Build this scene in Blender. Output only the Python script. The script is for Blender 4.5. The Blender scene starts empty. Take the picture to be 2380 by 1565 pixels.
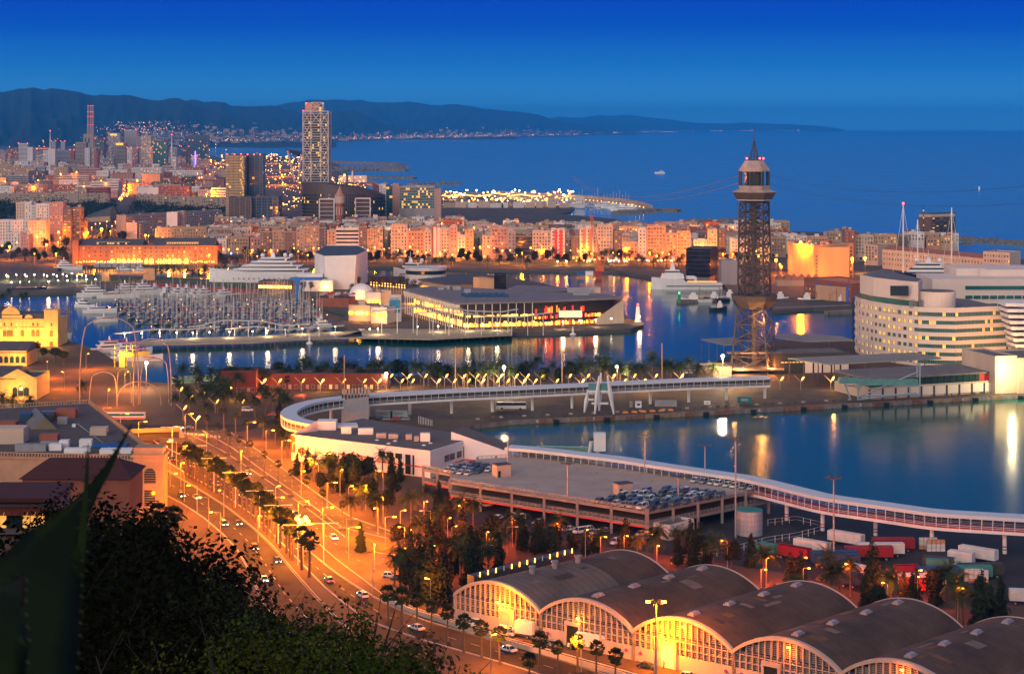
import bpy,math,random
from math import sin,cos,pi,radians,sqrt,atan2,hypot
from mathutils import Vector,Matrix
from mathutils.geometry import tessellate_polygon
R=random.Random(7)
S=bpy.context.scene
COL=S.collection
# ---------------------------------------------------------------- camera, sky, sun, exposure
F,EYE,H,CX=4300.0,290.0,123.0,1189.5      # focal length in picture units,eye level,camera height (m)
cam_d=bpy.data.cameras.new('camera');cam=bpy.data.objects.new('camera',cam_d);COL.objects.link(cam)
cam_d.sensor_width=36;cam_d.lens=36*F/2379
cam.location=(0,0,H);cam.rotation_euler=(pi/2,0,0)
cam_d.shift_y=-(782.5-EYE)/2379
cam_d.dof.use_dof=True;cam_d.dof.focus_distance=900;cam_d.dof.aperture_fstop=9
cam_d.clip_start=0.1;cam_d.clip_end=200000
S.camera=cam
S.render.engine='CYCLES'
S.cycles.max_bounces=5;S.cycles.diffuse_bounces=2;S.cycles.glossy_bounces=3
S.cycles.transmission_bounces=2;S.cycles.volume_bounces=3;S.cycles.transparent_max_bounces=6
S.cycles.caustics_reflective=False;S.cycles.caustics_refractive=False
S.cycles.sample_clamp_indirect=4;S.cycles.sample_clamp_direct=0
S.cycles.use_denoising=True
S.cycles.use_light_tree=True
vs=S.view_settings
vs.view_transform='Standard';vs.look='None';vs.exposure=0.0;vs.gamma=1.0;vs.use_curve_mapping=False
w=bpy.data.worlds.new('World');S.world=w;w.use_nodes=True
nt=w.node_tree;nt.nodes.clear()
N=nt.nodes.new;L=nt.links.new
out=N('ShaderNodeOutputWorld');bg=N('ShaderNodeBackground')
geo=N('ShaderNodeTexCoord');sep=N('ShaderNodeSeparateXYZ');L(geo.outputs['Generated'],sep.inputs[0])
ramp=N('ShaderNodeValToRGB');L(sep.outputs['Z'],ramp.inputs[0])
cr=ramp.color_ramp
stops=[(0.0,(.10,.43,.88)),(0.012,(.06,.35,.78)),(0.03,(.014,.20,.62)),(0.052,(.001,.078,.55)),(0.075,(.0005,.038,.52)),(0.16,(.015,.085,.40)),(0.3,(.05,.14,.38)),(1.0,(.12,.20,.42))]
while len(cr.elements)<len(stops):cr.elements.new(0.5)
for e,(p,c) in zip(cr.elements,stops):e.position=p;e.color=(*c,1)
sky=N('ShaderNodeTexSky');sky.sky_type='NISHITA';sky.sun_disc=False
SUN_EL,SUN_AZ=radians(16),radians(205)
sky.sun_elevation=radians(2.0);sky.sun_rotation=SUN_AZ
sky.air_density=1.4;sky.dust_density=2.0;sky.ozone_density=2.0
dot=N('ShaderNodeVectorMath');dot.operation='DOT_PRODUCT';L(geo.outputs['Generated'],dot.inputs[0])
dot.inputs[1].default_value=(sin(SUN_AZ),cos(SUN_AZ),0.25)
mr=N('ShaderNodeMapRange');mr.interpolation_type='SMOOTHSTEP';L(dot.outputs['Value'],mr.inputs[0])
mr.inputs[1].default_value=-0.35;mr.inputs[2].default_value=0.95
glow=N('ShaderNodeMix');glow.data_type='RGBA';glow.blend_type='MIX'
L(mr.outputs[0],glow.inputs[0]);L(ramp.outputs[0],glow.inputs[6]);glow.inputs[7].default_value=(.80,.62,.54,1)
skm=N('ShaderNodeVectorMath');skm.operation='SCALE';L(sky.outputs[0],skm.inputs[0]);skm.inputs['Scale'].default_value=0.05
skw=N('ShaderNodeVectorMath');skw.operation='SCALE';L(skm.outputs[0],skw.inputs[0]);L(mr.outputs[0],skw.inputs['Scale'])
add=N('ShaderNodeVectorMath');add.operation='ADD';L(glow.outputs[2],add.inputs[0]);L(skw.outputs[0],add.inputs[1])
L(add.outputs[0],bg.inputs[0]);bg.inputs[1].default_value=1.0
L(bg.outputs[0],out.inputs[0])
sun_d=bpy.data.lights.new('sun','SUN');sun_d.energy=1.6;sun_d.angle=radians(36);sun_d.color=(1.0,.87,.83)
sun=bpy.data.objects.new('sun',sun_d);COL.objects.link(sun)
sd=Vector((sin(SUN_AZ)*cos(SUN_EL),cos(SUN_AZ)*cos(SUN_EL),sin(SUN_EL)))
sun.rotation_euler=sd.to_track_quat('Z','Y').to_euler()
# ---------------------------------------------------------------- placing: a bearing and a depression angle give a point on a level plane
ROWS=(156.5,500.7,844.9,1173.5)
def zz(r,c,x,y):return (c*594.6+x/4.0,ROWS[r]+y/4.0)
def W(px,py,z=2.0):
 Y=F*(H-z)/(py-EYE)
 return Vector(((px-CX)*Y/F,Y,z))
def XA(px,Y):return (px-CX)*Y/F
def ZA(py,Y):return H-(py-EYE)*Y/F
def YA(py,z=2.0):return F*(H-z)/(py-EYE)
# ---------------------------------------------------------------- materials
MATS={}
def M(name,col=(.5,.5,.5),rough=.75,var=.15,scale=.4,bump=0.0,metal=0.0,emit=None,es=0.0,rnd=0.0,spec=None,streak=False,samp=False):
 if name in MATS:return MATS[name]
 m=bpy.data.materials.new(name);m.use_nodes=True;MATS[name]=m
 t=m.node_tree;b=t.nodes['Principled BSDF'];n=t.nodes.new;l=t.links.new
 b.inputs['Base Color'].default_value=(*col,1);b.inputs['Roughness'].default_value=rough;b.inputs['Metallic'].default_value=metal
 if spec is not None:b.inputs['Specular IOR Level'].default_value=spec
 if emit is not None:
  b.inputs['Emission Color'].default_value=(*emit,1);b.inputs['Emission Strength'].default_value=es
  m.cycles.emission_sampling='AUTO' if samp else 'NONE'
 if var>0 or rnd>0:
  tc=n('ShaderNodeTexCoord');mp=n('ShaderNodeMapping');l(tc.outputs['Object'],mp.inputs[0])
  if streak:mp.inputs['Scale'].default_value=(1,1,.12)
  no=n('ShaderNodeTexNoise');no.inputs['Scale'].default_value=scale;no.inputs['Detail'].default_value=5;no.inputs['Roughness'].default_value=.65
  l(mp.outputs[0],no.inputs['Vector'])
  r1=n('ShaderNodeMapRange');l(no.outputs[0],r1.inputs[0]);r1.inputs[1].default_value=.3;r1.inputs[2].default_value=.7
  r1.inputs[3].default_value=1-var;r1.inputs[4].default_value=1+var
  mul=n('ShaderNodeVectorMath');mul.operation='SCALE';mul.inputs[0].default_value=col;l(r1.outputs[0],mul.inputs['Scale'])
  src=mul.outputs[0]
  if rnd>0:
   oi=n('ShaderNodeObjectInfo');r2=n('ShaderNodeMapRange');l(oi.outputs['Random'],r2.inputs[0])
   r2.inputs[3].default_value=1-rnd;r2.inputs[4].default_value=1+rnd
   m2=n('ShaderNodeVectorMath');m2.operation='SCALE';l(src,m2.inputs[0]);l(r2.outputs[0],m2.inputs['Scale']);src=m2.outputs[0]
  l(src,b.inputs['Base Color'])
  if bump>0:
   bp=n('ShaderNodeBump');bp.inputs['Strength'].default_value=bump;bp.inputs['Distance'].default_value=.3
   l(no.outputs[0],bp.inputs['Height']);l(bp.outputs[0],b.inputs['Normal'])
 return m
# ---------------------------------------------------------------- mesh building
class MB:
 def __init__(s):s.v=[];s.f=[];s.m=[]
 def add(s,vs_,fs_,m=0):
  o=len(s.v);s.v += [tuple(p) for p in vs_]
  for f in fs_:s.f.append(tuple(i+o for i in f));s.m.append(m)
 def box(s,c,d,rz=0.0,m=0,taper=1.0):
  x,y,z=d[0]/2,d[1]/2,d[2]/2;ca,sa=cos(rz),sin(rz);P=[]
  for k,(i,j) in [(k,q) for k in (-1,1) for q in ((-1,-1),(1,-1),(1,1),(-1,1))]:
   t=taper if k>0 else 1
   P.append((c[0]+i*x*t*ca-j*y*t*sa,c[1]+i*x*t*sa+j*y*t*ca,c[2]+k*z))
  s.add(P,[(3,2,1,0),(4,5,6,7),(0,1,5,4),(1,2,6,5),(2,3,7,6),(3,0,4,7)],m)
 def prism(s,poly,z0,z1,m=0,mt=None,top=True,bot=False):
  poly=list(poly);a=sum(poly[i][0]*poly[(i+1) % len(poly)][1]-poly[(i+1) % len(poly)][0]*poly[i][1] for i in range(len(poly)))
  if a<0:poly.reverse()
  n=len(poly);q0=z0 if isinstance(z0,(list,tuple)) else None
  s.add([(p[0],p[1],z0) for p in poly]+[(p[0],p[1],z1) for p in poly],[(i,(i+1) % n,n+(i+1) % n,n+i) for i in range(n)],m)
  tris=tessellate_polygon([[Vector((p[0],p[1],0)) for p in poly]])
  def up(t):
   A,B,C=(poly[i] for i in t)
   return t if (B[0]-A[0])*(C[1]-A[1])-(B[1]-A[1])*(C[0]-A[0])>0 else t[::-1]
  if top:s.add([(p[0],p[1],z1) for p in poly],[up(tuple(t)) for t in tris],m if mt is None else mt)
  if bot:s.add([(p[0],p[1],z0) for p in poly],[up(tuple(t))[::-1] for t in tris],m)
 def tube(s,pts,r,n=6,m=0,cap=True):
  pts=[Vector(p) for p in pts];rs=r if isinstance(r,(list,tuple)) else [r]*len(pts);P=[];Fc=[]
  up0=Vector((0,0,1))
  for i,p in enumerate(pts):
   d=(pts[min(i+1,len(pts)-1)]-pts[max(i-1,0)]).normalized()
   u=d.cross(up0 if abs(d.z)<.9 else Vector((1,0,0))).normalized();w_=d.cross(u)
   for k in range(n):
    a=2*pi*k/n;P.append(p+(u*cos(a)+w_*sin(a))*rs[i])
  for i in range(len(pts)-1):
   for k in range(n):Fc.append((i*n+k,i*n+(k+1) % n,(i+1)*n+(k+1) % n,(i+1)*n+k))
  if cap:Fc.append(tuple(range(n))[::-1]);Fc.append(tuple(range((len(pts)-1)*n,len(pts)*n)))
  s.add(P,Fc,m)
 def bar(s,a,b,t=.2,m=0,n=4):s.tube([a,b],t/2*1.3,n,m)
 def loft(s,rings,m=0,closed=True,cap=True):
  n=len(rings[0]);P=[p for r in rings for p in r];Fc=[]
  for i in range(len(rings)-1):
   for k in range(n if closed else n-1):Fc.append((i*n+k,i*n+(k+1) % n,(i+1)*n+(k+1) % n,(i+1)*n+k))
  if cap and closed:Fc.append(tuple(range(n))[::-1]);Fc.append(tuple(range((len(rings)-1)*n,len(rings)*n)))
  s.add(P,Fc,m)
 def lathe(s,c,prof,n=12,m=0):
  s.loft([[(c[0]+r*cos(2*pi*k/n),c[1]+r*sin(2*pi*k/n),c[2]+z) for k in range(n)] for r,z in prof],m)
 def ball(s,c,r,n=8,m=0,sz=1.0):
  s.lathe(c,[(r*sin(a)+.001,-r*sz*cos(a)) for a in [pi*i/(n // 2+1) for i in range(n // 2+2)]],n,m)
 def wall(s,p0,p1,z0,z1,t=.3,m=0):
  d=Vector((p1[0]-p0[0],p1[1]-p0[1],0));L_=d.length
  s.box(((p0[0]+p1[0])/2,(p0[1]+p1[1])/2,(z0+z1)/2),(L_,t,z1-z0),atan2(d.y,d.x),m)
 def mesh(s,name,mats):
  me=bpy.data.meshes.new(name);me.from_pydata(s.v,[],s.f)
  for q in (mats if isinstance(mats,(list,tuple)) else [mats]):me.materials.append(q)
  if any(s.m):me.polygons.foreach_set('material_index',s.m)
  me.update();return me
def tag(o,label=None,cat=None,group=None,kind=None):
 if label:o['label']=label
 if cat:o['category']=cat
 if group:o['group']=group
 if kind:o['kind']=kind
 return o
def empty(name,loc,label,cat,group=None,rz=0.0):
 o=bpy.data.objects.new(name,None);COL.objects.link(o);o.location=loc;o.rotation_euler=(0,0,rz);o.empty_display_size=1
 return tag(o,label,cat,group)
def put(name,me,parent=None,loc=(0,0,0),rot=(0,0,0),sc=None):
 o=bpy.data.objects.new(name,me);COL.objects.link(o)
 if parent:o.parent=parent
 o.location=loc;o.rotation_euler=rot
 if sc:o.scale=sc if isinstance(sc,(tuple,list)) else (sc,)*3
 return o
def part(name,mb,mats,parent=None,world=True,kind=None,smooth=False):
 """one mesh object;geometry given in world coordinates is shifted to the parent's base"""
 if parent is not None and world:
  q=parent;off=Vector((0,0,0))
  while q is not None:off += q.location;q=q.parent
  mb.v=[(p[0]-off.x,p[1]-off.y,p[2]-off.z) for p in mb.v]
 me=mb.mesh(name,mats)
 if smooth:me.polygons.foreach_set('use_smooth',[True]*len(me.polygons))
 o=put(name,me,parent)
 if kind:o['kind']=kind
 return o
def rel(parent,p):return (p[0]-parent.location.x,p[1]-parent.location.y,p[2]-parent.location.z)
def copy_tree(o,parent=None):
 c=o.copy();COL.objects.link(c)
 if parent:c.parent=parent
 for ch in KIDS.get(o.name,list(o.children)):copy_tree(ch,c)
 return c
KIDS={}
def dup(o,loc,rz=0.0,label=None,group=None,sc=None):
 """a copy of a thing with copies of its parts and sub-parts"""
 if o.name not in KIDS:memo(o)
 c=copy_tree(o);c.location=loc;c.rotation_euler=(0,0,rz)
 if sc:c.scale=sc if isinstance(sc,(tuple,list)) else (sc,)*3
 if label:c['label']=label
 if group:c['group']=group
 return c
def memo(o):
 KIDS[o.name]=list(o.children)
 for ch in KIDS[o.name]:memo(ch)
ORDS='first second third fourth fifth sixth seventh eighth ninth tenth eleventh twelfth thirteenth fourteenth fifteenth sixteenth seventeenth eighteenth nineteenth twentieth'.split()
def ordn(i):
 k=i+1;h=''
 if k>100:h='hundred and ';k -= 100
 if k == 100:return 'hundredth'
 if k <= 20:return h+ORDS[k-1]
 t='twenty thirty forty fifty sixty seventy eighty ninety'.split()[k // 10-2]
 return h+(t[:-1]+'ieth' if k % 10 == 0 else t+'-'+ORDS[k % 10-1])
def lamp(name,parent,loc,power,col,radius=.5):
 d=bpy.data.lights.new(name,'POINT');d.energy=power;d.color=col;d.shadow_soft_size=radius
 o=bpy.data.objects.new(name,d);COL.objects.link(o);o.parent=parent;o.location=loc
 return o
SOD=(1.0,.215,.001);AMB=(1.0,.36,.04);WARM=(1.0,.70,.36)
HAZE=5e-5
# ---------------------------------------------------------------- palette
def water_mat(name,col,rough,sc,bump):
 m=bpy.data.materials.new(name);m.use_nodes=True;t=m.node_tree;b=t.nodes['Principled BSDF'];n=t.nodes.new;l=t.links.new
 b.inputs['Base Color'].default_value=(*col,1);b.inputs['Roughness'].default_value=rough;b.inputs['IOR'].default_value=1.36
 tc=n('ShaderNodeTexCoord');mp=n('ShaderNodeMapping');l(tc.outputs['Object'],mp.inputs[0]);mp.inputs['Scale'].default_value=(sc,sc*.6,sc)
 a=n('ShaderNodeTexNoise');a.inputs['Scale'].default_value=1;a.inputs['Detail'].default_value=3;l(mp.outputs[0],a.inputs['Vector'])
 bp=n('ShaderNodeBump');bp.inputs['Strength'].default_value=bump;bp.inputs['Distance'].default_value=.12
 l(a.outputs[0],bp.inputs['Height']);l(bp.outputs[0],b.inputs['Normal'])
 c=n('ShaderNodeTexNoise');c.inputs['Scale'].default_value=.012;c.inputs['Detail'].default_value=4;l(tc.outputs['Object'],c.inputs['Vector'])
 r=n('ShaderNodeMapRange');l(c.outputs[0],r.inputs[0]);r.inputs[1].default_value=.35;r.inputs[2].default_value=.65
 r.inputs[3].default_value=rough*.8;r.inputs[4].default_value=rough*1.3;l(r.outputs[0],b.inputs['Roughness'])
 return m
WATER=water_mat('sea_water',(.002,.075,.065),.15,.55,.2)
PAVE=M('paving',(.10,.068,.05),.85,.18,.05,bump=.05,spec=.12)
QUAY=M('quay_concrete',(.22,.165,.13),.9,.35,.25,bump=.4,streak=False)
ASPH=M('asphalt',(.042,.037,.034),.8,.42,.12,spec=.12)
ASPH2=M('worn_asphalt',(.085,.07,.058),.8,.35,.10,spec=.12)
YARD=M('yard_asphalt',(.042,.04,.045),.85,.22,.06,spec=.12)
WHITEL=M('road_paint',(.32,.3,.26),.7,.1)
GRASS=M('lawn',(.05,.085,.02),.9,.3,.5)
KERB=M('kerb_stone',(.35,.31,.27),.8,.1)
ROCK=M('breakwater_rock',(.17,.145,.125),.9,.3,.3)
SAND=M('beach_sand',(.26,.2,.14),.9,.1)
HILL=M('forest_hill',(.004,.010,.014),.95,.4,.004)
CITYG=M('city_ground',(.10,.085,.075),.9,.25,.02,spec=.12)
SOIL=M('dry_soil',(.04,.035,.02),.95,.3,.5)
def structure(name,mb,mats):return part(name,mb,mats,kind='structure')
def pxpoly(pts,z=2.0):return [tuple(W(a,b,z)[:2]) for a,b in pts]
SEA=water_mat('open_sea',(.09,.30,.40),.16,.3,.25)
mb=MB();n=48;arc=[(XA(x,1),x) for x in ()]
a0,a1=-.218,.318
pts=[(40700*sin(a0+(a1-a0)*k/n),40700*cos(a0+(a1-a0)*k/n)) for k in range(n+1)]
pts=[(-8800,-450),(12700,-450)]+pts[::-1]
mb.prism(pts,-.9,0);structure('sea',mb,SEA)
mb=MB();mb.prism(pxpoly([(-450,600),(1300,560),(1421,600),(1700,640),(2500,650),(2500,1500),(-450,1200)],.05),-.5,.05);structure('harbour_water',mb,WATER)
mb=MB()
A=[(-500,344),(485,344),(395,354),(485,361),(520,368),(627,362),(700,368),(767,374),(790,384),(770,394),(805,403),(812,416),(850,424),(852,440),(900,446),(1027,449),(1100,452),(1145,458),(1240,470),(1335,482),(1326,492),(1297,497),(1427,508),(1452,515),(1501,520),(1714,516),(1784,524),(1800,535),(1934,541),(2100,560),(2209,583),(2346,600),(2560,618),(2560,742),(2100,716),(1984,716),(1890,716),(1799,722),(1790,705),(1712,700),(1690,672),(1680,655),(1531,647),(1421,627),(1189,628),(857,619),(500,613),(150,618),(130,628),(160,637),(350,641),(480,649),(600,656),(730,651),(900,641),(1114,634),(1150,641),(1250,655),(1350,682),(1450,722),(1454,738),(1496,748),(1494,754),(1466,764),(1300,771),(1189,773),(882,780),(838,772),(770,751),(812,728),(735,708),(725,697),(600,690),(350,674),(175,677),(90,679),(-500,690)]
mb.prism(pxpoly(A),-2,2,0)
structure('city_ground',mb,CITYG)
mb=MB()
FARC=[(-700,344),(485,344),(485,333.5),(595,331.5),(767,329),(895,325),(1190,319),(1329,316.5),(1439,310.5),(1664,306.5),(1899,304.8),(1899,304.2),(900,304.2),(-700,304.2)]
mb.prism(pxpoly(FARC,4),-2,4,0)
structure('far_coast_ground',mb,CITYG)
mb=MB()
B_=[(-500,706),(0,708),(60,724),(136,750),(140,784),(175,797),(225,812),(307,862),(318,884),(400,890),(900,874),(1200,863),(1640,846),(1800,790),(1990,786),(2560,770),(2560,903),(2379,915),(1784,946),(1449,964),(1189,975),(1096,986),(1092,996),(1180,1030),(1450,1090),(1784,1166),(1879,1185),(2241,1190),(2560,1204),(2560,1900),(-500,1900)]
mb.prism(pxpoly(B_),-2,2,0,1)
structure('port_ground',mb,[QUAY,PAVE])
def strip(name,Lp,Rp,z,mat,kerb=False,nm=24):
 """a sheet between two edges given by their bearings"""
 def res(pts):
  P=[W(a,b,2.0) for a,b in pts];d=[0]
  for i in range(1,len(P)):d.append(d[-1]+(P[i]-P[i-1]).length)
  o=[]
  for k in range(nm+1):
   t=d[-1]*k/nm;i=max(j for j in range(len(d)) if d[j] <= t+1e-6);i=min(i,len(P)-2)
   o.append(P[i].lerp(P[i+1],(t-d[i])/max(d[i+1]-d[i],1e-6)))
  return o
 a,b=res(Lp),res(Rp);mb=MB()
 mb.add([(p.x,p.y,z) for p in a]+[(p.x,p.y,z) for p in b],[(i,nm+1+i,nm+2+i,i+1) if True else 0 for i in range(nm)])
 f=mb.f[0];
 A0,B0,C0=(Vector(mb.v[i]) for i in f[:3])
 if (B0-A0).cross(C0-A0).z<0:mb.f=[q[::-1] for q in mb.f]
 o=structure(name,mb,mat)
 if kerb:
  k_=MB()
  for e in (a,b):
   for i in range(nm):k_.wall(e[i],e[i+1],2.0,2.13,.35)
  ko=part('kerb',k_,KERB,o,world=0,kind='stuff')
 return o,a,b
yard=MB();yard.prism(pxpoly([(1620,1175),(1784,1168),(1879,1187),(2241,1193),(2540,1205),(2540,1420),(2379,1400),(2050,1390),(1820,1330),(1560,1290),(1300,1255),(1060,1215),(990,1140),(1080,1130)]),1.99,2.008,0)
structure('container_yard',yard,YARD)
qy=MB();qy.prism(pxpoly([(760,960),(1000,985),(1189,971),(1449,960),(1784,943),(2379,912),(2540,904),(2540,880),(1784,905),(1189,938),(760,950)]),1.99,2.008,0)
structure('quay_road',qy,ASPH2)
road_a,ea,eb=strip('expressway',[(366,1140),(420,1168),(470,1200),(517,1240),(550,1275),(575,1320),(610,1400),(700,1500)],[(366,1079),(450,1128),(530,1178),(595,1230),(640,1273),(672,1313),(740,1390),(820,1470)],2.012,ASPH,True)
road_b,ba,bb=strip('tunnel_road',[(352,1052),(372,1062),(436,1102),(517,1146),(600,1205),(688,1295),(760,1370),(850,1440),(960,1480),(1189,1545),(1330,1590)],[(352,1020),(372,1033),(450,1070),(540,1127),(610,1181),(690,1256),(774,1325),(850,1375),(900,1402),(990,1442),(1100,1472),(1300,1530),(1480,1590)],2.012,ASPH,True,40)
road_c,ca_,cb_=strip('avenue',[(415,1020),(470,1050),(560,1110),(630,1163),(700,1225),(780,1298),(850,1350),(905,1393)],[(440,1008),(520,1048),(595,1098),(690,1163),(777,1228),(830,1268),(880,1285),(960,1292)],2.012,ASPH2,True)
road_d,da_,db_=strip('service_road',[(470,1000),(540,1040),(604,1088),(704,1158),(792,1225),(900,1250)],[(530,1000),(598,1045),(735,1145),(812,1200),(920,1238)],2.012,ASPH2,True)
road_e,e1,e2=strip('cross_street',[(260,1003),(420,1004),(560,1002),(640,985)],[(250,985),(400,986),(560,985),(640,972)],2.008,ASPH)
prom,q1,q2=strip('boulevard_road',[(-100,607),(150,600),(500,602),(1000,612),(1700,628),(1850,640)],[(-100,596),(150,592),(500,594),(1000,603),(1700,617),(1850,628)],2.012,ASPH,False,30)
def dashes(road,a,b,fr,on=3,off=5,wdt=.25,z=2.02,skip=0):
 mb=MB()
 for f in fr:
  c=[p.lerp(q,f) for p,q in zip(a,b)];acc=0;i=0;pos=0.0;seg=[]
  tot=sum((c[k+1]-c[k]).length for k in range(len(c)-1));t=0
  while t<tot-on:
   def at(s):
    for k in range(len(c)-1):
     l_=(c[k+1]-c[k]).length
     if s <= l_:return c[k].lerp(c[k+1],s/l_)
     s -= l_
    return c[-1]
   p,q=at(t),at(t+on);d=(q-p).normalized();nn=Vector((-d.y,d.x,0))*wdt/2
   mb.add([(p-nn)[:2]+(z,),(q-nn)[:2]+(z,),(q+nn)[:2]+(z,),(p+nn)[:2]+(z,)],[(0,1,2,3)]);t += on+off
 part('lane_marking',mb,WHITEL,road,world=0,kind='stuff')
dashes(road_a,ea,eb,(.5,));dashes(road_a,ea,eb,(.04,.96),12,.01,.18)
dashes(road_b,ba,bb,(.5,));dashes(road_b,ba,bb,(.05,.95),12,.01,.18)
dashes(road_c,ca_,cb_,(.5,),2,9);dashes(road_d,da_,db_,(.35,.65),2,8)
mb=MB()
for k in range(10):
 p=W(428+k*9,1006+k*.9,2.02);mb.box((p.x,p.y,2.022),(1.0,5,.004),.2)
part('crosswalk_bar',mb,WHITEL,road_e,world=0,kind='stuff')
mb=MB();mb.prism(pxpoly([(800,1245),(830,1278),(850,1283),(905,1277),(890,1262),(840,1245)]),2.0,2.15)
structure('traffic_island_lawn',mb,GRASS)
mb=MB();mb.prism(pxpoly([(0,655),(0,648),(200,650),(370,643),(560,654),(595,664),(590,668),(360,650),(200,657)]),2.0,2.2)
structure('quay_lawn',mb,GRASS)
mb=MB();mb.prism(pxpoly([(850,608),(1300,618),(1420,623),(1400,612),(900,603)]),2.0,2.15)
structure('promenade_lawn',mb,GRASS)
mb=MB();mb.prism(pxpoly([(812,412),(850,428),(900,441),(960,444),(930,436),(880,426),(862,418)]),1.0,2.3)
structure('beach',mb,SAND)
def rocks(name,pts,wdt,h,label,sz=3.0,dens=1.0,z=0):
 mb=MB();P=[W(a,b,0) for a,b in pts]
 for i in range(len(P)-1):
  d=P[i+1]-P[i];n_=int(d.length/sz*max(1,wdt/sz)*dens);u=d.normalized();nn=Vector((-u.y,u.x,0))
  core=[(P[i]+nn*wdt*.35),(P[i+1]+nn*wdt*.35),(P[i+1]-nn*wdt*.35),(P[i]-nn*wdt*.35)]
  mb.prism([c[:2] for c in core],-1,h*.7)
  for k in range(n_):
   t=R.random();s=R.uniform(-1,1);p=P[i]+d*t+nn*s*wdt/2;q=sz*R.uniform(.5,1.3)
   mb.box((p.x,p.y,h*(1-abs(s))*.8+.2),(q,q*R.uniform(.6,1),q*R.uniform(.5,.9)),R.uniform(0,3),0,R.uniform(.5,.9))
 o=part(name,mb,ROCK);tag(o,label,'breakwater');return o
rocks('breakwater',[(1430,497),(1480,495),(1530,490),(1577,491)],26,4,'dark rock breakwater tail reaching right from the lit marina mole',4)
rocks('breakwater',[(955,429),(1000,428),(1068,427)],26,4,'long low rock groyne just above the blue glass hotel',5)
rocks('breakwater',[(767,379),(850,381),(930,384)],40,7,'pale concrete mole with green beacon, farthest of the beach piers',6)
rocks('breakwater',[(770,392),(850,391),(948,390.5)],30,5,'dark rock groyne second below the pale mole',6)
rocks('breakwater',[(770,399),(880,396),(945,397)],30,5,'broken rock groyne third below the pale mole',6)
rocks('breakwater',[(850,413),(900,414),(965,414.5)],26,4,'rock groyne beside the small white beach station',5)
rocks('breakwater',[(2224,557),(2300,562),(2379,568),(2480,575)],14,4,'rock breakwater off the coast at the right edge',3)
rocks('breakwater',[(2194,567),(2260,568)],5,1,'thin submerged reef line near the brown tower block',3,.6)
rocks('breakwater',[(1600,514),(1714,513),(1784,523),(1832,525)],14,3,'low rock sea wall behind the crane and cable tower',4)
mo=empty('marina_mole',W(1359,459,0),'curved pale mole with a lit parapet round the far marina','mole')
mb=MB();P=[W(a,b,0) for a,b in [(1027,450),(1145,451),(1270,457),(1359,462),(1439,470),(1490,478),(1520,488),(1500,494),(1440,495.5),(1435,492),(1480,487),(1470,481),(1420,475),(1340,468),(1250,464),(1145,459),(1027,458)]]
mb.prism([p[:2] for p in P],-1,3);part('deck',mb,M('mole_stone',(.34,.27,.2),.9,.2,.1),mo)
mb=MB();P=[W(a,b,3) for a,b in [(1145,450),(1270,456),(1359,461),(1439,468),(1490,476),(1515,485)]]
for i in range(len(P)-1):mb.wall(P[i],P[i+1],3,8,1.5)
part('parapet',mb,M('mole_stone2',(.36,.29,.23),.9,.2,.1),mo)
# ---------------------------------------------------------------- hills
def interp(pts,x):
 if x <= pts[0][0]:return pts[0][1]
 for (a,b),(c,d) in zip(pts,pts[1:]):
  if x <= c:return b+(d-b)*(x-a)/(c-a)
 return pts[-1][1]
from mathutils import noise
def hill(name,pts,Y0,Yb,x0,x1,seed,base_z=3):
 mb=MB();nx=int((x1-x0)/5);nt_=22;G=[]
 for j in range(nt_+1):
  t=j/nt_
  for i in range(nx+1):
   px=x0+(x1-x0)*i/nx;u=(px-CX)/F
   zr=H-(interp(pts,px)-EYE)*Y0/F
   if t <= .8:
    s=t/.8;yb=Yb(px) if callable(Yb) else Yb
    Y=yb+(Y0-yb)*s
    base=s ** 1.7
    fold=noise.fractal(Vector((px*.02+seed,s*2.2,seed)),.8,2.1,4)*.34*sin(pi*s) ** .7
    z=base_z+(zr-base_z)*max(0,base+fold*(1-s*.4))
    ang=(H-z)/Y;lim=(H-zr)/Y0
    if ang<lim+.0006*(1-s):z=H-(lim+.0006*(1-s))*Y
    if j == 0:z=base_z-5
   else:
    s=(t-.8)/.2;Y=Y0+(Y0-9000)*.3*s+300*s;z=zr*(1-s)+base_z*s
    if s>0:z=min(z,H-(H-zr)/Y0*Y-3)
   G.append((u*Y,Y,z))
 W_=nx+1
 mb.add(G,[(j*W_+i,j*W_+i+1,(j+1)*W_+i+1,(j+1)*W_+i) for j in range(nt_) for i in range(nx)])
 o=part(name,mb,HILL,smooth=True);o['kind']='structure';return o
r1=[(-300,225),(-100,214),(0,209),(40,198.5),(62,200),(82,199.5),(100,204),(117,198.5),(145,199.5),(180,209.5),(220,215),(250,213.5),(268,216),(307,215),(350,224),(375,228),(425,232),(480,246),(540,262),(595,276),(650,290),(720,305),(780,320)]
r2=[(250,240),(380,228.5),(405,223),(432,226.5),(447,224),(475,231.5),(525,236),(537,241.5),(562,243),(595,245),(615,244),(632,241),(645,244),(665,252),(700,260),(767,256.5),(820,254),(835,256.5),(857,269),(882,281),(920,293),(995,300),(1100,307),(1200,312)]
r3=[(560,252),(645,242),(670,236),(701,231),(715,225),(730,225),(757,228),(775,227),(802,229.5),(840,227),(862,231),(907,232),(965,235),(980,235),(1005,240),(1025,242),(1062,239),(1085,243),(1122,251),(1189,256),(1239,261.5),(1259,266),(1277,273.5),(1320,283),(1400,297),(1480,302)]
r4=[(1150,272),(1230,269),(1277,273),(1299,269.5),(1324,272),(1359,271),(1394,264.5),(1422,267),(1442,265),(1474,266.5),(1504,271.5),(1539,274.5),(1564,276),(1602,283),(1639,285),(1689,286.5),(1727,283),(1784,286.5),(1860,289),(1909,292),(1960,300)]
hill('far_hills',r4,36000,lambda px:min(33500,528900/max(13.8,interp(FARC[2:11],px)-290)+900),1150,1960,4.1)
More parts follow.
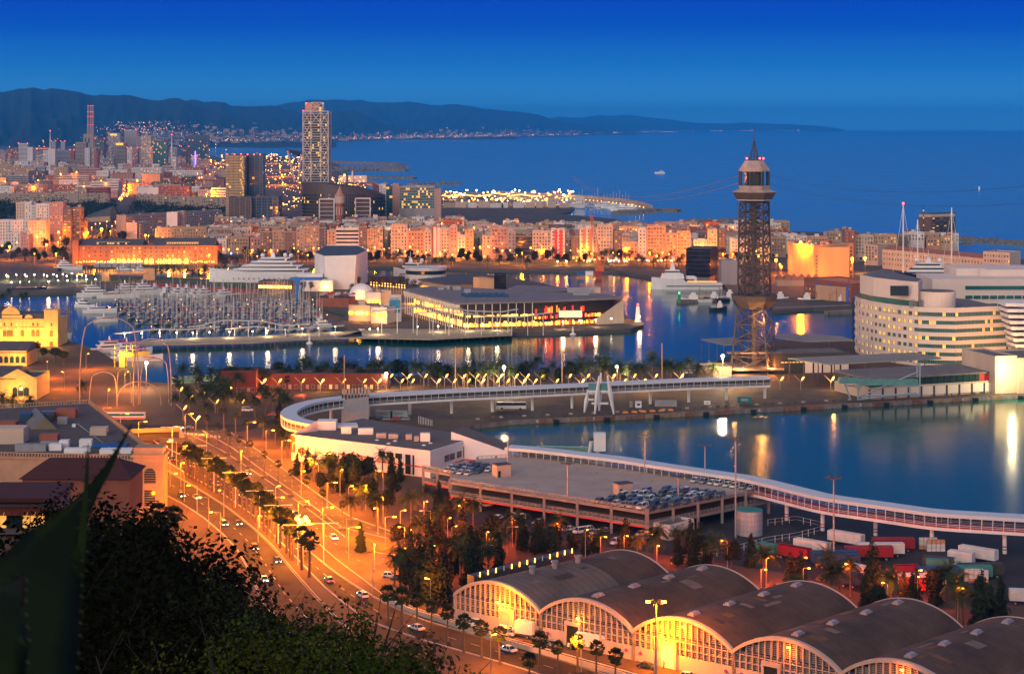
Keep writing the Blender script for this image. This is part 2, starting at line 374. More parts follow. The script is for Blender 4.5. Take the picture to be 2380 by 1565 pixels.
hill('coastal_hills',r3,24000,lambda px:min(22500,528900/max(18,interp(FARC[2:11],px)-290)+1500),560,1480,2.7)
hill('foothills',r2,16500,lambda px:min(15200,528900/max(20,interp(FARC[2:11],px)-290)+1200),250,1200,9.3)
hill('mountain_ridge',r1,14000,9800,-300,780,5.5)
# ---------------------------------------------------------------- shared materials
FROND=M('palm_frond',(.035,.05,.016),.7,.3,.8,rnd=.25,spec=.1)
FROND2=M('fan_palm_frond',(.03,.042,.014),.7,.3,.8,rnd=.25,spec=.1)
TRUNK=M('palm_trunk',(.10,.07,.05),.9,.3,2.0)
LEAF=M('tree_leaves',(.03,.042,.014),.8,.35,.5,rnd=.3,spec=.1)
LEAFD=M('dark_leaves',(.018,.025,.010),.85,.35,.5,rnd=.3,spec=.1)
LEAFB=M('budding_leaves',(.07,.04,.022),.85,.3,.5,rnd=.25,spec=.1)
BARK=M('bark',(.07,.05,.04),.9,.3,2)
STEEL=M('grey_steel',(.30,.30,.31),.5,.12,.5,metal=.3)
DARKST=M('dark_steel',(.06,.06,.065),.5,.15,.5)
WHITE=M('white_paint',(.78,.76,.74),.45,.06,.3)
WHITE2=M('white_plaster',(.74,.71,.69),.8,.12,.12,streak=True)
REDP=M('red_paint',(.55,.03,.03),.5,.12,.5)
GLASSD=M('dark_glass',(.02,.03,.035),.12,0)
GLASSB=M('blue_glass',(.03,.07,.12),.12,.2,.1)
GLASST=M('teal_glass',(.015,.13,.12),.15,.25,.15)
LIT=M('lit_window',(.5,.35,.1),.6,.0,emit=(1.0,.42,.08),es=1.0)
LITY=M('lit_window_yellow',(.5,.4,.1),.6,.0,emit=(1.0,.58,.08),es=1.1)
LITW=M('lit_window_white',(.5,.5,.4),.6,.0,emit=(1.0,.85,.6),es=2.0)
BULB_S=M('sodium_bulb',(.9,.6,.2),.5,0,emit=(1.0,.30,.02),es=22)
BULB_S2=M('sodium_bulb_far',(.9,.6,.2),.5,0,emit=(1.0,.26,.02),es=10)
BULB_W=M('white_bulb',(.9,.9,.8),.5,0,emit=(1.0,.84,.5),es=30)
BULB_A=M('amber_bulb',(.9,.6,.2),.5,0,emit=(1.0,.42,.05),es=9)
BULB_R=M('red_beacon',(.9,.1,.1),.5,0,emit=(1.0,.05,.04),es=12)
BULB_G=M('green_beacon',(.1,.9,.3),.5,0,emit=(.05,1.0,.3),es=8)
HEADL=M('headlight',(.9,.9,.8),.4,0,emit=(1.0,.85,.55),es=25)
TAILL=M('taillight',(.8,.1,.1),.4,0,emit=(1.0,.03,.02),es=14)
UNLIT=M('unlit_lamp',(.6,.58,.52),.4,0)
TYRE=M('tyre',(.02,.02,.02),.9,0)
ROOFG=M('roof_grey',(.15,.13,.125),.85,.25,.15)
TERRA=M('terracotta_roof',(.26,.10,.06),.85,.25,.3)
AWN=M('awning',(.45,.42,.38),.8,.1)
# ---------------------------------------------------------------- plants
def palm_crown(n=30,Lf=3.4,droop=1.0,seed=1,w0=.5):
 r=random.Random(seed);mb=MB()
 for k in range(n):
  a=2*pi*k/n*2.618+r.uniform(-.2,.2);el=r.uniform(-.35,1.25);l_=Lf*r.uniform(.8,1.1)
  p=Vector((0,0,0));d=Vector((cos(a)*cos(el),sin(a)*cos(el),sin(el)));side=Vector((-sin(a),cos(a),0));seg=7;pts=[p.copy()]
  for s in range(seg):
   p=p+d*l_/seg;d=(d+Vector((0,0,-.17*droop*(1+s*.25)))).normalized();pts.append(p.copy())
  for s in range(seg):
   wd=w0*sin(pi*(s+1.2)/(seg+2)) ** .6*1.2
   for q in (0,.5):
    b=pts[s].lerp(pts[s+1],q);e=pts[s].lerp(pts[s+1],q+.3)
    for sg in (-1,1):
     t=b+side*sg*wd+(pts[s+1]-pts[s])*.6+Vector((0,0,-.12-.1*r.random()))
     mb.add([b,e,t],[(0,1,2)])
 return mb
def fan_crown(n=34,rad=1.5,seed=1):
 r=random.Random(seed);mb=MB()
 for k in range(n):
  a=2.4*k+r.uniform(-.2,.2);el=r.uniform(-.9,1.3);d=Vector((cos(a)*cos(el),sin(a)*cos(el),sin(el)))
  c=d*rad*r.uniform(.65,.95);side=d.cross(Vector((0,0,1))).normalized();upv=side.cross(d)
  mb.add([Vector((0,0,0)),c*.6+side*.05,c],[(0,1,2)])
  m_=6;fan=[c*.75]
  for j in range(m_+1):
   t=(j/m_-.5)*2.6;q=.46+.16*(j % 2)
   fan.append(c*.8+(d*cos(t)+side*sin(t))*q*rad*.6+Vector((0,0,-.15-.2*abs(sin(t)))))
  mb.add(fan,[(0,j,j+1) for j in range(1,m_+1)])
 for k in range(14):     # dead skirt
  a=2*pi*k/14;mb.add([(.1*cos(a),.1*sin(a),-.1),(.5*cos(a),.5*sin(a),-.9),(.35*cos(a+.4),.35*sin(a+.4),-1.1)],[(0,1,2)])
 return mb
def trunk_mb(h,r0,r1,bend=.3,seed=1,base=0.0):
 r=random.Random(seed);mb=MB();n=6;a=r.uniform(0,6)
 mb.tube([(bend*cos(a)*(1-(i/n)) ** 2,bend*sin(a)*(1-(i/n)) ** 2,base+(h-base)*i/n) for i in range(n+1)],[r0+(r1-r0)*(i/n)+(.1 if i == 0 else 0) for i in range(n+1)],6)
 return mb
def leaf_cloud(blobs,n,size,seed=1,flat=.6):
 """leaf-sized faces spread through blobs (centre,radii)"""
 r=random.Random(seed);mb=MB();wts=[b[1][0]*b[1][1]*b[1][2] for b in blobs]
 for k in range(n):
  c,q=r.choices(blobs,wts)[0]
  d=Vector((r.gauss(0,1),r.gauss(0,1),r.gauss(0,1))).normalized()*(r.random() ** .45)
  p=Vector((c[0]+d.x*q[0],c[1]+d.y*q[1],c[2]+d.z*q[2]))
  nrm=(d+Vector((r.uniform(-1,1),r.uniform(-1,1),r.uniform(-.2,1)))*.9).normalized()
  u=nrm.orthogonal().normalized();u.rotate(Matrix.Rotation(r.uniform(0,6.3),3,nrm));v=nrm.cross(u);s=size*r.uniform(.6,1.3)
  mb.add([p-u*s*.5,p+v*s*.35+u*s*.1,p+u*s*.6,p-v*s*.35+u*s*.1],[(0,1,2,3)])
 return mb
def blobs_round(h0,h1,rad,n,seed):
 r=random.Random(seed);b=[]
 for k in range(n):
  a=r.uniform(0,6.28);t=r.random();q=rad*sqrt(max(.1,1-(2*t-1) ** 2))*.6
  b.append(((q*cos(a)*r.random() ** .5,q*sin(a)*r.random() ** .5,h0+(h1-h0)*(.15+.7*t)),[rad*r.uniform(.3,.5)]*2+[(h1-h0)*r.uniform(.18,.28)]))
 return b
def limbs(mb,h0,h1,rad,n,seed,r0=.12):
 r=random.Random(seed)
 for k in range(n):
  a=2*pi*k/n+r.uniform(-.3,.3);z0=h0*r.uniform(.7,1.0);q=rad*r.uniform(.45,.8)
  mb.tube([(0,0,z0),(q*.5*cos(a),q*.5*sin(a),z0+(h1-z0)*.45),(q*cos(a),q*sin(a),z0+(h1-z0)*.8)],[r0,r0*.7,r0*.3],4)
PROTO={}
def hide(o):PROTO[o.name]=o
def plant(kind,seed):
 """prototype:thing>trunk,crown"""
 e=bpy.data.objects.new({'palm':'palm_tree','palml':'palm_tree','fan':'fan_palm','fant':'fan_palm'}.get(kind,{'cyp':'cypress_tree','round':'broadleaf_tree','bud':'budding_tree','pine':'pine_tree','bigpine':'pine_tree','bush':'shrub'}.get(kind)),None)
 if kind == 'palm':h=7.0;c,tm,cm=palm_crown(46,4.3,1,seed,.75),trunk_mb(h,.3,.24,.3,seed),FROND
 elif kind == 'palml':h=7.0;c,tm,cm=palm_crown(46,3.9,.7,seed,.7),trunk_mb(h,.28,.22,.3,seed),FROND
 elif kind == 'fan':h=7.5;c,tm,cm=fan_crown(100,2.1,seed),trunk_mb(h,.3,.2,.2,seed),FROND2
 elif kind == 'fant':h=9.0;c,tm,cm=fan_crown(50,1.6,seed),trunk_mb(h,.24,.15,.2,seed),FROND2
 elif kind == 'cyp':
  h=0;H_=11.0;rr=random.Random(seed)
  bl=[((rr.uniform(-.35,.35),rr.uniform(-.35,.35),1.2+H_*i/13),[max(.35,(2.5*(1-(i/12.5)) ** .55)*rr.uniform(.7,1.05))]*2+[.9]) for i in range(12)]
  c,tm,cm=leaf_cloud(bl,2400,.5,seed),trunk_mb(9,.2,.05,.1,seed),LEAFD
 elif kind == 'round':
  h=0;c=leaf_cloud(blobs_round(2.2,8,3.6,18,seed),1700,.6,seed);tm=trunk_mb(5,.25,.12,.1,seed);limbs(tm,3,7.5,3,6,seed);cm=LEAFD
 elif kind == 'bud':
  h=0;c=leaf_cloud(blobs_round(3.0,8.5,3.4,20,seed),700,.4,seed);tm=trunk_mb(5,.22,.12,.1,seed);limbs(tm,3,8.2,3.3,10,seed,.1);cm=LEAFB
 elif kind == 'pine':
  h=0;c=leaf_cloud(blobs_round(5.5,9.5,4.6,18,seed),1300,.55,seed);tm=trunk_mb(7,.35,.2,.8,seed);limbs(tm,5,9,4,6,seed,.16);cm=LEAFD
 me_t=tm.mesh('trunk',BARK if h == 0 else TRUNK);me_c=c.mesh('crown',cm)
 t=bpy.data.objects.new('trunk',me_t);k=bpy.data.objects.new('crown',me_c);k.location=(0,0,h)
 return [e,t,k]
PL={k:[plant(k,s) for s in range(3)] for k in ('palm','palml','fan','fant','cyp','round','bud','pine')}
PLANT_N={}
def tree(kind,p,sc,label,cat,group,crown_mat=None):
 e0,t0,c0=R.choice(PL[kind]);e=bpy.data.objects.new(e0.name.split('.')[0],None);COL.objects.link(e)
 e.location=p;e.rotation_euler=(0,0,R.uniform(0,6.28))
 s3=sc if isinstance(sc,tuple) else (sc,sc,sc);e.scale=s3
 for q in (t0,c0):
  o=bpy.data.objects.new(q.name.split('.')[0],q.data);COL.objects.link(o);o.parent=e;o.location=q.location
 return tag(e,label,cat,group)
# ---------------------------------------------------------------- street lamps
def street_lamp(p,h=9,arm=2.2,ang=0.0,power=0,col=SOD,label='',group='street lamps',mat=None,lit=True,double=False,head=(.9,.35,.22),post=None,name='street_lamp',dbl_ang=None):
 e=empty(name,p,label,'street lamp',group)
 mb=MB();mb.tube([(0,0,0),(0,0,h*.5),(0,0,h)],[.13,.1,.07],6);part('post',mb,post or STEEL,e,world=0)
 for s in ((1,-1) if double else (1,)):
  c,sn=cos(ang)*s,sin(ang)*s
  a=MB();a.tube([(0,0,h-.05),(c*arm*.5,sn*arm*.5,h+.15),(c*arm,sn*arm,h+.12)],.05,4);part('arm',a,post or STEEL,e,world=0)
  b=MB();b.box((c*(arm+.3),sn*(arm+.3),h+.1),head,ang);part('lamp_head',b,(mat or BULB_S) if lit else UNLIT,e,world=0)
  if lit and power:lamp('lamp_light',e,(c*(arm+.3),sn*(arm+.3),h-.5),power,col,.35)
 return e
# ---------------------------------------------------------------- cars
def car_meshes(kind):
 mb,gl=MB(),MB()
 if kind == 'hatch':L_,Wd,Hb,Ht=4.1,1.75,.85,1.48;prof=[(-1.95,.75),(-1.55,.82)];cab=(-1.95,-1.35,.35,1.15)
 elif kind == 'sedan':L_,Wd,Hb,Ht=4.5,1.8,.85,1.42;cab=(-1.75,-1.0,.45,1.3)
 elif kind == 'wagon':L_,Wd,Hb,Ht=4.4,1.8,.95,1.6;cab=(-2.15,-1.9,.6,1.35)
 else:L_,Wd,Hb,Ht=4.7,1.85,1.15,1.95;cab=(-2.3,-2.15,1.0,1.6)
 h=L_/2;w_=Wd/2
 def ring(x,wz,z0,z1,ch=.12):return [(x,-wz,z0+.1),(x,-wz,z1-ch),(x,-wz+ch,z1),(x,wz-ch,z1),(x,wz,z1-ch),(x,wz,z0+.1),(x,wz-.1,z0),(x,-wz+.1,z0)]
 mb.loft([ring(-h,w_*.86,.38,Hb*.8),ring(-h+.12,w_*.97,.28,Hb*.97),ring(-h*.5,w_,.25,Hb),ring(.3,w_,.25,Hb),ring(h*.55,w_*.98,.25,Hb*.93),ring(h-.3,w_*.93,.28,Hb*.82),ring(h-.03,w_*.78,.38,Hb*.68)])
 x0,x1,x2,x3=cab;t=.72
 gl.add([(x0,-w_*.95,Hb-.05),(x3,-w_*.95,Hb-.08),(x3,w_*.95,Hb-.08),(x0,w_*.95,Hb-.05),(x1,-w_*t,Ht-.06),(x2,-w_*t,Ht-.06),(x2,w_*t,Ht-.06),(x1,w_*t,Ht-.06)],[(0,1,5,4),(1,2,6,5),(2,3,7,6),(3,0,4,7),(4,5,6,7)])
 mb.add([(x1,-w_*t*1.01,Ht-.07),(x2,-w_*t*1.01,Ht-.07),(x2,w_*t*1.01,Ht-.07),(x1,w_*t*1.01,Ht-.07),(x1+.06,-w_*t*.8,Ht),(x2-.1,-w_*t*.8,Ht),(x2-.1,w_*t*.8,Ht),(x1+.06,w_*t*.8,Ht)],[(0,1,5,4),(1,2,6,5),(2,3,7,6),(3,0,4,7),(4,5,6,7)])
 for sx in (x0+.1,(x1+x2)/2,x3-.15):     # pillars
  for sy in (-1,1):
   tx=x1 if sx<-.5 else (x2 if sx>.6 else sx)
   mb.bar((sx,sy*w_*.955,Hb-.05),(tx,sy*w_*t*1.02,Ht-.07),.09)
 wh=MB();wh.loft([[(.32*cos(a),y,.32*sin(a)) for a in [2*pi*k/10 for k in range(10)]] for y in (-.11,.11)])
 wh.loft([[(.19*cos(a),y,.19*sin(a)) for a in [2*pi*k/8 for k in range(8)]] for y in (-.125,.125)],1)
 li=MB();li.box((0,0,0),(.1,.34,.15))
 return L_,w_,Hb,mb,gl,wh,li
CARP=[M('car_white',(.72,.72,.74),.3,0),M('car_silver',(.38,.41,.45),.3,0,metal=.4),M('car_blue_grey',(.13,.17,.22),.3,0,metal=.3),M('car_dark',(.03,.035,.045),.3,0),M('car_red',(.5,.015,.015),.3,0)]
CMESH={}
for k_ in ('hatch','sedan','wagon','van'):
 q_=car_meshes(k_)
 CMESH[k_]=dict(dim=q_[:3],body=[q_[3].mesh('body',c) for c in CARP],win=q_[4].mesh('windows',GLASSD),wheel=q_[5].mesh('wheel',[TYRE,STEEL]),head=q_[6].mesh('headlight',UNLIT),tail=q_[6].mesh('taillight',REDP),headl=q_[6].mesh('headlight',HEADL),taill=q_[6].mesh('taillight',TAILL))
CNAME=['white','silver','blue-grey','dark','red']
def car(p,rz,kind='hatch',col=0,label='',group=None,lit=False,full=True,name='parked_car',cat='car'):
 q=CMESH[kind];L_,w_,Hb=q['dim'];e=empty(name,p,label,cat,group,rz)
 put('body',q['body'][col],e);put('windows',q['win'],e)
 if full:
  for sx in (-.31,.32):
   for sy in (-1,1):put('wheel',q['wheel'],e,(L_*sx,sy*(w_-.1),.32))
 for sy in (-1,1):
  put('headlight',q['headl' if lit else 'head'],e,(L_/2-.1,sy*w_*.66,Hb*.68))
  put('taillight',q['taill' if lit else 'tail'],e,(-L_/2+.03,sy*w_*.68,Hb*.75))
 return e
# ---------------------------------------------------------------- facades
def frame_mesh(name,w_,h_,pane,frame,sill=True,mull=True):
 mb=MB();t=.09
 mb.add([(-w_/2,0,-h_/2),(w_/2,0,-h_/2),(w_/2,0,h_/2),(-w_/2,0,h_/2)],[(0,1,2,3)],0)
 for x in ((-w_/2,0,w_/2) if mull else (-w_/2,w_/2)):mb.box((x,-.04,0),(t,.12,h_),0,1)
 for z in (-h_/2,h_/2):mb.box((0,-.05,z),(w_+t,.16 if z<0 and sill else .12,t),0,1)
 return mb.mesh(name,[pane,frame])
WFR=M('window_frame',(.42,.36,.30),.7,0)
SHUT=M('window_shutter',(.30,.24,.18),.8,0)
WM={}
def wmesh(kind,w_,h_):
 k=(kind,round(w_,1),round(h_,1))
 if k not in WM:WM[k]=frame_mesh('window',w_,h_,{'d':GLASSD,'l':LIT,'s':SHUT,'y':LITY,'t':GLASST,'b':GLASSB}[kind],WFR)
 return WM[k]
BM={}
def balcony_mesh(w_):
 k=round(w_,1)
 if k not in BM:
  mb=MB();mb.box((0,-.45,-1.05),(w_,.9,.12))
  for z in (-.05,-.5):mb.box((0,-.88,z),(w_,.05,.06),0,1)
  n_=max(2,int(w_/.35))
  for i in range(n_+1):mb.box((-w_/2+w_*i/n_,-.88,-.5),(.05,.05,.9),0,1)
  BM[k]=mb.mesh('balcony',[WFR,DARKST])
 return BM[k]
def facade(par,p0,p1,z0,z1,nc,nr,ww=1.1,wh=1.7,lit=.12,shut=.2,balc=0.0,indiv=True,off=.03,margin=.6,name='window',kinds=None,keep=None):
 """windows on the wall from p0 (left as seen) to p1;every window a part,or all as one part when far"""
 p0,p1=Vector((p0[0],p0[1],0)),Vector((p1[0],p1[1],0));d=p1-p0;L_=d.length
 if L_<.5:return
 d /= L_;nrm=Vector((d.y,-d.x,0));rz=atan2(d.y,d.x);b=Vector(par.location)
 jb=MB()
 for r in range(nr):
  for c in range(nc):
   if keep and not keep(r,c):continue
   s=margin+(L_-2*margin)*(c+.5)/nc;z=z0+(z1-z0)*(r+.5)/nr
   p=p0+d*s+nrm*off+Vector((0,0,z));u=R.random()
   if kinds:k=kinds(r,c)
   else:k='l' if u<lit else ('s' if u<lit+shut else 'd')
   if indiv:
    o=put(name,wmesh(k,ww,wh),par,p-b,(0,0,rz))
    if balc and R.random()<balc:put('balcony',balcony_mesh(ww+.9),par,p-b+Vector((0,0,.1)),(0,0,rz))
   else:
    q=nrm*.04;a0=p-d*ww/2+q;a1=p+d*ww/2+q;hz=Vector((0,0,wh/2))
    jb.add([a0-hz,a1-hz,a1+hz,a0+hz],[(0,1,2,3)],{'d':0,'l':1,'s':2,'y':3,'t':4,'b':5}[k])
    jb.box(tuple(p-hz+q),(ww+.2,.2,.15),rz,6)
    if balc and R.random()<balc:jb.box(tuple(p-hz*.8+nrm*.5),(ww+.9,1.0,.9),rz,7)
 if not indiv:part(name,jb,[GLASSD,LIT,SHUT,LITY,GLASST,GLASSB,WFR,DARKST],par,kind='stuff')
WALLS=[M('wall_tan',(.33,.24,.17),.85,.14,.12,rnd=.1,streak=True),M('wall_ochre',(.42,.27,.15),.85,.14,.12,rnd=.1,streak=True),M('wall_cream',(.50,.39,.30),.85,.12,.12,rnd=.1,streak=True),
         M('wall_pink',(.42,.24,.20),.85,.12,.12,rnd=.1,streak=True),M('wall_brown',(.18,.115,.09),.85,.15,.12,rnd=.1,streak=True),M('wall_grey',(.30,.27,.27),.85,.12,.12,rnd=.1,streak=True),
         M('wall_white',(.60,.55,.52),.85,.1,.12,rnd=.06,streak=True),M('wall_brick',(.30,.09,.05),.85,.15,.3,rnd=.1),M('wall_peach',(.48,.27,.16),.85,.12,.12,rnd=.1,streak=True),M('wall_dark',(.09,.075,.08),.8,.15,.12,rnd=.1)]
WN=['tan','ochre','cream','pink','brown','grey','white','brick red','peach','dark']
def block(name,p0,p1,depth,z0,z1,wall,label,cat='apartment block',group=None,roof=ROOFG,parapet=.9,clutter=2,side=None,skew=0.0):
 """a flat-roofed block:front from p0 to p1 as seen,running back by depth;thing>wall,roof,rooftop pieces"""
 p0,p1=Vector((p0[0],p0[1],0)),Vector((p1[0],p1[1],0));d=(p1-p0);L_=d.length;d /= L_;bk=Vector((-d.y,d.x,0))+d*skew
 q=[p0,p1,p1+bk*depth,p0+bk*depth];ctr=(q[0]+q[2])/2
 e=empty(name,(ctr.x,ctr.y,z0),label,cat,group)
 mb=MB();mb.prism([c[:2] for c in q],z0,z1,0)
 if parapet:
  for i in range(4):
   a,b=q[i],q[(i+1) % 4];u=(ctr-a).normalized()*.25;v=(ctr-b).normalized()*.25
   mb.wall(a+u,b+v,z1,z1+parapet,.3)
 mats=[WALLS[wall] if isinstance(wall,int) else wall]
 if side is not None:
  mats.append(WALLS[side] if isinstance(side,int) else side)
  for s_ in (0,1):
   a,b=(q[1],q[2]) if s_ else (q[3],q[0]);nn=((q[1]-q[0]).normalized())*(.06 if s_ else -.06)
   mb.add([(a.x+nn.x,a.y+nn.y,z0),(b.x+nn.x,b.y+nn.y,z0),(b.x+nn.x,b.y+nn.y,z1+parapet),(a.x+nn.x,a.y+nn.y,z1+parapet)],[(0,1,2,3)],1)
 part('wall',mb,mats,e)
 rf=MB();rf.prism([(c+(ctr-c).normalized()*.4)[:2] for c in q],z1+.01,z1+.12);part('roof',rf,roof,e)
 if clutter:
  for i in range(clutter):
   cmb=MB();s,t=R.uniform(.15,.85),R.uniform(.15,.8);c=q[0]+d*L_*s+bk*depth*t
   kk=R.random()
   if kk<.55:sx,sy,sz=R.uniform(2,4.5),R.uniform(2,4),R.uniform(2.2,3.2);nm='roof_hut';mt=WALLS[R.choice([6,2,5,7,0])]
   elif kk<.8:sx,sy,sz=R.uniform(.7,1.3),R.uniform(.7,1.2),R.uniform(1.2,2);nm='chimney';mt=WALLS[R.choice([7,0,6])]
   else:sx,sy,sz=R.uniform(1.2,2.2),R.uniform(1,2),R.uniform(.9,1.4);nm='water_tank';mt=WHITE
   cmb.box((c.x,c.y,z1+.12+sz/2),(min(sx,L_*.4),min(sy,depth*.4),sz),atan2(d.y,d.x));part(nm,cmb,mt,e)
 e['q']=0;del e['q']
 return e,q
# ---------------------------------------------------------------- far city
def bpx(name,xl,xr,yt,Y,depth,wall,label,Yr=None,z0=2,**k):
 Yr=Yr or Y
 return block(name,(XA(xl,Y),Y),(XA(xr,Yr),Yr),depth,z0,ZA(yt,Y),wall,label,**k)
def win(eq,z0,nc,nr,**k):
 e,q=eq;top=max(c for c in (e['zt'],)) if 'zt' in e else None
def dress(eq,yt,Y,floor=3.3,bay=3.0,z0=5,side=True,ztop=None,**k):
 e,q=eq;zt=(ztop if ztop is not None else ZA(yt,Y))-.6;Lf=(q[1]-q[0]).length
 nr=max(1,int((zt-z0)/floor));facade(e,q[0],q[1],zt-nr*floor,zt,max(1,int(Lf/bay)),nr,**k)
 if side:
  c=(q[0]+q[1])/2;k2=dict(k)
  a,b=(q[3],q[0]) if c.x>0 else (q[1],q[2])
  Ls=(b-a).length
  facade(e,a,b,zt-nr*floor,zt,max(1,int(Ls/bay*.7)),nr,**k2)
def bands(par,p0,p1,z0,z1,n,mat,frac=.45,off=.15):
 mb=MB();p0,p1=Vector((p0[0],p0[1],0)),Vector((p1[0],p1[1],0));d=(p1-p0).normalized();nn=Vector((d.y,-d.x,0))*off;h=(z1-z0)/n
 for i in range(n):
  z=z0+h*(i+.3);a,b=p0+nn+d*.4,p1+nn-d*.4
  mb.add([(a.x,a.y,z),(b.x,b.y,z),(b.x,b.y,z+h*frac),(a.x,a.y,z+h*frac)],[(0,1,2,3)])
 part('window_band',mb,mat,par,kind='stuff')
towers=[ # xl,xr,ytop,Y,wall,style,label
 (43,64,334.5,5300,6,'b','pale striped high-rise with lit corner windows near the left edge'),
 (64,76,343,5300,6,'n','narrow plain white high-rise joined to the pale striped one'),
 (100,112,351,5200,6,'g','white gridded high-rise left of the blank white one'),
 (112,128,347.5,5200,6,'n','blank white high-rise with a green banner stripe'),
 (119,129,329,6300,5,'n','slim grey tower behind the blank white high-rise'),
 (141,151,329,6300,5,'n','slim grey twin tower left of the tan high-rise'),
 (175,200,332,5000,0,'b','tan banded high-rise in front of the chimneys, wider of the two'),
 (197,208,345,4900,6,'g','small white gridded tower right of the tan high-rise'),
 (209,222,346,5000,0,'g','brownish office tower behind the red round tower'),
 (221,242,323.5,5600,9,'g','dark grid tower right of the power station'),
 (252,279,310.5,5700,5,'g','grey-green tower with a bright yellow lit crown'),
 (267,292,332,5000,0,'b','second tan banded high-rise, below the lit crown tower'),
 (289,316,303,5800,6,'v','tall pale tower with vertical ribs, highest on the skyline'),
 (295,305,345,4900,6,'g','small white block below the tall ribbed tower'),
 (305,320,345.5,4950,3,'g','brown gridded slab right of the small white block'),
 (328,351,316.5,5500,2,'g','beige gridded tower with red beacons'),
 (318,330,318,5900,5,'n','teal-edged slim tower behind the beige gridded one'),
 (328,351,345,4950,2,'g','lower beige wing in front of the red-beacon tower'),
 (394,410,343,5400,5,'g','grey block under the thin mast'),
 (397,409,367,4700,6,'g','white stepped block beneath the mast building'),
 (410,428,371,4750,2,'g','beige mid-rise right of the white stepped block'),
 (421,439,342,5300,9,'g','dark mid-rise left of the blue-black glass tower'),
 (445,458,363,4800,6,'g','white mid-rise beside the violet light strip'),
 (15,42,347,5400,7,'g','dark red brick high-rise at the left end of the skyline'),
 (0,12,360,5000,3,'g','pinkish block cut by the left edge of the photo'),
 (163,172,350,5300,7,'n','narrow red brick tower left of the tan high-rise'),
 (232,265,369,5000,5,'g','low grey office with dark grid windows right of the red round tower'),
 (128,163,350,5500,5,'b','long grey hangar-like block between the slim towers')]
for xl,xr,yt,Y,wl,st,lab in towers:
 eq=bpx('high_rise',xl,xr,yt,Y,R.uniform(18,30),wl,lab,cat='tower',clutter=1,parapet=1.5)
 e,q=eq;zt=ZA(yt,Y);z0=8
 if st == 'b':bands(e,q[0],q[1],z0,zt,int((zt-z0)/3.6),GLASSD);bands(e,q[1],q[2],z0,zt,int((zt-z0)/3.6),GLASSD)
 elif st == 'g':dress(eq,yt,Y,3.8,4.2,z0,ww=2.2,wh=1.9,lit=.14,shut=.12,indiv=False)
 elif st == 'v':
  mb=MB();n_=12
  for i in range(n_):p=q[0].lerp(q[1],(i+.5)/n_);mb.box((p.x,p.y-.4,(zt+z0)/2),(1.1,.8,zt-z0))
  part('rib',mb,GLASSD,e,kind='stuff')
 if 'lit crown' in lab:mb=MB();mb.box(((q[0].x+q[1].x)/2-2,q[0].y-.4,zt-3.5),(20,.6,6));part('lit_crown',mb,LITY,e)
 mb=MB();[mb.ball((q[i].x,q[i].y,zt+2.5),1.0,5) for i in (0,1)]
 if R.random()<.4:part('beacon',mb,BULB_R,e)
def glass_tower(xl,xr,yt,Y,depth,mat,label,fl=3.8,name='glass_tower',litf=.06,mull=MATS['grey_steel'],z0=2):
 e,q=bpx(name,xl,xr,yt,Y,depth,9,label,cat='tower',clutter=1,z0=z0);zt=ZA(yt,Y)
 mb=MB();fr=MB()
 for a,b in ((q[0],q[1]),(q[1],q[2]),(q[3],q[0])):
  L_=(b-a).length;d=(b-a)/L_;nn=Vector((d.y,-d.x,0));nc=max(2,int(L_/3.2));nr=int((zt-z0)/fl)
  for r in range(nr):
   for c in range(nc):
    p=a+d*L_*(c+.05)/nc+nn*.12;p2=a+d*L_*(c+.95)/nc+nn*.12;za=z0+(zt-z0)*(r+.08)/nr;zb=z0+(zt-z0)*(r+.85)/nr
    mb.add([(p.x,p.y,za),(p2.x,p2.y,za),(p2.x,p2.y,zb),(p.x,p.y,zb)],[(0,1,2,3)],1 if R.random()<litf else 0)
  for c in range(0,nc+1,2):
   p=a+d*L_*c/nc+nn*.2;fr.box((p.x,p.y,(z0+zt)/2),(.25,.3,zt-z0),atan2(d.y,d.x))
 part('glazing',mb,[mat,LIT],e,kind='stuff');part('mullion',fr,mull,e,kind='stuff')
 return e,q
glass_tower(351,387,328,5200,30,GLASST,'wide teal green glass tower on the skyline',4)
glass_tower(439,482,315,5600,30,GLASSB,'dark blue glass tower with grey corner, rightmost of the skyline',4)
mb=MB();mb.box((XA(454,4790),4788,30),(3,1,50));vs_=part('light_strip',mb,M('violet_light',(.3,.2,.8),.5,0,emit=(.35,.18,1.0),es=3));tag(vs_,'vertical violet light strip on the white mid-rise','light strip')
rt=empty('round_tower',(XA(225,4700),4700,2),'red round brick tower among the high-rises','tower');mb=MB();mb.lathe((0,0,0),[(6.5,0),(6.5,ZA(352,4700)-2),(5,ZA(351,4700)-1)],14);part('wall',mb,WALLS[7],rt,world=0)
for x,y,Y in ((116.5,304,6000),(399,313,5400)):
 e=empty('mast',(XA(x,Y),Y,2),'thin white telecom mast '+('left of the chimneys' if x<200 else 'with a red light above the grey block'),'mast');h=ZA(y,Y)-2
 mb=MB();mb.tube([(0,0,0),(0,0,h*.7),(0,0,h)],[2.2,1.5,.4],6);part('pole',mb,WHITE,e,world=0)
 mb=MB();mb.ball((0,0,h),1.5,6);part('beacon',mb,BULB_R,e,world=0)
Yc=6600;e=empty('power_station',(XA(211,Yc),Yc,2),'disused power station block with three tall slender chimneys','power station')
mb=MB();x0,x1=XA(195,Yc),XA(227,Yc);zt=ZA(312,Yc);mb.box(((x0+x1)/2-6,Yc,zt/2+1),((x1-x0)*.75,25,zt));mb.box(((x0+x1)/2+14,Yc+5,zt/2-2),(22,25,zt-8))
part('wall',mb,WALLS[0],e)
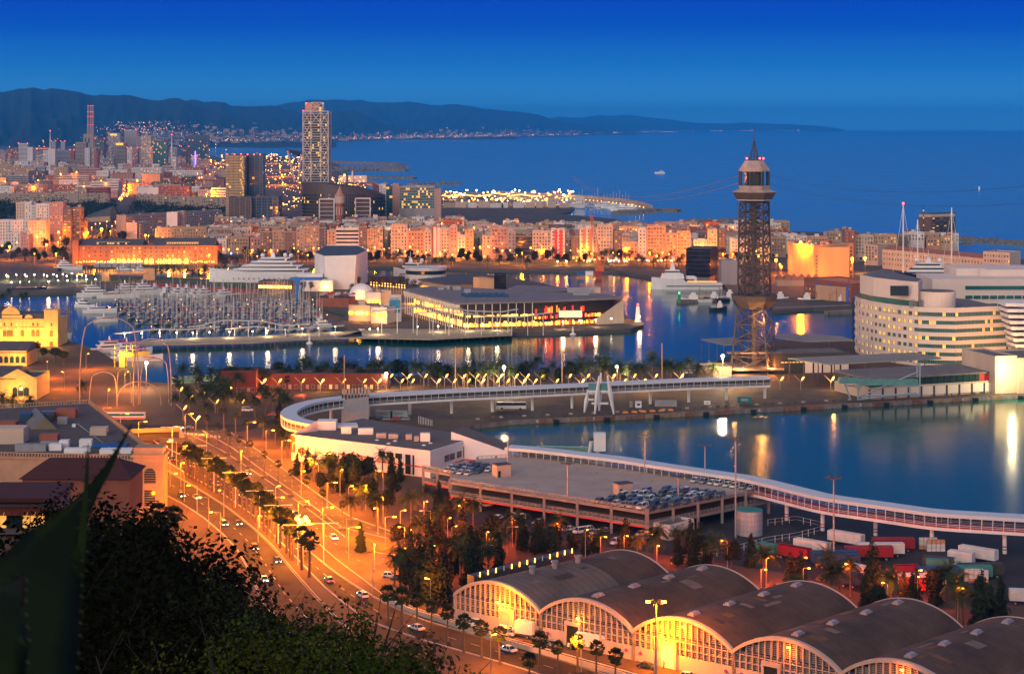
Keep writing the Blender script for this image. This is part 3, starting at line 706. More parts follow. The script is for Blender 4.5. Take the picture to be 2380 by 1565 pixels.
for i,x in enumerate((205,211,216)):
 mb=MB();X=XA(x,Yc);za,zb=ZA(312,Yc),ZA(245.5,Yc);mb.tube([(X,Yc,za-3),(X,Yc,za+(zb-za)*.6),(X,Yc,zb)],[5.2,3.6,3.2],8)
 c=part('chimney',mb,M('chimney_concrete',(.33,.22,.2),.9,.1,.02),e)
 mb=MB()
 for f in (.33,.62,.78,1.0):mb.lathe((X,Yc,za+(zb-za)*f),[(4.6-1.2*f,-.7),(4.8-1.2*f,0),(4.6-1.2*f,.7)],8)
 mb.v=[(v[0]-e.location.x,v[1]-e.location.y,v[2]-e.location.z) for v in mb.v]
 put('beacon_ring',mb.mesh('beacon_ring',M('red_ring',(.8,.1,.1),.5,0,emit=(1,.06,.05),es=1.6)),c)
mb=MB();
for x in (-22,-10):mb.box(((x0+x1)/2+x+6,Yc-12.8,zt-22),(5,.5,18))
part('opening',mb,GLASSD,e)
for xl,xr,yt,Y,wl,st,lab in [
 (130,206,409,3500,2,'b','long beige office with horizontal window bands'),(260,309,403,3700,7,'v','broad red brick block with vertical ribs'),
 (306,375,391,3900,6,'g','white gridded block with a dark brown top floor'),(66,106,398,3600,9,'g','dark olive glass office block'),
 (212,275,423,3100,6,'b','low white factory with strip windows and violet corner'),(3,66,409,3500,5,'b','pale grey strip-window block left of the dark olive one'),
 (125,158,389,4100,1,'g','cream mid-rise below the blank white tower'),(184,232,392,4100,3,'b','long pinkish-brown block under the tan high-rise'),
 (232,262,397,4000,6,'g','white low block left of the red ribbed one'),(330,372,405,3400,1,'n','orange brick shed in front of the gridded block'),
 (394,422,415,3300,7,'g','dark red block left of the avenue lights'),(420,450,412,3350,9,'g','dark glass low block by the avenue lights'),
 (452,520,418,3250,7,'g','long dark red brick block under the avenue lights'),(395,470,397,4200,6,'g','white stepped housing below the mast tower'),
 (320,368,437,2950,6,'n','white windowless hall above the terrace row'),(368,440,434,2950,7,'g','brick red terrace with large openings'),
 (490,525,438,2900,6,'b','white and red building beside the gold glass tower'),(105,130,408,3500,7,'g','small brick red block between olive and beige offices'),
 (375,400,392,4300,5,'g','grey office right of the gridded block'),(180,250,437,2950,7,'b','long dark red strip block above the terrace'),
 (38,100,430,3000,0,'g','brown tenement with orange lit wall')]:
 eq=bpx('city_block',xl,xr,yt,Y,R.uniform(18,34),wl,lab,cat='building',clutter=3);e,q=eq;zt=ZA(yt,Y)
 if st == 'b':bands(e,q[0],q[1],3,zt,max(2,int(zt/4)),GLASSD,.4)
 elif st == 'g':dress(eq,yt,Y,3.6,3.6,4,ww=1.8,wh=1.8,lit=.12,indiv=False)
 elif st == 'v':
  mb=MB()
  for i in range(14):p=q[0].lerp(q[1],(i+.5)/14);mb.box((p.x,p.y-.4,zt/2+1),(.9,.8,zt-3))
  part('rib',mb,WALLS[2],e,kind='stuff')
def near_(L_,px):return min(L_,key=lambda t:abs(t[0]-px))[1]
LMK=[(-60,'left frame edge'),(5,'pinkish edge block'),(54,'pale striped high-rise'),(85,'gap right of the striped high-rise'),(120,'blank white tower'),(150,'grey slim twin tower'),(187,'wide tan high-rise'),(225,'red round tower'),(250,'dark grid tower'),(268,'lit crown tower'),(302,'tall ribbed tower'),(340,'red-beacon tower'),(370,'teal glass tower'),(405,'thin mast block'),(450,'violet light strip'),(480,'blue-black glass tower'),(510,'edge of the gold tower')]
def fill_rows(rows,label_fn,group,hmin,hmax,wmin,wmax,pal,avoid=None,wins=True,clut=(1,3),nm='city_block',cat='building'):
 n_=0
 for ri,(Y,xa,xb,ja) in enumerate(rows):
  x=XA(xa,Y)
  while x<XA(xb,Y):
   w_=R.uniform(wmin,wmax);px=CX+(x+w_/2)*F/Y;y_=Y+R.uniform(-ja,ja)
   if not (avoid and avoid(px,Y)):
    wl=R.choice(pal);h=R.uniform(hmin,hmax)
    e,q=block(nm,(x,y_+R.uniform(-2,2)),(x+w_-.4,y_+R.uniform(-2,2)),R.uniform(12,20),2,2+h,wl,label_fn(wl,ri,px),cat=cat,group=group,clutter=R.randint(*clut),roof=R.choice([ROOFG,ROOFG,TERRA,WALLS[5],WALLS[3]]))
    if wins:facade(e,q[0],q[1],h-5,h+1.2,max(2,int(w_/2.8)),2,ww=1.2,wh=1.6,lit=.16,shut=.2,indiv=False)
    n_ += 1
   x += w_+(R.uniform(0,1) if R.random()<.8 else 8)
 return n_
fmb=MB()
for Y,b in ((7600,260),(7200,300),(6900,300),(6500,380),(6200,440),(5950,470),(5700,480),(5300,485),(5000,485),(4750,500),(4500,500)):
 x=XA(-90,Y)
 while x<XA(b,Y):
  w_=R.uniform(16,42);h=R.uniform(9,24);y_=Y+R.uniform(-60,60);fmb.box((x+w_/2,y_,2+h/2),(w_-.5,R.uniform(12,22),h),R.uniform(-.1,.1),R.choice([0,1,2,3,3,4,5,5,6]))
  for k in range(int(w_/5)):fmb.box((x+3+k*5,y_-11.2,h-2),(2,.4,1.6),0,7 if R.random()<.8 else 8)
  if R.random()<.5:fmb.box((x+w_*R.uniform(.2,.8),y_,h+3),(4,4,3),0,5)
  x += w_+R.uniform(0,10)
tag(part('distant_city',fmb,[WALLS[0],WALLS[1],WALLS[2],WALLS[3],WALLS[5],WALLS[6],WALLS[7],GLASSD,LIT]),'carpet of small far city blocks round the skyline towers','city',kind='stuff')
rows=[(Y,-90,b,20) for Y,b in ((4250,520),(3950,450),(3700,450),(3450,395),(3250,460),(3080,490),(2960,520))]
def av(px,Y):return (Y<4000 and 262<px<315 and Y<3300) or (425<px<470+(4600-Y)*.0 and Y>3300 and 3300<Y<4000)
fill_rows(rows,lambda w_,r,px:'%s city block below the %s, %s row above the park' % (WN[w_],near_(LMK,px),ORDS[6-r]),'city blocks below the skyline towers',9,22,18,48,[0,0,1,2,3,3,5,6,6,7,4],av,clut=(0,2))
for (xl,xr,yt,Y,lab) in ((-40,252,451,2860,'long tan terrace with stair towers above the park, left of the green avenue'),(316,522,453,2820,'long tan terrace above the park, between avenue and gold tower')):
 eq=bpx('terrace_row',xl,xr,yt,Y,12,0,lab,cat='terrace',clutter=0,Yr=Y-(0 if xl<0 else 150));e,q=eq
 dress(eq,yt,Y,3.4,5.5,3,ww=3.2,wh=1.7,lit=.03,shut=.5,indiv=False,side=False);d=(q[1]-q[0])
 for i in range(14):p=q[0]+d*(i+.5)/14;mb=MB();mb.box((p.x,p.y+2,ZA(yt,Y)/2+3),(3,5,ZA(yt,Y)));part('stair_tower',mb,WALLS[0],e)
e,q=glass_tower(525,567,361,2400,26,M('gold_lit_glass',(.42,.26,.08),.3,.25,.08),'rounded glass tower with a gold glowing front, left half of the tall pair',3.4,litf=.05)  # gold light on the front is put into the glass colour
glass_tower(567,610,360,2425,26,GLASSB,'dark blue glass half of the tall pair',3.4,litf=.02)
glass_tower(531,583,460,2330,40,M('bronze_glass',(.10,.07,.05),.2,.2,.1),'lower bronze glass block at the foot of the gold tower',3.4,litf=.02)
glass_tower(583,646,459,2340,40,GLASSB,'lower blue glass block at the foot of the tall pair',3.6,litf=.02)
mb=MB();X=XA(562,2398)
for i in range(30):mb.box((X+R.uniform(-2,2),2399,20+i*2.1),(R.uniform(.6,2.2),.4,1.4))  # orange reflections in the glass, put in as small glowing boxes
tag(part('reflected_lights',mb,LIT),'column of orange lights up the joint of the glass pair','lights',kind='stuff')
for x,y in ((528,359),(545,359),(560,358.5),(575,359),(590,359),(604,359)):
 mb=MB();mb.ball((XA(x,2402),2402,ZA(y,2402)),.9,5);tag(part('roof_beacon',mb,BULB_R),'small red beacon on the roof edge of the glass pair','beacon','red beacons on the glass pair')
Y=2250;ht=empty('hotel_tower',(XA(735,Y),Y,2),'tall hotel tower wrapped in a white steel cross-braced frame','tower')
xs=[XA(x,Y) for x in (704,722.5,745.6,763)];zt=ZA(259,Y);x3=XA(767,Y+30)
mb=MB();mb.prism([(xs[0]+1,Y+1.5),(xs[3]-1,Y+1.5),(xs[3]-1,Y+31),(xs[0]+1,Y+31)],2,zt-2);part('core',mb,M('hotel_core',(.16,.15,.14),.5,.2,.2),ht)
fm=MB();nm=9;zs=[zt-(zt-2)*i/nm for i in range(nm+1)]
for x in xs:fm.bar((x,Y,2),(x,Y,zt),1.0)
fm.bar((xs[3]+.2,Y+30,2),(xs[3]+.2,Y+30,zt),1.0);fm.bar((xs[0]-.2,Y+30,2),(xs[0]-.2,Y+30,zt),1.0)
for i,z in enumerate(zs):
 fm.bar((xs[0],Y,z),(xs[3],Y,z),.9);fm.bar((xs[3],Y,z),(xs[3],Y+30,z),.8);fm.bar((xs[0],Y,z),(xs[0],Y+30,z),.8)
 if i<nm:
  z2=zs[i+1]
  for a,b in ((0,1),(2,3)):fm.bar((xs[a],Y,z),(xs[b],Y,z2),.65);fm.bar((xs[b],Y,z),(xs[a],Y,z2),.65)
  if i in (0,4,8):fm.bar((xs[1],Y,z),(xs[2],Y,z2),.65);fm.bar((xs[2],Y,z),(xs[1],Y,z2),.65)
  fm.bar((xs[3],Y,z),(xs[3],Y+15,z2),.5);fm.bar((xs[3],Y+30,z),(xs[3],Y+15,z2),.5)
  for j in range(1,5):fm.bar((xs[0],Y+.5,z+(z2-z)*j/5),(xs[3],Y+.5,z+(z2-z)*j/5),.4)
part('steel_frame',fm,M('frame_white',(.62,.54,.5),.6,.05),ht)
wd=MB();nf=43
for r in range(nf):
 for c in range(12):
  x=xs[0]+2+(xs[3]-xs[0]-4)*(c+.5)/12;z=5+(zt-8)*(r+.5)/nf;u=R.random()
  k=1 if u<(.28 if c in (2,3,7,8,10) else .05) else (2 if u>.92 else 0)
  p=[(x-1,Y+1.3,z-.8),(x+1,Y+1.3,z-.8),(x+1,Y+1.3,z+.8),(x-1,Y+1.3,z+.8)]
  if k == 1:
   b_=ht.location;put('window',wmesh('y',2.0,1.6),ht,(x-b_.x,Y+1.2-b_.y,z-b_.z))
  else:wd.add(p,[(0,1,2,3)],0 if k == 0 else 1)
part('dark_window',wd,[GLASSD,GLASST],ht,kind='stuff')
mb=MB();mb.box((XA(724,Y),Y+12,ZA(250,Y)),(17,14,12));part('penthouse',mb,WALLS[8],ht)
mb=MB();xa,xb=XA(722.5,Y),XA(749,Y);za,zb=zt,ZA(238.5,Y)
for x in (xa,xb):
 for y in (Y+2,Y+16):mb.bar((x,y,za),(x,y,zb),.8)
for z in (zb,(za+zb)/2):
 for y in (Y+2,Y+16):mb.bar((xa,y,z),(xb,y,z),.7)
mb.bar((xa,Y+2,za),(xb,Y+2,zb),.6);mb.bar((xb,Y+2,za),(xa,Y+2,zb),.6)
part('crown_frame',mb,MATS['frame_white'],ht)
mb=MB();mb.box(((xa+xb)/2,Y+9,za+3),(9,6,5));part('crown_light',mb,LITY,ht)
mb=MB();[mb.ball((XA(x,Y),Y+3,ZA(y,Y)),.9,5) for x,y in ((704,258),(711,240),(749,241))];part('beacon',mb,BULB_R,ht)
Y=2150;e=empty('wedge_building',(XA(795,Y),Y+25,2),'dark bronze wooden-clad wedge building with a long curved sloping roof','building')
rings=[];cxw,aw,bw=XA(794,Y),XA(892,Y)-XA(794,Y),28;mb=MB();nn_=40
low=[(cxw+aw*cos(2*pi*k/nn_),Y+28+bw*sin(2*pi*k/nn_)) for k in range(nn_)]
hi=[ZA(interp([(697,424),(760,428),(830,437),(892,455)],CX+p[0]*F/Y),Y) for p in low]
mb.add([(p[0],p[1],2) for p in low]+[(p[0],p[1],h) for p,h in zip(low,hi)]+[(cxw,Y+28,sum(hi)/nn_)],[(k,(k+1) % nn_,nn_+(k+1) % nn_,nn_+k) for k in range(nn_)]+[(nn_+k,nn_+(k+1) % nn_,2*nn_) for k in range(nn_)])
part('wall',mb,M('bronze_cladding',(.06,.035,.025),.5,.3,.3),e)
mb=MB()
for k in range(nn_ // 2,nn_):
 for r in range(10):
  for s in range(3):
   a=2*pi*(k+s/3)/nn_;z=5+r*4;
   if z>min(hi[k],hi[(k+1) % nn_])-4:continue
   x,y=cxw+(aw+.3)*cos(a),Y+28+(bw+.3)*sin(a);mb.box((x,y,z),(.9,.4,2.6),atan2(cos(a)*bw,-sin(a)*aw),1 if R.random()<.07 else 0)
part('window',mb,[GLASSD,LITY],e,kind='stuff')
Y=2050;e=empty('water_tower',(XA(789,Y),Y,2),'ornate brick water tower with a pointed tiled cap','water tower');Zs=lambda y:ZA(y,Y)-2;mb=MB()
mb.lathe((0,0,0),[(4.1,0),(4.0,Zs(476)),(4.4,Zs(474))],12);part('shaft',mb,WALLS[7],e,world=0)
mb=MB();mb.lathe((0,0,0),[(4.4,Zs(474)),(5.5,Zs(471)),(5.6,Zs(457)),(5.2,Zs(455))],16);part('tank',mb,WALLS[2],e,world=0)
mb=MB();mb.lathe((0,0,0),[(6,Zs(455)),(3.6,Zs(449)),(3.2,Zs(446)),(1.2,Zs(438)),(.3,Zs(431.5))],12);part('cap',mb,M('cap_tile',(.4,.2,.16),.8,.2),e,world=0)
for k in range(8):
 mb=MB();a=k*pi/4;mb.box((4.05*cos(a),4.05*sin(a),Zs(490)),(.5,1.0,9),a);part('arched_window',mb,WALLS[2],e,world=0)
eq=bpx('hotel_slab',927,1010,434,2230,30,5,'wide hotel slab with a lit glass grid facade near the far marina',cat='hotel',clutter=2,Yr=2230);e,q=eq;z1=ZA(434,2230)
facade(e,q[0],q[1],z1-26,z1-1,17,8,ww=2.1,wh=2.4,indiv=True,kinds=lambda r,c:R.choice('yltttdtt'))
bpx('city_block',1010,1025,440,2228,28,3,'brown blank end wing of the lit glass hotel slab',cat='building',clutter=0)
eq=bpx('city_block',881,897,429.5,2240,26,6,'white dotted tower block left of the hotel slab',cat='building',clutter=1);dress(eq,429.5,2240,3.2,3,5,ww=1.3,wh=1.3,indiv=False)
glass_tower(897,912,433,2242,26,GLASST,'green glass slice between white block and hotel slab',3.4,litf=.15)
bpx('city_block',912,927,429,2236,26,3,'brownish blank tower slice left of the hotel slab',cat='building',clutter=1)
for xl,xr,yt,Y in ((742,776,461.5,2080),(826,860,460,2080)):
 e=empty('frame_building',(XA((xl+xr)/2,Y),Y,2),'white open concrete frame building '+('left' if xl<800 else 'right')+' of the brick water tower','building')
 xa,xb,zt=XA(xl,Y),XA(xr,Y),ZA(yt,Y);mb=MB();mb.box(((xa+xb)/2,Y+8,zt/2+1),(xb-xa-1,8,zt-4));part('core',mb,WALLS[4],e)
 mb=MB()
 for x in (xa,xb):mb.box((x,Y,zt/2+1),(1.2,1.2,zt-2))
 for i in range(8):mb.box(((xa+xb)/2,Y+2,zt-.5-i*(zt-3)/8),(xb-xa,5,.5 if i else 1.4))
 part('frame',mb,WALLS[6],e)
e=empty('rust_screen',(XA(873,2200),2200,2),'slanted rust red screen wall left of the white dotted block','screen');mb=MB();xa,xb=XA(866,2200),XA(880,2200)
mb.add([(xa,2200,20),(xb,2200,20),(xb,2200,ZA(432,2200)),(xa,2200,ZA(425,2200)),(xa,2203,20),(xb,2203,20),(xb,2203,ZA(432,2200)),(xa,2203,ZA(425,2200))],[(0,1,2,3),(7,6,5,4),(3,2,6,7),(1,5,6,2),(4,0,3,7)]);part('panel',mb,M('rust',(.14,.03,.02),.6,.3,.1),e)
e=empty('solar_pergola',(XA(683,3900),3900,2),'huge tilted dark solar panel pergola left of the hotel tower','solar canopy');Y=3900;mb=MB()
P=[(XA(662,Y),Y,ZA(346,Y)),(XA(706,Y),Y-30,ZA(351,Y)),(XA(706,Y),Y+60,ZA(365,Y)),(XA(684,Y),Y+60,ZA(363,Y))];mb.add(P+[(p[0],p[1],p[2]-2) for p in P],[(0,1,2,3),(7,6,5,4),(0,4,5,1),(3,7,4,0),(2,6,7,3)]);part('panel',mb,M('solar_dark',(.03,.025,.06),.4,.1),e)
mb=MB();mb.bar((XA(682,Y),Y+20,2),(XA(668,Y),Y,ZA(349,Y)),3);mb.bar((XA(690,Y),Y+20,2),(XA(700,Y),Y,ZA(356,Y)),3);part('support',mb,WALLS[6],e)
e=empty('black_obelisk',(XA(806.5,2700),2700,2),'thin black upright slab standing before the beach','sculpture');mb=MB();h=ZA(400,2700)-2;mb.box((0,0,h/2),(3.8,2,h),0,0,.6);part('slab',mb,WALLS[9],e,world=0)
eq=bpx('beach_station',787,852,409,3900,14,6,'long low white beach station on the shore',cat='building',clutter=2);bpx('beach_tower',817,820,398,3895,6,6,'slim white watch tower on the beach station',cat='tower',clutter=0)
hs=[(37,58,471.5,1960,2,'pale beige tower block of the housing cluster, leftmost tall one'),(58,73,471,1955,6,'white tower block with round holes beside the pale beige one'),(73,85,478,1950,6,'narrow white recessed block between the tall ones'),
      (85,114,475,1940,6,'white tower block with regular dark windows'),(114,147,471.5,1930,3,'pinkish white tall block lit orange at its foot'),
      (146,166,484,1900,9,'dark brown narrow tower with white framed windows'),(166,187,483,1905,4,'brown tower with pale bands, right of the dark one'),(187,196,514,1910,4,'dark low annex right of the brown tower'),
      (-40,26,513,1850,6,'low white stepped block at the left edge'),(26,66,513,1845,6,'low white block with a round hole, second from the edge'),(65,107,513,1835,2,'beige low block before the white tower'),(11,48,541,1780,6,'front white block above the trees, left'),(48,68,547,1775,3,'small pinkish front block above the trees')]
for xl,xr,yt,Y,wl,lab in hs:
 eq=bpx('apartment_block',xl,xr,yt,Y,16,wl,lab,cat='apartment block',clutter=1)
 dk=wl in (9,4);dress(eq,yt,Y,2.9 if dk else 3.1,2.6 if not dk else 3.4,5,ww=.8 if not dk else 2.4,wh=1.8 if not dk else 1.2,lit=.10,shut=.45 if dk else .15,indiv=True,side=False)
 dress(eq,yt,Y,3.1,3.0,5,ww=.8,wh=1.7,lit=.1,indiv=False) if False else None
for (xa,Ya,xb,Yb,yt,dp,lab) in ((292,1985,516,2110,501.5,14,'very long pale blue-grey slab block running right from the square'),(318,1925,345,1950,519,12,'lower pale pink slab in front of the long one')):
 z1=ZA(yt,Ya);e,q=block('slab_block',(XA(xa,Ya),Ya),(XA(xb,Yb),Yb),dp,2,z1,5,lab,clutter=5 if xb>400 else 1)
 facade(e,q[0],q[1],4,z1-1,int((q[1]-q[0]).length/3),7,ww=1.2,wh=1.3,lit=.04,shut=.2,indiv=False)
 mb=MB();a=q[0]
 for i in range(7):mb.box((a.x+5,a.y-.6,5+i*(z1-4)/7),(8,1.3,1.1),atan2((q[1]-q[0]).y,(q[1]-q[0]).x),0)
 part('balcony',mb,WALLS[1],e,kind='stuff')
eq=bpx('city_block',387,412,495,1960,12,6,'white block with blank grey flank before the long slab',clutter=1,side=5);eq=bpx('city_block',411,428,492,1975,12,5,'grey blank-walled block beside the small white one',clutter=1)
bl=[]
for i in range(330):
 px=R.uniform(-60,530);Y=R.uniform(2150,2780)
 if 262<px<312 and Y>2450:continue
 if 190<px<270 and Y<2280:continue
 h=R.uniform(9,15)*(1 if px<330 else .8);bl.append(((XA(px,Y),Y,h*.6),[R.uniform(7,12),R.uniform(7,12),h*.55]))
tag(part('park_woods',leaf_cloud(bl,17000,2.6,3),LEAF),'dark mass of park trees behind the white housing','woods',kind='stuff')
e=empty('park_hall',(XA(235,2330),2330,2),'curved grey roofed hall with an orange side among the park trees','hall');xa,xb=XA(205,2330),XA(264,2330);mb=MB()
mb.loft([[(x,2330+y,2+(1-(y/22) ** 2)*hh+4) for y in (-20,-10,0,10,20)] for x,hh in ((xa,4),(xb,15))],0,False);part('roof',mb,M('slate_roof',(.07,.065,.07),.7,.2,.2),e)
mb=MB();mb.add([(xb,2310,2),(xb,2350,2),(xb,2350,10),(xb,2330,21),(xb,2310,10)],[(0,1,2,3,4)]);mb.add([(xa,2310,2),(xb,2310,2),(xb,2310,9),(xa,2310,7)],[(0,1,2,3)]);part('wall',mb,WALLS[1],e)
from mathutils.bvhtree import BVHTree
BV=[BVHTree.FromPolygons([v.co[:] for v in o.data.vertices],[p.vertices[:] for p in o.data.polygons]) for o in COL.objects if o.name in ('far_hills','coastal_hills','foothills','mountain_ridge')]
def onhill(px,py):
 d=Vector(((px-CX)/F,1,-(py-EYE)/F));best=None
 for b in BV:
  h=b.ray_cast(Vector((0,0,H)),d.normalized())
  if h[0] and (best is None or h[0].y<best.y):best=h[0]
 if best is None:
  Y=min(F*(H-4)/max(13.3,py-EYE),38000);best=Vector((XA(px,Y),Y,4))
 return best
def scatter_lights(name,n,fn,mats,sz,label):
 mb=MB()
 for i in range(n):
  x,y,z,s,m=fn(i)
  s *= sz;mb.add([(x-s,y,z),(x,y-s,z),(x+s,y,z),(x,y+s,z),(x,y,z+s),(x,y,z-s)],[(0,1,4),(1,2,4),(2,3,4),(3,0,4),(1,0,5),(2,1,5),(3,2,5),(0,3,5)],m)
 o=part(name,mb,mats);tag(o,label,'lights',kind='stuff');return o
FL=[M('far_amber',(1,.6,.2),.5,0,emit=(1,.42,.12),es=7),M('far_white',(1,.9,.7),.5,0,emit=(1,.8,.6),es=5),M('far_red',(1,.2,.1),.5,0,emit=(1,.15,.08),es=6)]
cl=FARC[2:11]
def ln(i):
 u=R.random()
 if u<.45:px=R.uniform(480,1190) if R.random()<.7 else R.uniform(1190,1900);py=interp(cl,px)-abs(R.gauss(0,1.4 if px>1190 else 3))-.5
 elif u<.8:px=R.gauss(430,110) if R.random()<.5 else R.uniform(480,1200);py=interp(cl,px)-abs(R.gauss(0,12 if px<700 else 7))-1
 else:px=R.gauss(350,60);py=R.uniform(286,318)
 px=min(max(px,-20),1900)
 if px>1400 and R.random()<.5:px=R.choice([1432,1500,1545,1560,1665,1735,1745,1805,1830,1850])+R.gauss(0,6);py=interp(cl,px)-.8
 yc=interp(cl,px) if px>485 else 338
 g=onhill(px,min(py,yc-.3));Y=g.y
 return g.x,g.y,g.z+12,R.choice([.6,.8,.8,1.0,1.6])*Y/4300,R.choices([0,1,2],[6,3,1])[0]
scatter_lights('coast_lights',1500,ln,FL,.42,'string of amber town lights along the far coast and hills')
mb=MB()
for i in range(1500):
 px=R.choice([R.uniform(250,480),R.uniform(480,770),R.uniform(770,1350)]);yc=interp(cl,px) if px>485 else 338
 up=abs(R.gauss(0,13 if px<700 else 6))+.5;g=onhill(px,yc-up);Y=g.y
 h=R.uniform(8,24);mb.box((g.x,g.y,g.z+h*.4),(R.uniform(12,38),14,h),0,R.choice([0,1]))
tag(part('coast_town',mb,[WALLS[0],WALLS[9]]),'pale far town houses along the other coast','town',kind='stuff')
def lc(i):
 u=R.random()
 if u<.30:px=R.uniform(612,702);py=R.uniform(372,440) if R.random()<.7 else R.uniform(360,380)
 elif u<.42:t=R.random();k=R.random();px=455+70*t+(12 if k>.5 else 0);py=412-38*t+(6 if k>.5 else -2)
 elif u<.50:px=R.uniform(276,306);py=470-(px-276)*R.uniform(.5,1.6)
 elif u<.62:px=R.uniform(0,530);py=R.uniform(330,350)
 elif u<.78:px=R.uniform(0,520);py=R.uniform(350,450)
 elif u<.9:px=R.uniform(768,850);py=R.uniform(415,444)
 else:px=R.uniform(640,700);py=R.uniform(440,490)
 Y=YA(py,8);return XA(px,Y),Y,R.uniform(8,14),R.choice([.7,1,1,1.4,2])*Y/4300,R.choices([0,1],[9,1])[0]
scatter_lights('city_lights',520,lc,[M('city_amber',(1,.5,.1),.5,0,emit=(1,.36,.05),es=10),FL[1]],.8,'scattered orange street lights across the far city quarters')
for px,py,pw,h in ((650,410,9e5,25),(680,395,9e5,25),(655,430,6e5,20),(630,380,9e5,30),(490,394,1.2e6,25),(515,380,1.2e6,25),(290,450,5e5,14),(800,430,6e5,20),(100,345,2e6,40),(480,470,4e5,12)):
 p=W(px,py,2);e=empty('street_light',(p.x,p.y,2),'tall orange floodlight in the far city at about the %s' % ('expressway' if px>600 else 'avenue'),'street light','orange floodlights in the far city')
 mb=MB();mb.tube([(0,0,0),(0,0,h)],.35,5);part('post',mb,STEEL,e,world=0);mb=MB();mb.ball((0,0,h+.8),1.3,6);part('lamp_head',mb,BULB_S2,e,world=0)
 lamp('lamp_light',e,(0,0,h-1),pw,SOD,2)
# ---------------------------------------------------------------- the old fishing quarter: front row of the boulevard
front=[ # xl xr ytop wall lit-fraction balcony side label
 (360,397,531,1,.05,0,None,1850,'long low ochre block behind the red brick warehouse'),(397,480,529,1,.06,.4,None,1845,'ochre block with rows of tall dark balcony doors'),
 (489,541,531,0,.05,.5,None,1800,'left tan block with balconies of the boulevard row'),(541,584,531,2,.05,.5,4,1795,'right tan block with balconies beside the small gap'),
 (605,633,538,4,.08,.6,None,1725,'brown block with crowded balconies'),(633,662,536,0,.06,.4,None,1722,'plain tan block with a blank grey flank'),(661,688,538,4,.04,.3,5,1720,'narrow brown block with a grey side wall'),
 (688,705,531,0,.12,.6,None,1717,'slim tan block with awnings'),(705,742,527,0,.08,.5,None,1714,'tall tan grid-fronted block'),(742,760,528,9,.08,.6,None,1712,'dark slim block of stacked balconies'),
 (760,780,536,8,.06,.3,None,1710,'orange plastered block with white bay windows'),(780,834,532,6,.03,.0,None,1705,'white block with long horizontal window bands and a green awning'),
 (834,853,526,4,.06,.6,None,1702,'slim brown balcony block'),(853,875,533,1,.06,.5,None,1700,'ochre block with rounded gable'),(875,890,530,0,.06,.5,4,1699,'tan block with curved gable and dark flank'),
 (908,947,523,2,.04,.5,5,1694,'big ornate cream block with dormers, tallest of the middle'),(947,985,538,8,.06,.7,None,1690,'peach block with four rows of balconies'),
 (985,1003,536,2,.06,.5,None,1688,'pale cream bay-windowed block'),(1004,1023,527,7,.04,.0,None,1686,'red and white striped slim block'),(1023,1045,531,2,.06,.5,None,1684,'cream block right of the striped one'),
 (1045,1063,526,3,.08,.5,9,1682,'pinkish block with a black side wall'),(1063,1081,548,6,.06,.4,None,1680,'small white house between tall blocks'),(1081,1100,533,8,.05,.5,4,1679,'peach block with brown blank flank'),
 (1120,1140,547,5,.03,0,None,1676,'low grey blank-fronted house'),(1140,1179,529,3,.05,.9,None,1674,'pink block with wide dark balconies on every floor'),(1179,1198,538,5,.04,.3,None,1672,'narrow grey block right of the pink one'),
 (1198,1237,548,9,.10,0,None,1668,'low glass-fronted office with pale frame'),(1237,1280,538,2,.05,.5,None,1666,'cream block with tall arched windows'),(1280,1312,533,6,.04,.2,5,1663,'white block with two red vertical stripes'),
 (1327,1347,548,9,.06,0,None,1660,'dark low block with an orange wall'),(1347,1387,531,6,.04,0,None,1658,'white block with two orange vertical stripes'),(1387,1424,524,2,.04,0,4,1655,'tall beige block with small square windows'),
 (1426,1445,538,4,.06,.4,None,1652,'brown block beside the tall beige one'),(1445,1462,543,5,.10,.6,None,1651,'grey block of open balconies'),(1462,1483,563,8,.03,0,None,1650,'low orange block between tall neighbours'),
 (1483,1502,531,6,.05,.6,None,1648,'white block with a single curved gable and pink balconies'),(1503,1547,525,8,.07,.7,None,1646,'wide peach block with balconies and roof arcade'),(1547,1572,543,8,.08,.5,None,1644,'peach block with green awnings'),
 (1572,1604,538,1,.12,.4,0,1642,'ochre block with a blue roof edge'),(1612,1643,558,6,.15,0,None,1640,'low white block with green-lit windows'),(1644,1666,533,2,.06,.4,7,1637,'cream block with a brick red flank'),
 (1667,1687,532,9,.04,0,None,1640,'dark slim tower block behind the cable tower'),(1698,1736,557,6,.05,.3,None,1632,'white low block seen through the lattice tower'),(1740,1790,552,0,.05,.4,None,1640,'tan block just right of the lattice tower legs'),
 (1791,1826,551,0,.08,.4,4,1690,'tan block with ochre side by the yellow slab'),(1963,1986,536,7,.05,0,4,1640,'red tower block with white window squares'),(1986,2030,548,2,.05,.4,None,1650,'cream block with an eaves parapet right of the red tower'),
 (2031,2084,547,1,.10,.5,4,1652,'ochre block with tall windows and a lit roof room'),(2086,2115,548,4,.04,0,None,1700,'brown block behind the yacht masts')]
STRIPE={'two red':(REDP,(.3,.68)),'two orange':(M('orange_paint',(.6,.14,.03),.6,.1),(.2,.58)),'striped slim':(WALLS[6],(.3,.75))}
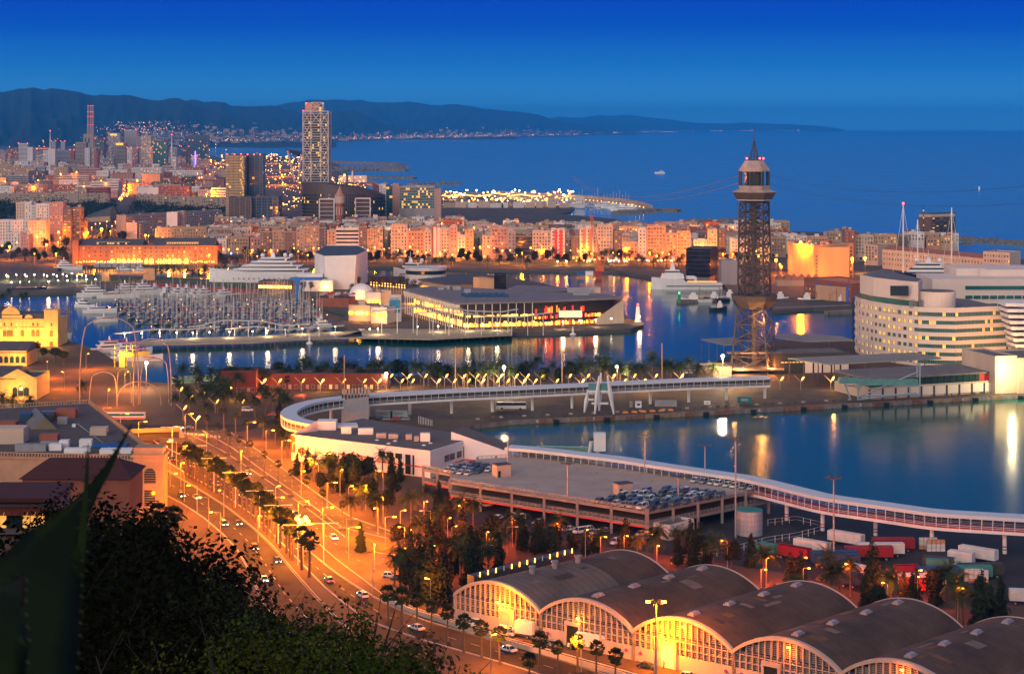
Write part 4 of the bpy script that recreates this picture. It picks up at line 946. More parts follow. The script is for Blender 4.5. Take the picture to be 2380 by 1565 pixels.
for xl,xr,yt,wl,lf,bal,sd_,Y,lab in front:
 e,q=bpx('apartment_block',xl,xr,yt,Y,R.uniform(13,17),wl,lab,cat='apartment block',group='front row along the boulevard',clutter=R.randint(2,4),side=sd_,roof=R.choice([ROOFG,TERRA,WALLS[5]]))
 zt=ZA(yt,Y);Lf=(q[1]-q[0]).length;fl=3.1;nr=int((zt-6)/fl)
 if 'bands' in lab or 'office' in lab:bands(e,q[0],q[1],6,zt-.5,nr,GLASSD,.5)
 else:facade(e,q[0],q[1],zt-.8-nr*fl,zt-.8,max(2,int(Lf/2.7)),nr,ww=1.15,wh=1.7,lit=lf,shut=.25,balc=bal*.8,indiv=True)
 if xr<1189 and sd_ is None:pass
 facade(e,q[0],q[1],2.2,5.4,max(2,int(Lf/3.2)),1,ww=2.2,wh=2.5,lit=.5,shut=.2,indiv=False,name='shopfront')
 for k,(mt,fs) in STRIPE.items():
  if k in lab:
   for f in fs:
    mb=MB();p=q[0].lerp(q[1],f+.05);mb.box((p.x,p.y-.25,(zt+4)/2),(2.6,.4,zt-4));part('stripe_panel',mb,mt,e)
 mb=MB();mb.wall(q[0]+Vector((0,-.35,0)),q[1]+Vector((0,-.35,0)),zt-.5,zt-.1,.7);part('cornice',mb,WFR,e)
LM2=[(490,'double tan blocks'),(540,'corner of the tan blocks'),(590,'tree gap'),(620,'crowded brown block'),(650,'plain tan block'),(690,'slim tan block'),(725,'grid-fronted tan block'),(760,'dark slim block'),(800,'white banded block'),(845,'slim brown block'),(880,'curved gables'),(925,'big ornate block'),(965,'four-balcony peach block'),(1010,'striped slim block'),(1055,'black-flanked pinkish block'),(1090,'small white house'),(1130,'low grey house'),(1160,'wide pink balcony block'),(1215,'glass office'),(1255,'arched cream block'),(1296,'red-striped white block'),(1335,'dark low block'),(1367,'orange-striped block'),(1405,'tall beige block'),(1440,'brown block by the tall beige one'),(1490,'single-gabled white block'),(1525,'wide peach block'),(1590,'blue-edged ochre block'),(1630,'green-lit low block'),(1660,'brick-flanked cream block'),(1700,'lattice tower, left'),(1760,'lattice tower, right')]
def lab2(wl,r,px):return '%s roofed old house behind the %s, %s row back' % (WN[wl],near_(LM2,px),ORDS[r])
def av2(px,Y):return (1100<px and Y>2010-(px-1100)*.02) or (770<px<810 and 2030<Y<2070)
rows=[(Y,480 if Y<1900 else 500,1800,9) for Y in (1735,1775,1815,1855,1895,1935,1975,2015,2050)]
fill_rows(rows,lab2,'roofs of the packed old quarter',13,19,12,24,[0,0,1,2,2,3,5,6,6,7,8,4],av2,clut=(1,4),nm='quarter_house',cat='house')
rows=[(Y,1830,2200,6) for Y in (1735,1775)]
fill_rows(rows,lambda w_,r,px:'%s low house between the yellow slab and the shore' % WN[w_],'low houses by the shore',12,20,12,22,[0,1,2,4,6,8],lambda px,Y:1960<px<2090,clut=(1,3))
rows=[(Y,500,1030-(Y-2100)*.5,12) for Y in (2100,2140,2190)]
fill_rows(rows,lambda w_,r,px:'%s low building at the foot of the hotel and the bronze wedge' % WN[w_],'low buildings by the bronze wedge',5,11,14,30,[0,6,7,5,4],lambda px,Y:680<px<900,clut=(1,2))
e,q=bpx('market_hall',1275,1345,527,1880,30,9,'long dark slate roofed hall among the roofs',cat='hall',clutter=0,Yr=1880)
# ---------------------------------------------------------------- red brick warehouse with lit arcade
Y=1611;e=empty('brick_warehouse',(XA(338,Y),Y,2),'long red brick warehouse with a lit arcade at its foot','warehouse',None)
xa,xb,zt=XA(183,Y),XA(505,Y),ZA(571,Y);mb=MB();mb.box(((xa+xb)/2,Y+14,(zt+2)/2),(xb-xa,28,zt-2));mb.box((XA(176,Y),Y+10,ZA(560,Y)/2+1),(XA(183,Y)-XA(170,Y),24,ZA(560,Y)))
BRW=M('warehouse_brick',(.34,.13,.06),.9,.15,.3);part('wall',mb,BRW,e)
for (a,b,yt2) in ((186,330,557),(355,498,554)):
 mb=MB();x0,x1=XA(a,Y),XA(b,Y);z2=ZA(yt2,Y);mb.loft([[(x,Y+.8,zt),(x,Y+11,z2),(x,Y+27,zt)] for x in (x0,x1)]);part('roof',mb,M('slate_roof',(.07,.065,.07),.7,.2,.2),e)
for (a,b) in ((222,300),(385,460)):
 for i in range(13):
  mb=MB();x=XA(a+(b-a)*(i+.5)/13,Y);mb.box((x,Y+3.5,zt+1.9),(1.6,.3,1.3));part('dormer',mb,LIT if a>300 or R.random()<.4 else GLASSD,e)
 mb=MB();mb.box((XA((a+b)/2,Y),Y+3.9,zt+3.0),(XA(b,Y)-XA(a,Y),1.4,.4));part('terrace_canopy',mb,WALLS[2],e)
facade(e,(xa,Y),(xb,Y),7.5,zt-.4,24,3,ww=1.5,wh=1.6,lit=.12,shut=.2,margin=2)
mb=MB()
for i in range(24):mb.box((xa+(xb-xa)*(i+.02)/24,Y-.15,zt/2+1),(.7,.3,zt-2))
mb.box(((xa+xb)/2,Y-.25,zt+.2),(xb-xa,.6,.5));part('pilaster',mb,BRW,e,kind='stuff')
AR=M('lit_arch',(.6,.35,.1),.7,0,emit=(1,.5,.06),es=2.2)
for i,x in enumerate([261,277,288,301,311,323,341,352,371,383,395,406,416,433]):
 mb=MB();X=XA(x,Y);pts=[(X-1.9,Y-.12,2.1),(X+1.9,Y-.12,2.1)]+[(X+1.9*cos(t*pi/6),Y-.12,5+1.9*sin(t*pi/6)) for t in range(7)]
 mb.add(pts,[tuple(range(len(pts)))]);part('arch',mb,AR,e)
 if i % 3 == 1:lamp('arcade_light',e,(X-e.location.x,-6,5.0),9000,AMB,1)
mb=MB()
for i in range(60):mb.ball((xa+(xb-xa)*(i+R.random()*.5)/60,Y-8+R.uniform(-2,2),4.5+R.uniform(-.5,.5)),.55,5)
part('terrace_lamp',mb,BULB_A,e,kind='stuff')
for x in (190,225,470,498):lamp('arcade_light',e,(XA(x,Y)-e.location.x,-9,4.0),9000,SOD,1)
# ---------------------------------------------------------------- boulevard: lamps and trees
GL='street lamps along the boulevard'
LNM={'lamps over the city roofs':'city_lamp',GL:'boulevard_lamp','terrace lights on the quay':'terrace_lamp','globe lamps on the lawn promenade':'globe_lamp','lights of the far marina':'marina_light','lamps along the marina mole':'mole_lamp','walkway lamps':'walkway_lamp','lamp avenue on the pier':'pier_lamp','sodium lamps round the square':'square_lamp',None:'floodlight'}
def farlamp(p,h,mat,label,group,r=.55,power=0,col=SOD,arm=0):
 e=empty(LNM.get(group,'street_lamp'),p,label,LNM.get(group,'street_lamp').replace('_',' '),group)
 mb=MB();mb.tube([(0,0,0),(0,0,h)],.14,4);part('post',mb,STEEL,e,world=0)
 mb=MB();mb.ball((arm,0,h+r*.4),r,6);part('lamp_head',mb,mat,e,world=0)
 if power:lamp('lamp_light',e,(arm,0,h-.8),power,col,1.0)
 return e
for i in range(80):
 px=485+i*16.2+R.uniform(-4,4);Y=R.choice([1650,1665,1590,1620]);g='orange lamp among the boulevard trees, %s from the left' % ordn(i)
 farlamp((XA(px,Y),Y,2),R.choice([8,9,11]),BULB_S if R.random()<.55 else BULB_A,g,GL,R.choice([.35,.5,.7]),42000 if i % 3 == 0 else 0)
for i in range(34):  # restaurant lights of the quay
 px=R.gauss(1430,90);Y=1600+R.uniform(-10,15);farlamp((XA(px,Y),Y,2),3.5,BULB_A if R.random()<.6 else M('pink_bulb',(1,.6,.6),.5,0,emit=(1,.5,.35),es=20),'low bright terrace light on the quayside near the crane, %s one' % ordn(i),'terrace lights on the quay',.55,7000 if i % 5 == 0 else 0,AMB)
for i in range(95):
 px=485+i*13.8+R.uniform(-6,6);Y=R.choice([1600,1622,1640,1560,1660]);kd=R.choice(['round','round','bud','palm','palm']) if Y>1570 else 'palm'
 tree(kd,(XA(px,Y),Y,2),R.uniform(.9,1.25)*(1.15 if kd != 'palm' else 1.1),('palm tree' if kd == 'palm' else 'dark street tree' if kd == 'round' else 'brown budding street tree')+' in the boulevard row, %s tree from the left' % ordn(i),'tree' if kd != 'palm' else 'palm','trees along the boulevard')
for i,(x,y,big) in enumerate([(136,551,1),(195,556,1),(236,549,2),(338,559,1),(345,554,0),(222,525,0),(256,543,0),(260,530,0),(268,519,0),(275,531,0),(213,534,0),(248,519,0),(288,530,0),(232,524,0),(86,562,1),(39,572,0),(135,571,0),(108,583,1),(205,547,0),(172,548,0),(155,545,0),(18,593,0),(22,588,1),(60,557,0),(100,540,0),(80,600,0),(130,600,0),(5,580,0),(140,560,0),(600,497,1),(640,470,0),(690,462,0),(612,505,0)]):
 p=W(x,y+14,2);farlamp(p,9+big*2,BULB_S,'orange sodium street lamp on the wide square left of the brick warehouse' if x<400 else 'orange lamp at the foot of the blue glass block','sodium lamps round the square',.45+.45*big,45000*(1+big) if i % 2 == 0 or big else 0)
for i in range(46):
 px=R.uniform(-10,320);py=R.uniform(560,612);
 if px>165 and py>560:py=R.uniform(545,562)
 p=W(px,py,2);kd=R.choice(['round','round','palm','bud']);tree(kd,p,R.uniform(.9,1.4),('palm' if kd == 'palm' else 'leafy tree')+' on the orange lit square by the white housing, %s planted' % ordn(i),'tree','trees on the lit square')
for i in range(46):  # lamps added between the houses for more golden light
 px=500+i*37.6 if i<34 else R.uniform(-40,500);Y=R.choice([1750,1795,1835,1875,1915,1955,1995]) if i<34 else R.uniform(2900,4200)
 if px>1250 and Y>1930:Y=1835
 farlamp((XA(px,Y),Y-2,2),17 if i<34 else 20,BULB_S,'orange lamp over the %s' % ('old quarter roofs, %s from the left' % ordn(i) if i<34 else 'mid-distance city roofs'),'lamps over the city roofs',.45 if i<34 else 1.0,22000 if i<34 else 160000)
# ---------------------------------------------------------------- promenade lamps left, globe lights
for i,(x,y) in enumerate([(15,641),(38,640),(58,640),(80,640),(102,640),(124,639),(146,639),(167,637),(190,640),(27,658),(47,658),(69,657),(113,656),(135,654),(157,654),(179,653),(201,651),(222,651),(200,643),(62,644),(19,644),(109,643),(132,643),(155,643),(179,643)]):
 farlamp(W(x,y+11,2),4.2,BULB_W,'white globe lamp on the lawn promenade, %s' % ('back row' if y<650 else 'front row'),'globe lamps on the lawn promenade',.42,5000 if i % 4 == 0 else 0,WARM)
# ---------------------------------------------------------------- far marina lights, masts, buildings
for i in range(90):
 px=1030+i*3.33;py=R.uniform(452,480);Y=YA(py);farlamp((XA(px,Y),Y,2),R.choice([5,7,9]),R.choice([BULB_A,BULB_S,BULB_W]),'bright light among the far marina sheds, %s from the left' % ordn(i),'lights of the far marina',R.choice([.7,1.0,1.4]),60000 if i % 6 == 0 else 0,AMB)
for x,y0,y1 in ((1058,447,470),(1147,446,470),(1239,446,466),(1329,445,466)):
 Y=YA(y1);e=empty('floodlight_mast',(XA(x,Y),Y,2),'tall floodlight mast over the far marina','floodlight mast','floodlight masts over the far marina');h=ZA(y0,Y)-2
 mb=MB();mb.tube([(0,0,0),(0,0,h)],.5,5);part('pole',mb,STEEL,e,world=0);mb=MB();mb.box((-2,0,h),(1.6,1,1.2));mb.box((2,0,h),(1.6,1,1.2));part('lamp_head',mb,BULB_W,e,world=0,kind='stuff')
for i in range(11):
 x=1030+i*27;Y=2700;w2=R.uniform(18,40);bpx('marina_shed',x,x+w2*.8,R.uniform(468,475),Y,14,R.choice([2,6,0]),'low pale shed in the bright far marina, %s from the left' % ORDS[i],cat='shed',group='sheds of the far marina',clutter=0)
mb=MB();P_=[W(1027+t*12,465,0) for t in range(18)];e=empty('rope_lights',(XA(1130,2600),2600,2),'garland of bright lamps hung over the far marina promenade','light garland')
for t in range(120):mb.ball((XA(1027+t*1.9,2600),2600,ZA(454+1.6*sin(t*.18)-(4 if 60<t<80 else 0),2600)),.6,4)
part('bulb',mb,BULB_A,e,kind='stuff')
for i in range(40):
 x=1180+i*7.2;y=R.uniform(474,488);Y=YA(y,0);e=empty('sailing_boat',(XA(x,Y),Y,0),'masted boat in the far marina, %s from the left' % ordn(i),'boat','moored boats in the far marina',R.uniform(-.3,.3))
 mb=MB();mb.loft([[(xx,-w_,1.8),(xx,0,.1),(xx,w_,1.8)] for xx,w_ in ((-7,1.6),(0,2.2),(8,.1))]);part('hull',mb,WHITE,e,world=0);mb=MB();h=R.uniform(14,26);mb.tube([(0,0,1),(0,0,h)],.28,4);part('mast',mb,WALLS[2],e,world=0)
eq=bpx('harbour_office',1337,1358,459.5,2700,14,6,'square white harbour office with small windows in the far marina',cat='building',clutter=0);e,q=eq;facade(e,q[0],q[1],6,14,3,3,ww=1.4,wh=1.4,indiv=False)
for i,(x,y,l_) in enumerate([(1420,484,30),(1440,486,34),(1402,480,26),(1462,486,30),(1440,490,26),(1328,482,22),(1460,491,24)]):
 Y=YA(y,0);e=empty('motor_yacht',(XA(x,Y),Y,0),'white motor yacht moored inside the far marina mole, %s from the left' % ORDS[i],'yacht','yachts inside the mole',.12)
 mb=MB();mb.loft([[(xx,-w_,3.4),(xx,-w_*.7,0),(xx,w_*.7,0),(xx,w_,3.4)] for xx,w_ in ((l_/2,3),(0,3.3),(-l_*.35,2.2),(-l_/2,.2))]);part('hull',mb,WHITE,e,world=0)
 mb=MB();mb.box((2,0,4.6),(l_*.5,4.6,2.4),0,0,.85);mb.box((3,0,6.8),(l_*.3,3.8,2),0,0,.8);part('superstructure',mb,WHITE,e,world=0);mb=MB();mb.box((2,0,4.7),(l_*.5+.1,4.7,.8),0,0,.95);part('windows',mb,GLASSD,e,world=0)
for i in range(24):
 t=i/23;px=1290+205*t;py=interp([(1290,458),(1359,462),(1439,470),(1500,480)],px);Y=YA(py,8);farlamp((XA(px,Y-12),Y-12,3),4,BULB_A,'warm lamp on the marina mole parapet, %s from the left' % ordn(i),'lamps along the marina mole',.6)
# ---------------------------------------------------------------- yellow slab, red shed building, cream row, brown tower block
e,q=block('yellow_apartments',(XA(1830,1500),1500),(XA(1890,1420),1420),28,2,ZA(571,1450),1,'big yellow apartment slab floodlit by sodium lamps, stepping back to the right',clutter=2)
facade(e,q[0],q[1],6,ZA(573,1450)-1,5,8,ww=1.0,wh=.9,lit=.05,shut=.2)
e2,q2=block('yellow_apartments',(XA(1891,1418),1418),(XA(1983,1440),1440),24,2,ZA(569,1430),1,'right wing of the yellow slab with loggias and an open ground floor',clutter=8)
z1=ZA(570,1430);facade(e2,q2[0],q2[1],7,z1-1,10,8,ww=2.0,wh=1.5,lit=.08,shut=.25);facade(e2,q2[0],q2[1],2,6.4,11,1,ww=2.2,wh=3.6,lit=0,shut=0,name='opening')
def flood(px,py,h,power,label,col=SOD,r=1.1,mat=BULB_S):
 p=W(px,py,2);return farlamp(p,h,mat,label,None,r,power,col)
flood(1860,655,30,2.2e5,'blinding orange floodlight mast in front of the yellow slab');flood(1980,668,21,2.5e5,'orange floodlight mast right of the yellow slab');flood(1880,660,5,1e5,'low orange lamp at the foot of the yellow slab')
flood(2088,664,8,8e4,'orange lamp under the bow of the dark yacht');flood(1803,640,12,6e4,'orange lamp behind the lattice tower');flood(2010,635,12,6e4,'lamp pair by the low store right of the yellow slab',AMB)
for x,y,h in ((1815,650,10),(1812,632,6),(1770,615,16),(1700,625,8),(1680,612,8),(1640,612,8)):flood(x,y,h,2.5e4,'orange street lamp behind the fishing quay, '+{1815:'right of the lattice tower',1812:'far right of the lattice tower',1770:'tall one seen through the lattice',1700:'just left of the lattice tower',1680:'by the low grey office',1640:'right of the black glass cube'}[x],r=.7)
e,q=block('red_warehouse',(XA(1868,1310),1310),(XA(1978,1262),1262),30,2,2+12,WALLS[7],'red two-storey quay building with blue vertical panels',cat='warehouse',clutter=3,roof=TERRA)
facade(e,q[0],q[1],2.5,12.5,12,3,ww=1.3,wh=1.2,lit=.25,shut=.2)
for f in (.28,.55,.93):
 mb=MB();p=q[0].lerp(q[1],f);nn=Vector(((q[1]-q[0]).y,-(q[1]-q[0]).x,0)).normalized()*.3;mb.box((p.x+nn.x,p.y+nn.y,7.5),(2.6,.4,11),atan2((q[1]-q[0]).y,(q[1]-q[0]).x));part('panel',mb,M('blue_panel',(.06,.13,.5),.6,.1),e)
e,q=block('quay_store',(XA(1979,1264),1264),(XA(2012,1276),1276),30,2,11,8,'orange lit end wing of the red quay building',cat='warehouse',clutter=1)
for i in range(6):
 x0,x1=1805+i*17,1822+i*17;Y=1390;e=empty('market_shed',(XA(x0,Y),Y,2),'brown hipped roof of the fish market, %s from the left' % ORDS[i],'shed','hipped market roofs');a,b=XA(x0,Y),XA(x1,Y);mb=MB();mb.box(((a+b)/2,Y+6,4.5),(b-a,12,5));part('wall',mb,WALLS[0],e)
 mb=MB();c_=((a+b)/2,Y+6);mb.add([(a,Y-.5,7),(b,Y-.5,7),(b,Y+12.5,7),(a,Y+12.5,7),(c_[0],c_[1],11)],[(0,1,4),(1,2,4),(2,3,4),(3,0,4)]);part('roof',mb,M('brown_roof',(.2,.1,.07),.9,.2,.2),e)
ea_,qa=block('cream_barracks',(XA(2050,1560),1560),(XA(2285,1450),1450),14,2,ZA(581,1560),2,'very long cream building with even rows of windows and a red tile roof',cat='building',clutter=0,roof=TERRA)
facade(ea_,qa[0],qa[1],4,ZA(582,1560),34,3,ww=1.3,wh=1.9,lit=.03,shut=.3)
mb=MB();d=(qa[1]-qa[0]);bk=(qa[3]-qa[0]);z1=ZA(581,1560)+.9;mb.loft([[tuple(p.to_3d()+Vector((0,0,z1))) if False else (p.x,p.y,z1+dz) for p,dz in ((a,0),(a+bk*.5,3),(a+bk,0))] for a in (qa[0],qa[1])]);part('roof_ridge',mb,TERRA,ea_)
e,q=block('cream_end_pavilion',(XA(2284,1440),1440),(XA(2346,1425),1425),18,2,ZA(586,1440),2,'taller cream corner pavilion at the right end of the long barracks',cat='building',clutter=1,roof=TERRA);facade(e,q[0],q[1],4,ZA(587,1440),9,5,ww=1.2,wh=1.8,lit=.02,shut=.5)
e,q=block('cream_end_pavilion',(XA(2009,1600),1600),(XA(2040,1590),1590),20,2,ZA(570,1600),2,'cream hip-roofed pavilion at the left end of the long barracks',cat='building',clutter=0,roof=TERRA);facade(e,q[0],q[1],6,ZA(571,1600),4,5,ww=1.5,wh=1.9,lit=.05,shut=.3)
Y=1850;e,q=block('tower_block',(XA(2134,Y),Y),(XA(2163,Y-4),Y-4),24,2,ZA(506,Y),M('dark_brick',(.13,.075,.055),.9,.2,.5),'tall dark brown brick tower block beside the white masts',clutter=0,skew=.9)
mb=MB();zt=ZA(506,Y);c=(q[0]+q[2])/2;mb.prism([(c+(p-c)*.97)[:2] for p in q],zt+1,zt+4);part('attic',mb,WALLS[2],e);mb=MB();mb.prism([(c+(p-c)*1.06)[:2] for p in q],zt+4,zt+4.8);part('roof_slab',mb,DARKST,e)
for i in range(14):mb=MB();p=q[0].lerp(q[1],.4);mb.box((p.x,p.y-.12,8+i*2.45),(1.0,.2,1.4));part('stair_window',mb,LIT if i % 3 == 0 else GLASSD,e)
facade(e,q[1],q[2],4,zt,6,14,ww=2.6,wh=1.7,lit=.04,shut=.3,balc=.9,indiv=False)
Y=1430;e,q=block('black_cube',(XA(1594,Y),Y),(XA(1650,Y-6),Y-6),26,6,ZA(579,Y),M('black_glass',(.012,.01,.015),.12,0),'black glass cube building on the quay left of the lattice tower',cat='office',clutter=0)
mb=MB()
for i in range(6):mb.wall(q[0]+Vector((0,-.1,0)),q[1]+Vector((0,-.1,0)),9+i*3.3,9.15+i*3.3,.3)
part('floor_line',mb,DARKST,e,kind='stuff');mb=MB();mb.prism([(q[0]+(q[2]-q[0])*f)[:2] if False else ((q[0]+q[2])/2+(p-(q[0]+q[2])/2)*.85)[:2] for p in q for f in (0,)],2,6);part('base',mb,WALLS[5],e)
bpx('quay_office',1676,1722,607,1400,18,5,'low grey quay office just left of the tower legs',cat='building',clutter=1)
# ---------------------------------------------------------------- white stage cube (cinema)
e=empty('white_cube_cinema',W(790,668,2),'huge windowless white faceted cube building on the harbour','cinema');z0=2
b_=[W(731,662,2),W(757,672,2),W(822,672,2),W(854,656,2),W(826,640,2),W(745,640,2)]
Yb=[p.y for p in b_];tp=[(731,583.5),(754,594.5),(828,595),(854,591.5),(832,581),(757,581)]
top=[Vector((XA(x,Y_),Y_,ZA(y,Y_))) for (x,y),Y_ in zip(tp,Yb)];hm=top[1].z
top=[Vector((p.x,p.y,hm+(.6 if i in (2,3) else 0))) for i,p in enumerate(top)]
mb=MB();n=6;mb.add([tuple(p) for p in b_]+[tuple(p) for p in top],[(i,(i+1) % n,n+(i+1) % n,n+i) for i in range(n)]);CUBE=M('white_cladding',(.8,.74,.70),.7,.05,.2);part('wall',mb,CUBE,e)
mb=MB();c=sum(top,Vector())/6;mb.add([tuple(c+(p-c)*.985-Vector((0,0,.5))) for p in top],[tuple(range(6))]);part('roof',mb,M('slate_roof',(.07,.065,.07),.7,.2,.2),e)
mb=MB()
for k in range(14):
 f=(k+1)/15
 for i in (0,1,2):
  a0,a1=b_[i].lerp(top[i],f),b_[i+1].lerp(top[i+1],f);d=(a1-a0).normalized();nn=Vector((d.y,-d.x,0))*.05;mb.bar(a0+nn,a1+nn,.12)
part('panel_joint',mb,WALLS[6],e,kind='stuff')
mb=MB();mb.box((XA(720,1370),1372,7),(20,14,12));part('side_wing',mb,CUBE,e);mb=MB();mb.box((XA(740,1352),1352,6),(22,12,8));part('lobby',mb,CUBE,e)
flood(757,677,4,9000,'warm floodlight at the foot of the white cube',AMB,.6,BULB_A);flood(848,680,4,9000,'warm light cluster right of the white cube',AMB,.9,BULB_A)
# ---------------------------------------------------------------- boats
HULLW,HULLB=M('hull_white',(.75,.73,.72),.35,.05),M('hull_navy',(.012,.018,.045),.2,.05)
HULLG=M('hull_dull_white',(.36,.36,.37),.4,.1,rnd=.35)
COVER=[M('sail_cover_blue',(.03,.06,.2),.8,.1),M('sail_cover_cream',(.4,.37,.3),.8,.1),M('sail_cover_red',(.35,.03,.03),.8,.1)]
TEAK=M('teak_deck',(.28,.16,.08),.7,.15,1)
def hull(mb,L_,B,z1,sheer=.5,m=0):
 mb.loft([[(x,-b,z1+s),(x,-b*.75,0),(x,0,-.3),(x,b*.75,0),(x,b,z1+s)] for x,b,s in ((-L_/2,B*.36,.1),(-L_*.25,B*.48,0),(L_*.1,B*.5,sheer*.2),(L_*.35,B*.3,sheer*.7),(L_/2,.05,sheer))],m)
def sail_boat(name,L_,mast,cover,label,group,dark=False):
 e=empty(name,(0,0,0),label,'sailboat',group);mb=MB();hull(mb,L_,L_*.3,1.1);part('hull',mb,HULLB if dark else HULLG,e,world=0)
 mb=MB();mb.box((L_*.05,0,1.5),(L_*.35,L_*.17,.6),0,0,.85);mb.box((-L_*.28,0,2.0),(L_*.16,L_*.2,.9),0,1,.9);part('cabin',mb,[HULLG,COVER[cover]],e,world=0)
 mb=MB();mb.tube([(L_*.08,0,1),(L_*.08,0,mast)],.12,5);mb.box((L_*.08,0,mast*.55),(.1,1.8,.1));mb.tube([(L_/2,0,1.6),(L_*.08,0,mast)],.03,3);mb.tube([(-L_/2,0,1.2),(L_*.08,0,mast)],.03,3);part('mast',mb,M('mast_alu',(.55,.5,.45),.4,0),e,world=0)
 mb=MB();mb.tube([(L_*.08,0,2.4),(-L_*.3,0,2.3)],.22,5);part('boom',mb,COVER[cover],e,world=0);return e
GM='sailboats berthed in the marina'
LM='berthed sailboat in the packed marina left of the wavy walkway'
sb=[sail_boat('sailboat',11,14,0,LM,GM),sail_boat('sailboat',12.5,17,1,LM,GM),sail_boat('sailboat',10,13,0,LM,GM,True),sail_boat('sailboat',13.5,19,2,LM,GM)]
used=set();nb=0
pont=M('pontoon',(.2,.17,.15),.9,.1)
LMC={0:'blue-covered',1:'cream-covered',2:'dark-hulled',3:'tall red-covered'}
for ri,Yp in enumerate((1108,1142,1176,1210,1244,1278)):
 xa,xb=XA((352,318,300,280,272,268)[ri],Yp),XA((762,756,760,742,728,726)[ri],Yp)
 e=empty('pontoon',((xa+xb)/2,Yp,0),'floating pontoon of the marina, %s row from the wavy walkway' % ORDS[ri],'pontoon');mb=MB();mb.box((0,0,.4),(xb-xa,2.2,.6));part('deck',mb,pont,e,world=0)
 mb=MB();[mb.ball(((xb-xa)*(i/6-.5),0,2.4),.28,5) for i in range(7)];part('lamp',mb,BULB_A,e,world=0,kind='stuff')
 for sg in (-1,1):
  x=xa+2;nc_=0
  while x<xb-2:
   if R.random()<.93:
    k=R.choice([0,0,1,1,2,3]);loc=(x,Yp+sg*8.2,0);rz=sg*pi/2+R.uniform(-.04,.04);lb='%s sailboat, %s pontoon row, %s side, %s from the left' % (LMC[k],ORDS[ri],'near' if sg<0 else 'far',ordn(nc_));nc_ += 1
    if k not in used:used.add(k);sb[k].location=loc;sb[k].rotation_euler=(0,0,rz);sb[k]['label']=lb
    else:dup(sb[k],loc,rz,lb,GM,(1,1,R.uniform(.85,1.15)))
    nb += 1
   x += R.uniform(5.2,6.6)
def motor_yacht(L_,label,group=None,name='motor_yacht',h=None,tiers=3,hm=None,mast=True):
 e=empty(name,(0,0,0),label,'yacht',group);h=h or L_*.1;B=L_*.22;mb=MB();hull(mb,L_,B,h,h*.5);part('hull',mb,hm or HULLW,e,world=0)
 z=h;l_,x=L_*.62,-L_*.06
 for t in range(tiers):
  hh=max(1.9,L_*.06);mb=MB();a,b,w_=x-l_/2,x+l_/2,B*(.42-.06*t)
  mb.loft([[(a+hh*.2,-w_,z),(b,-w_*.8,z),(b,w_*.8,z),(a+hh*.2,w_,z)],[(a,-w_,z+hh*.9),(b-hh*1.4,-w_*.75,z+hh*.9),(b-hh*1.4,w_*.75,z+hh*.9),(a,w_,z+hh*.9)]]);mb.box((x-hh*.7,0,z+hh*.95),(l_-hh*.6,w_*2.1,.2));part('deck_house',mb,HULLW,e,world=0)
  mb=MB();mb.loft([[(a+hh*.9,-w_*1.01,z+hh*.38),(b-hh*.45,-w_*.82,z+hh*.38),(b-hh*.45,w_*.82,z+hh*.38),(a+hh*.9,w_*1.01,z+hh*.38)],[(a+hh*.9,-w_*1.01,z+hh*.72),(b-hh*.95,-w_*.8,z+hh*.72),(b-hh*.95,w_*.8,z+hh*.72),(a+hh*.9,w_*1.01,z+hh*.72)]]);part('window_band',mb,GLASSD,e,world=0)
  z += hh;l_ *= .7;x -= L_*.03
 if mast:mb=MB();mb.box((x,0,z+hh*.5),(hh*.5,w_*1.4,hh),0,0,.5);mb.tube([(x,0,z),(x,0,z+hh*1.6)],.12,4);mb.ball((x,w_*.6,z+hh*1.0),.5,6);part('radar_mast',mb,HULLW,e,world=0)
 return e
def sit(o,px,py,rz,z=0.0):p=W(px,py,0);o.location=(p.x,p.y,z);o.rotation_euler=(0,0,rz);return o
my=[motor_yacht(30,'white motor yacht moored on the red quay wall',tiers=3),motor_yacht(20,'white motor yacht moored on the red quay wall',tiers=2)]
for i,(x,y,k,rz) in enumerate([(228,690,0,.15),(305,686,0,.4),(345,685,0,.3),(392,684,1,1.2),(420,686,1,.7),(440,686,1,.7),(462,688,1,.8),(480,689,1,.6),(527,691,1,.5),(365,683,1,.9)]):
 o=my[k] if i in (0,3) else dup(my[k],(0,0,0));sit(o,x,y,rz);o['label']='white motor yacht moored below the red quay wall, %s from the left' % ORDS[(0,1,2,4,5,6,7,8,9,3)[i]];o['group']='motor yachts below the red quay wall'
sit(motor_yacht(17,'white motor yacht lying off the marina, left of the sailboats',tiers=2),198,715,-.5)
sit(motor_yacht(22,'long low white boat at the left end of the marina pontoons',tiers=1),232,727,.1)
sit(motor_yacht(15,'twin-hulled white boat at the head of the marina',tiers=1),246,748,.3)
sit(motor_yacht(24,'white motor yacht in the inner basin near the brick warehouse',tiers=3),158,627,.1);sit(motor_yacht(14,'small white boat in the inner basin below the tent row',tiers=1),290,628,.2);sit(motor_yacht(13,'small white cruiser in the inner basin, right of the tent row',tiers=1),330,629,.2)
sit(motor_yacht(13,'small white cruiser beside the swing bridge',tiers=2),752,758,.1);sit(motor_yacht(8,'tiny white launch under the walkway bridge',tiers=1,mast=False),847,775,0)
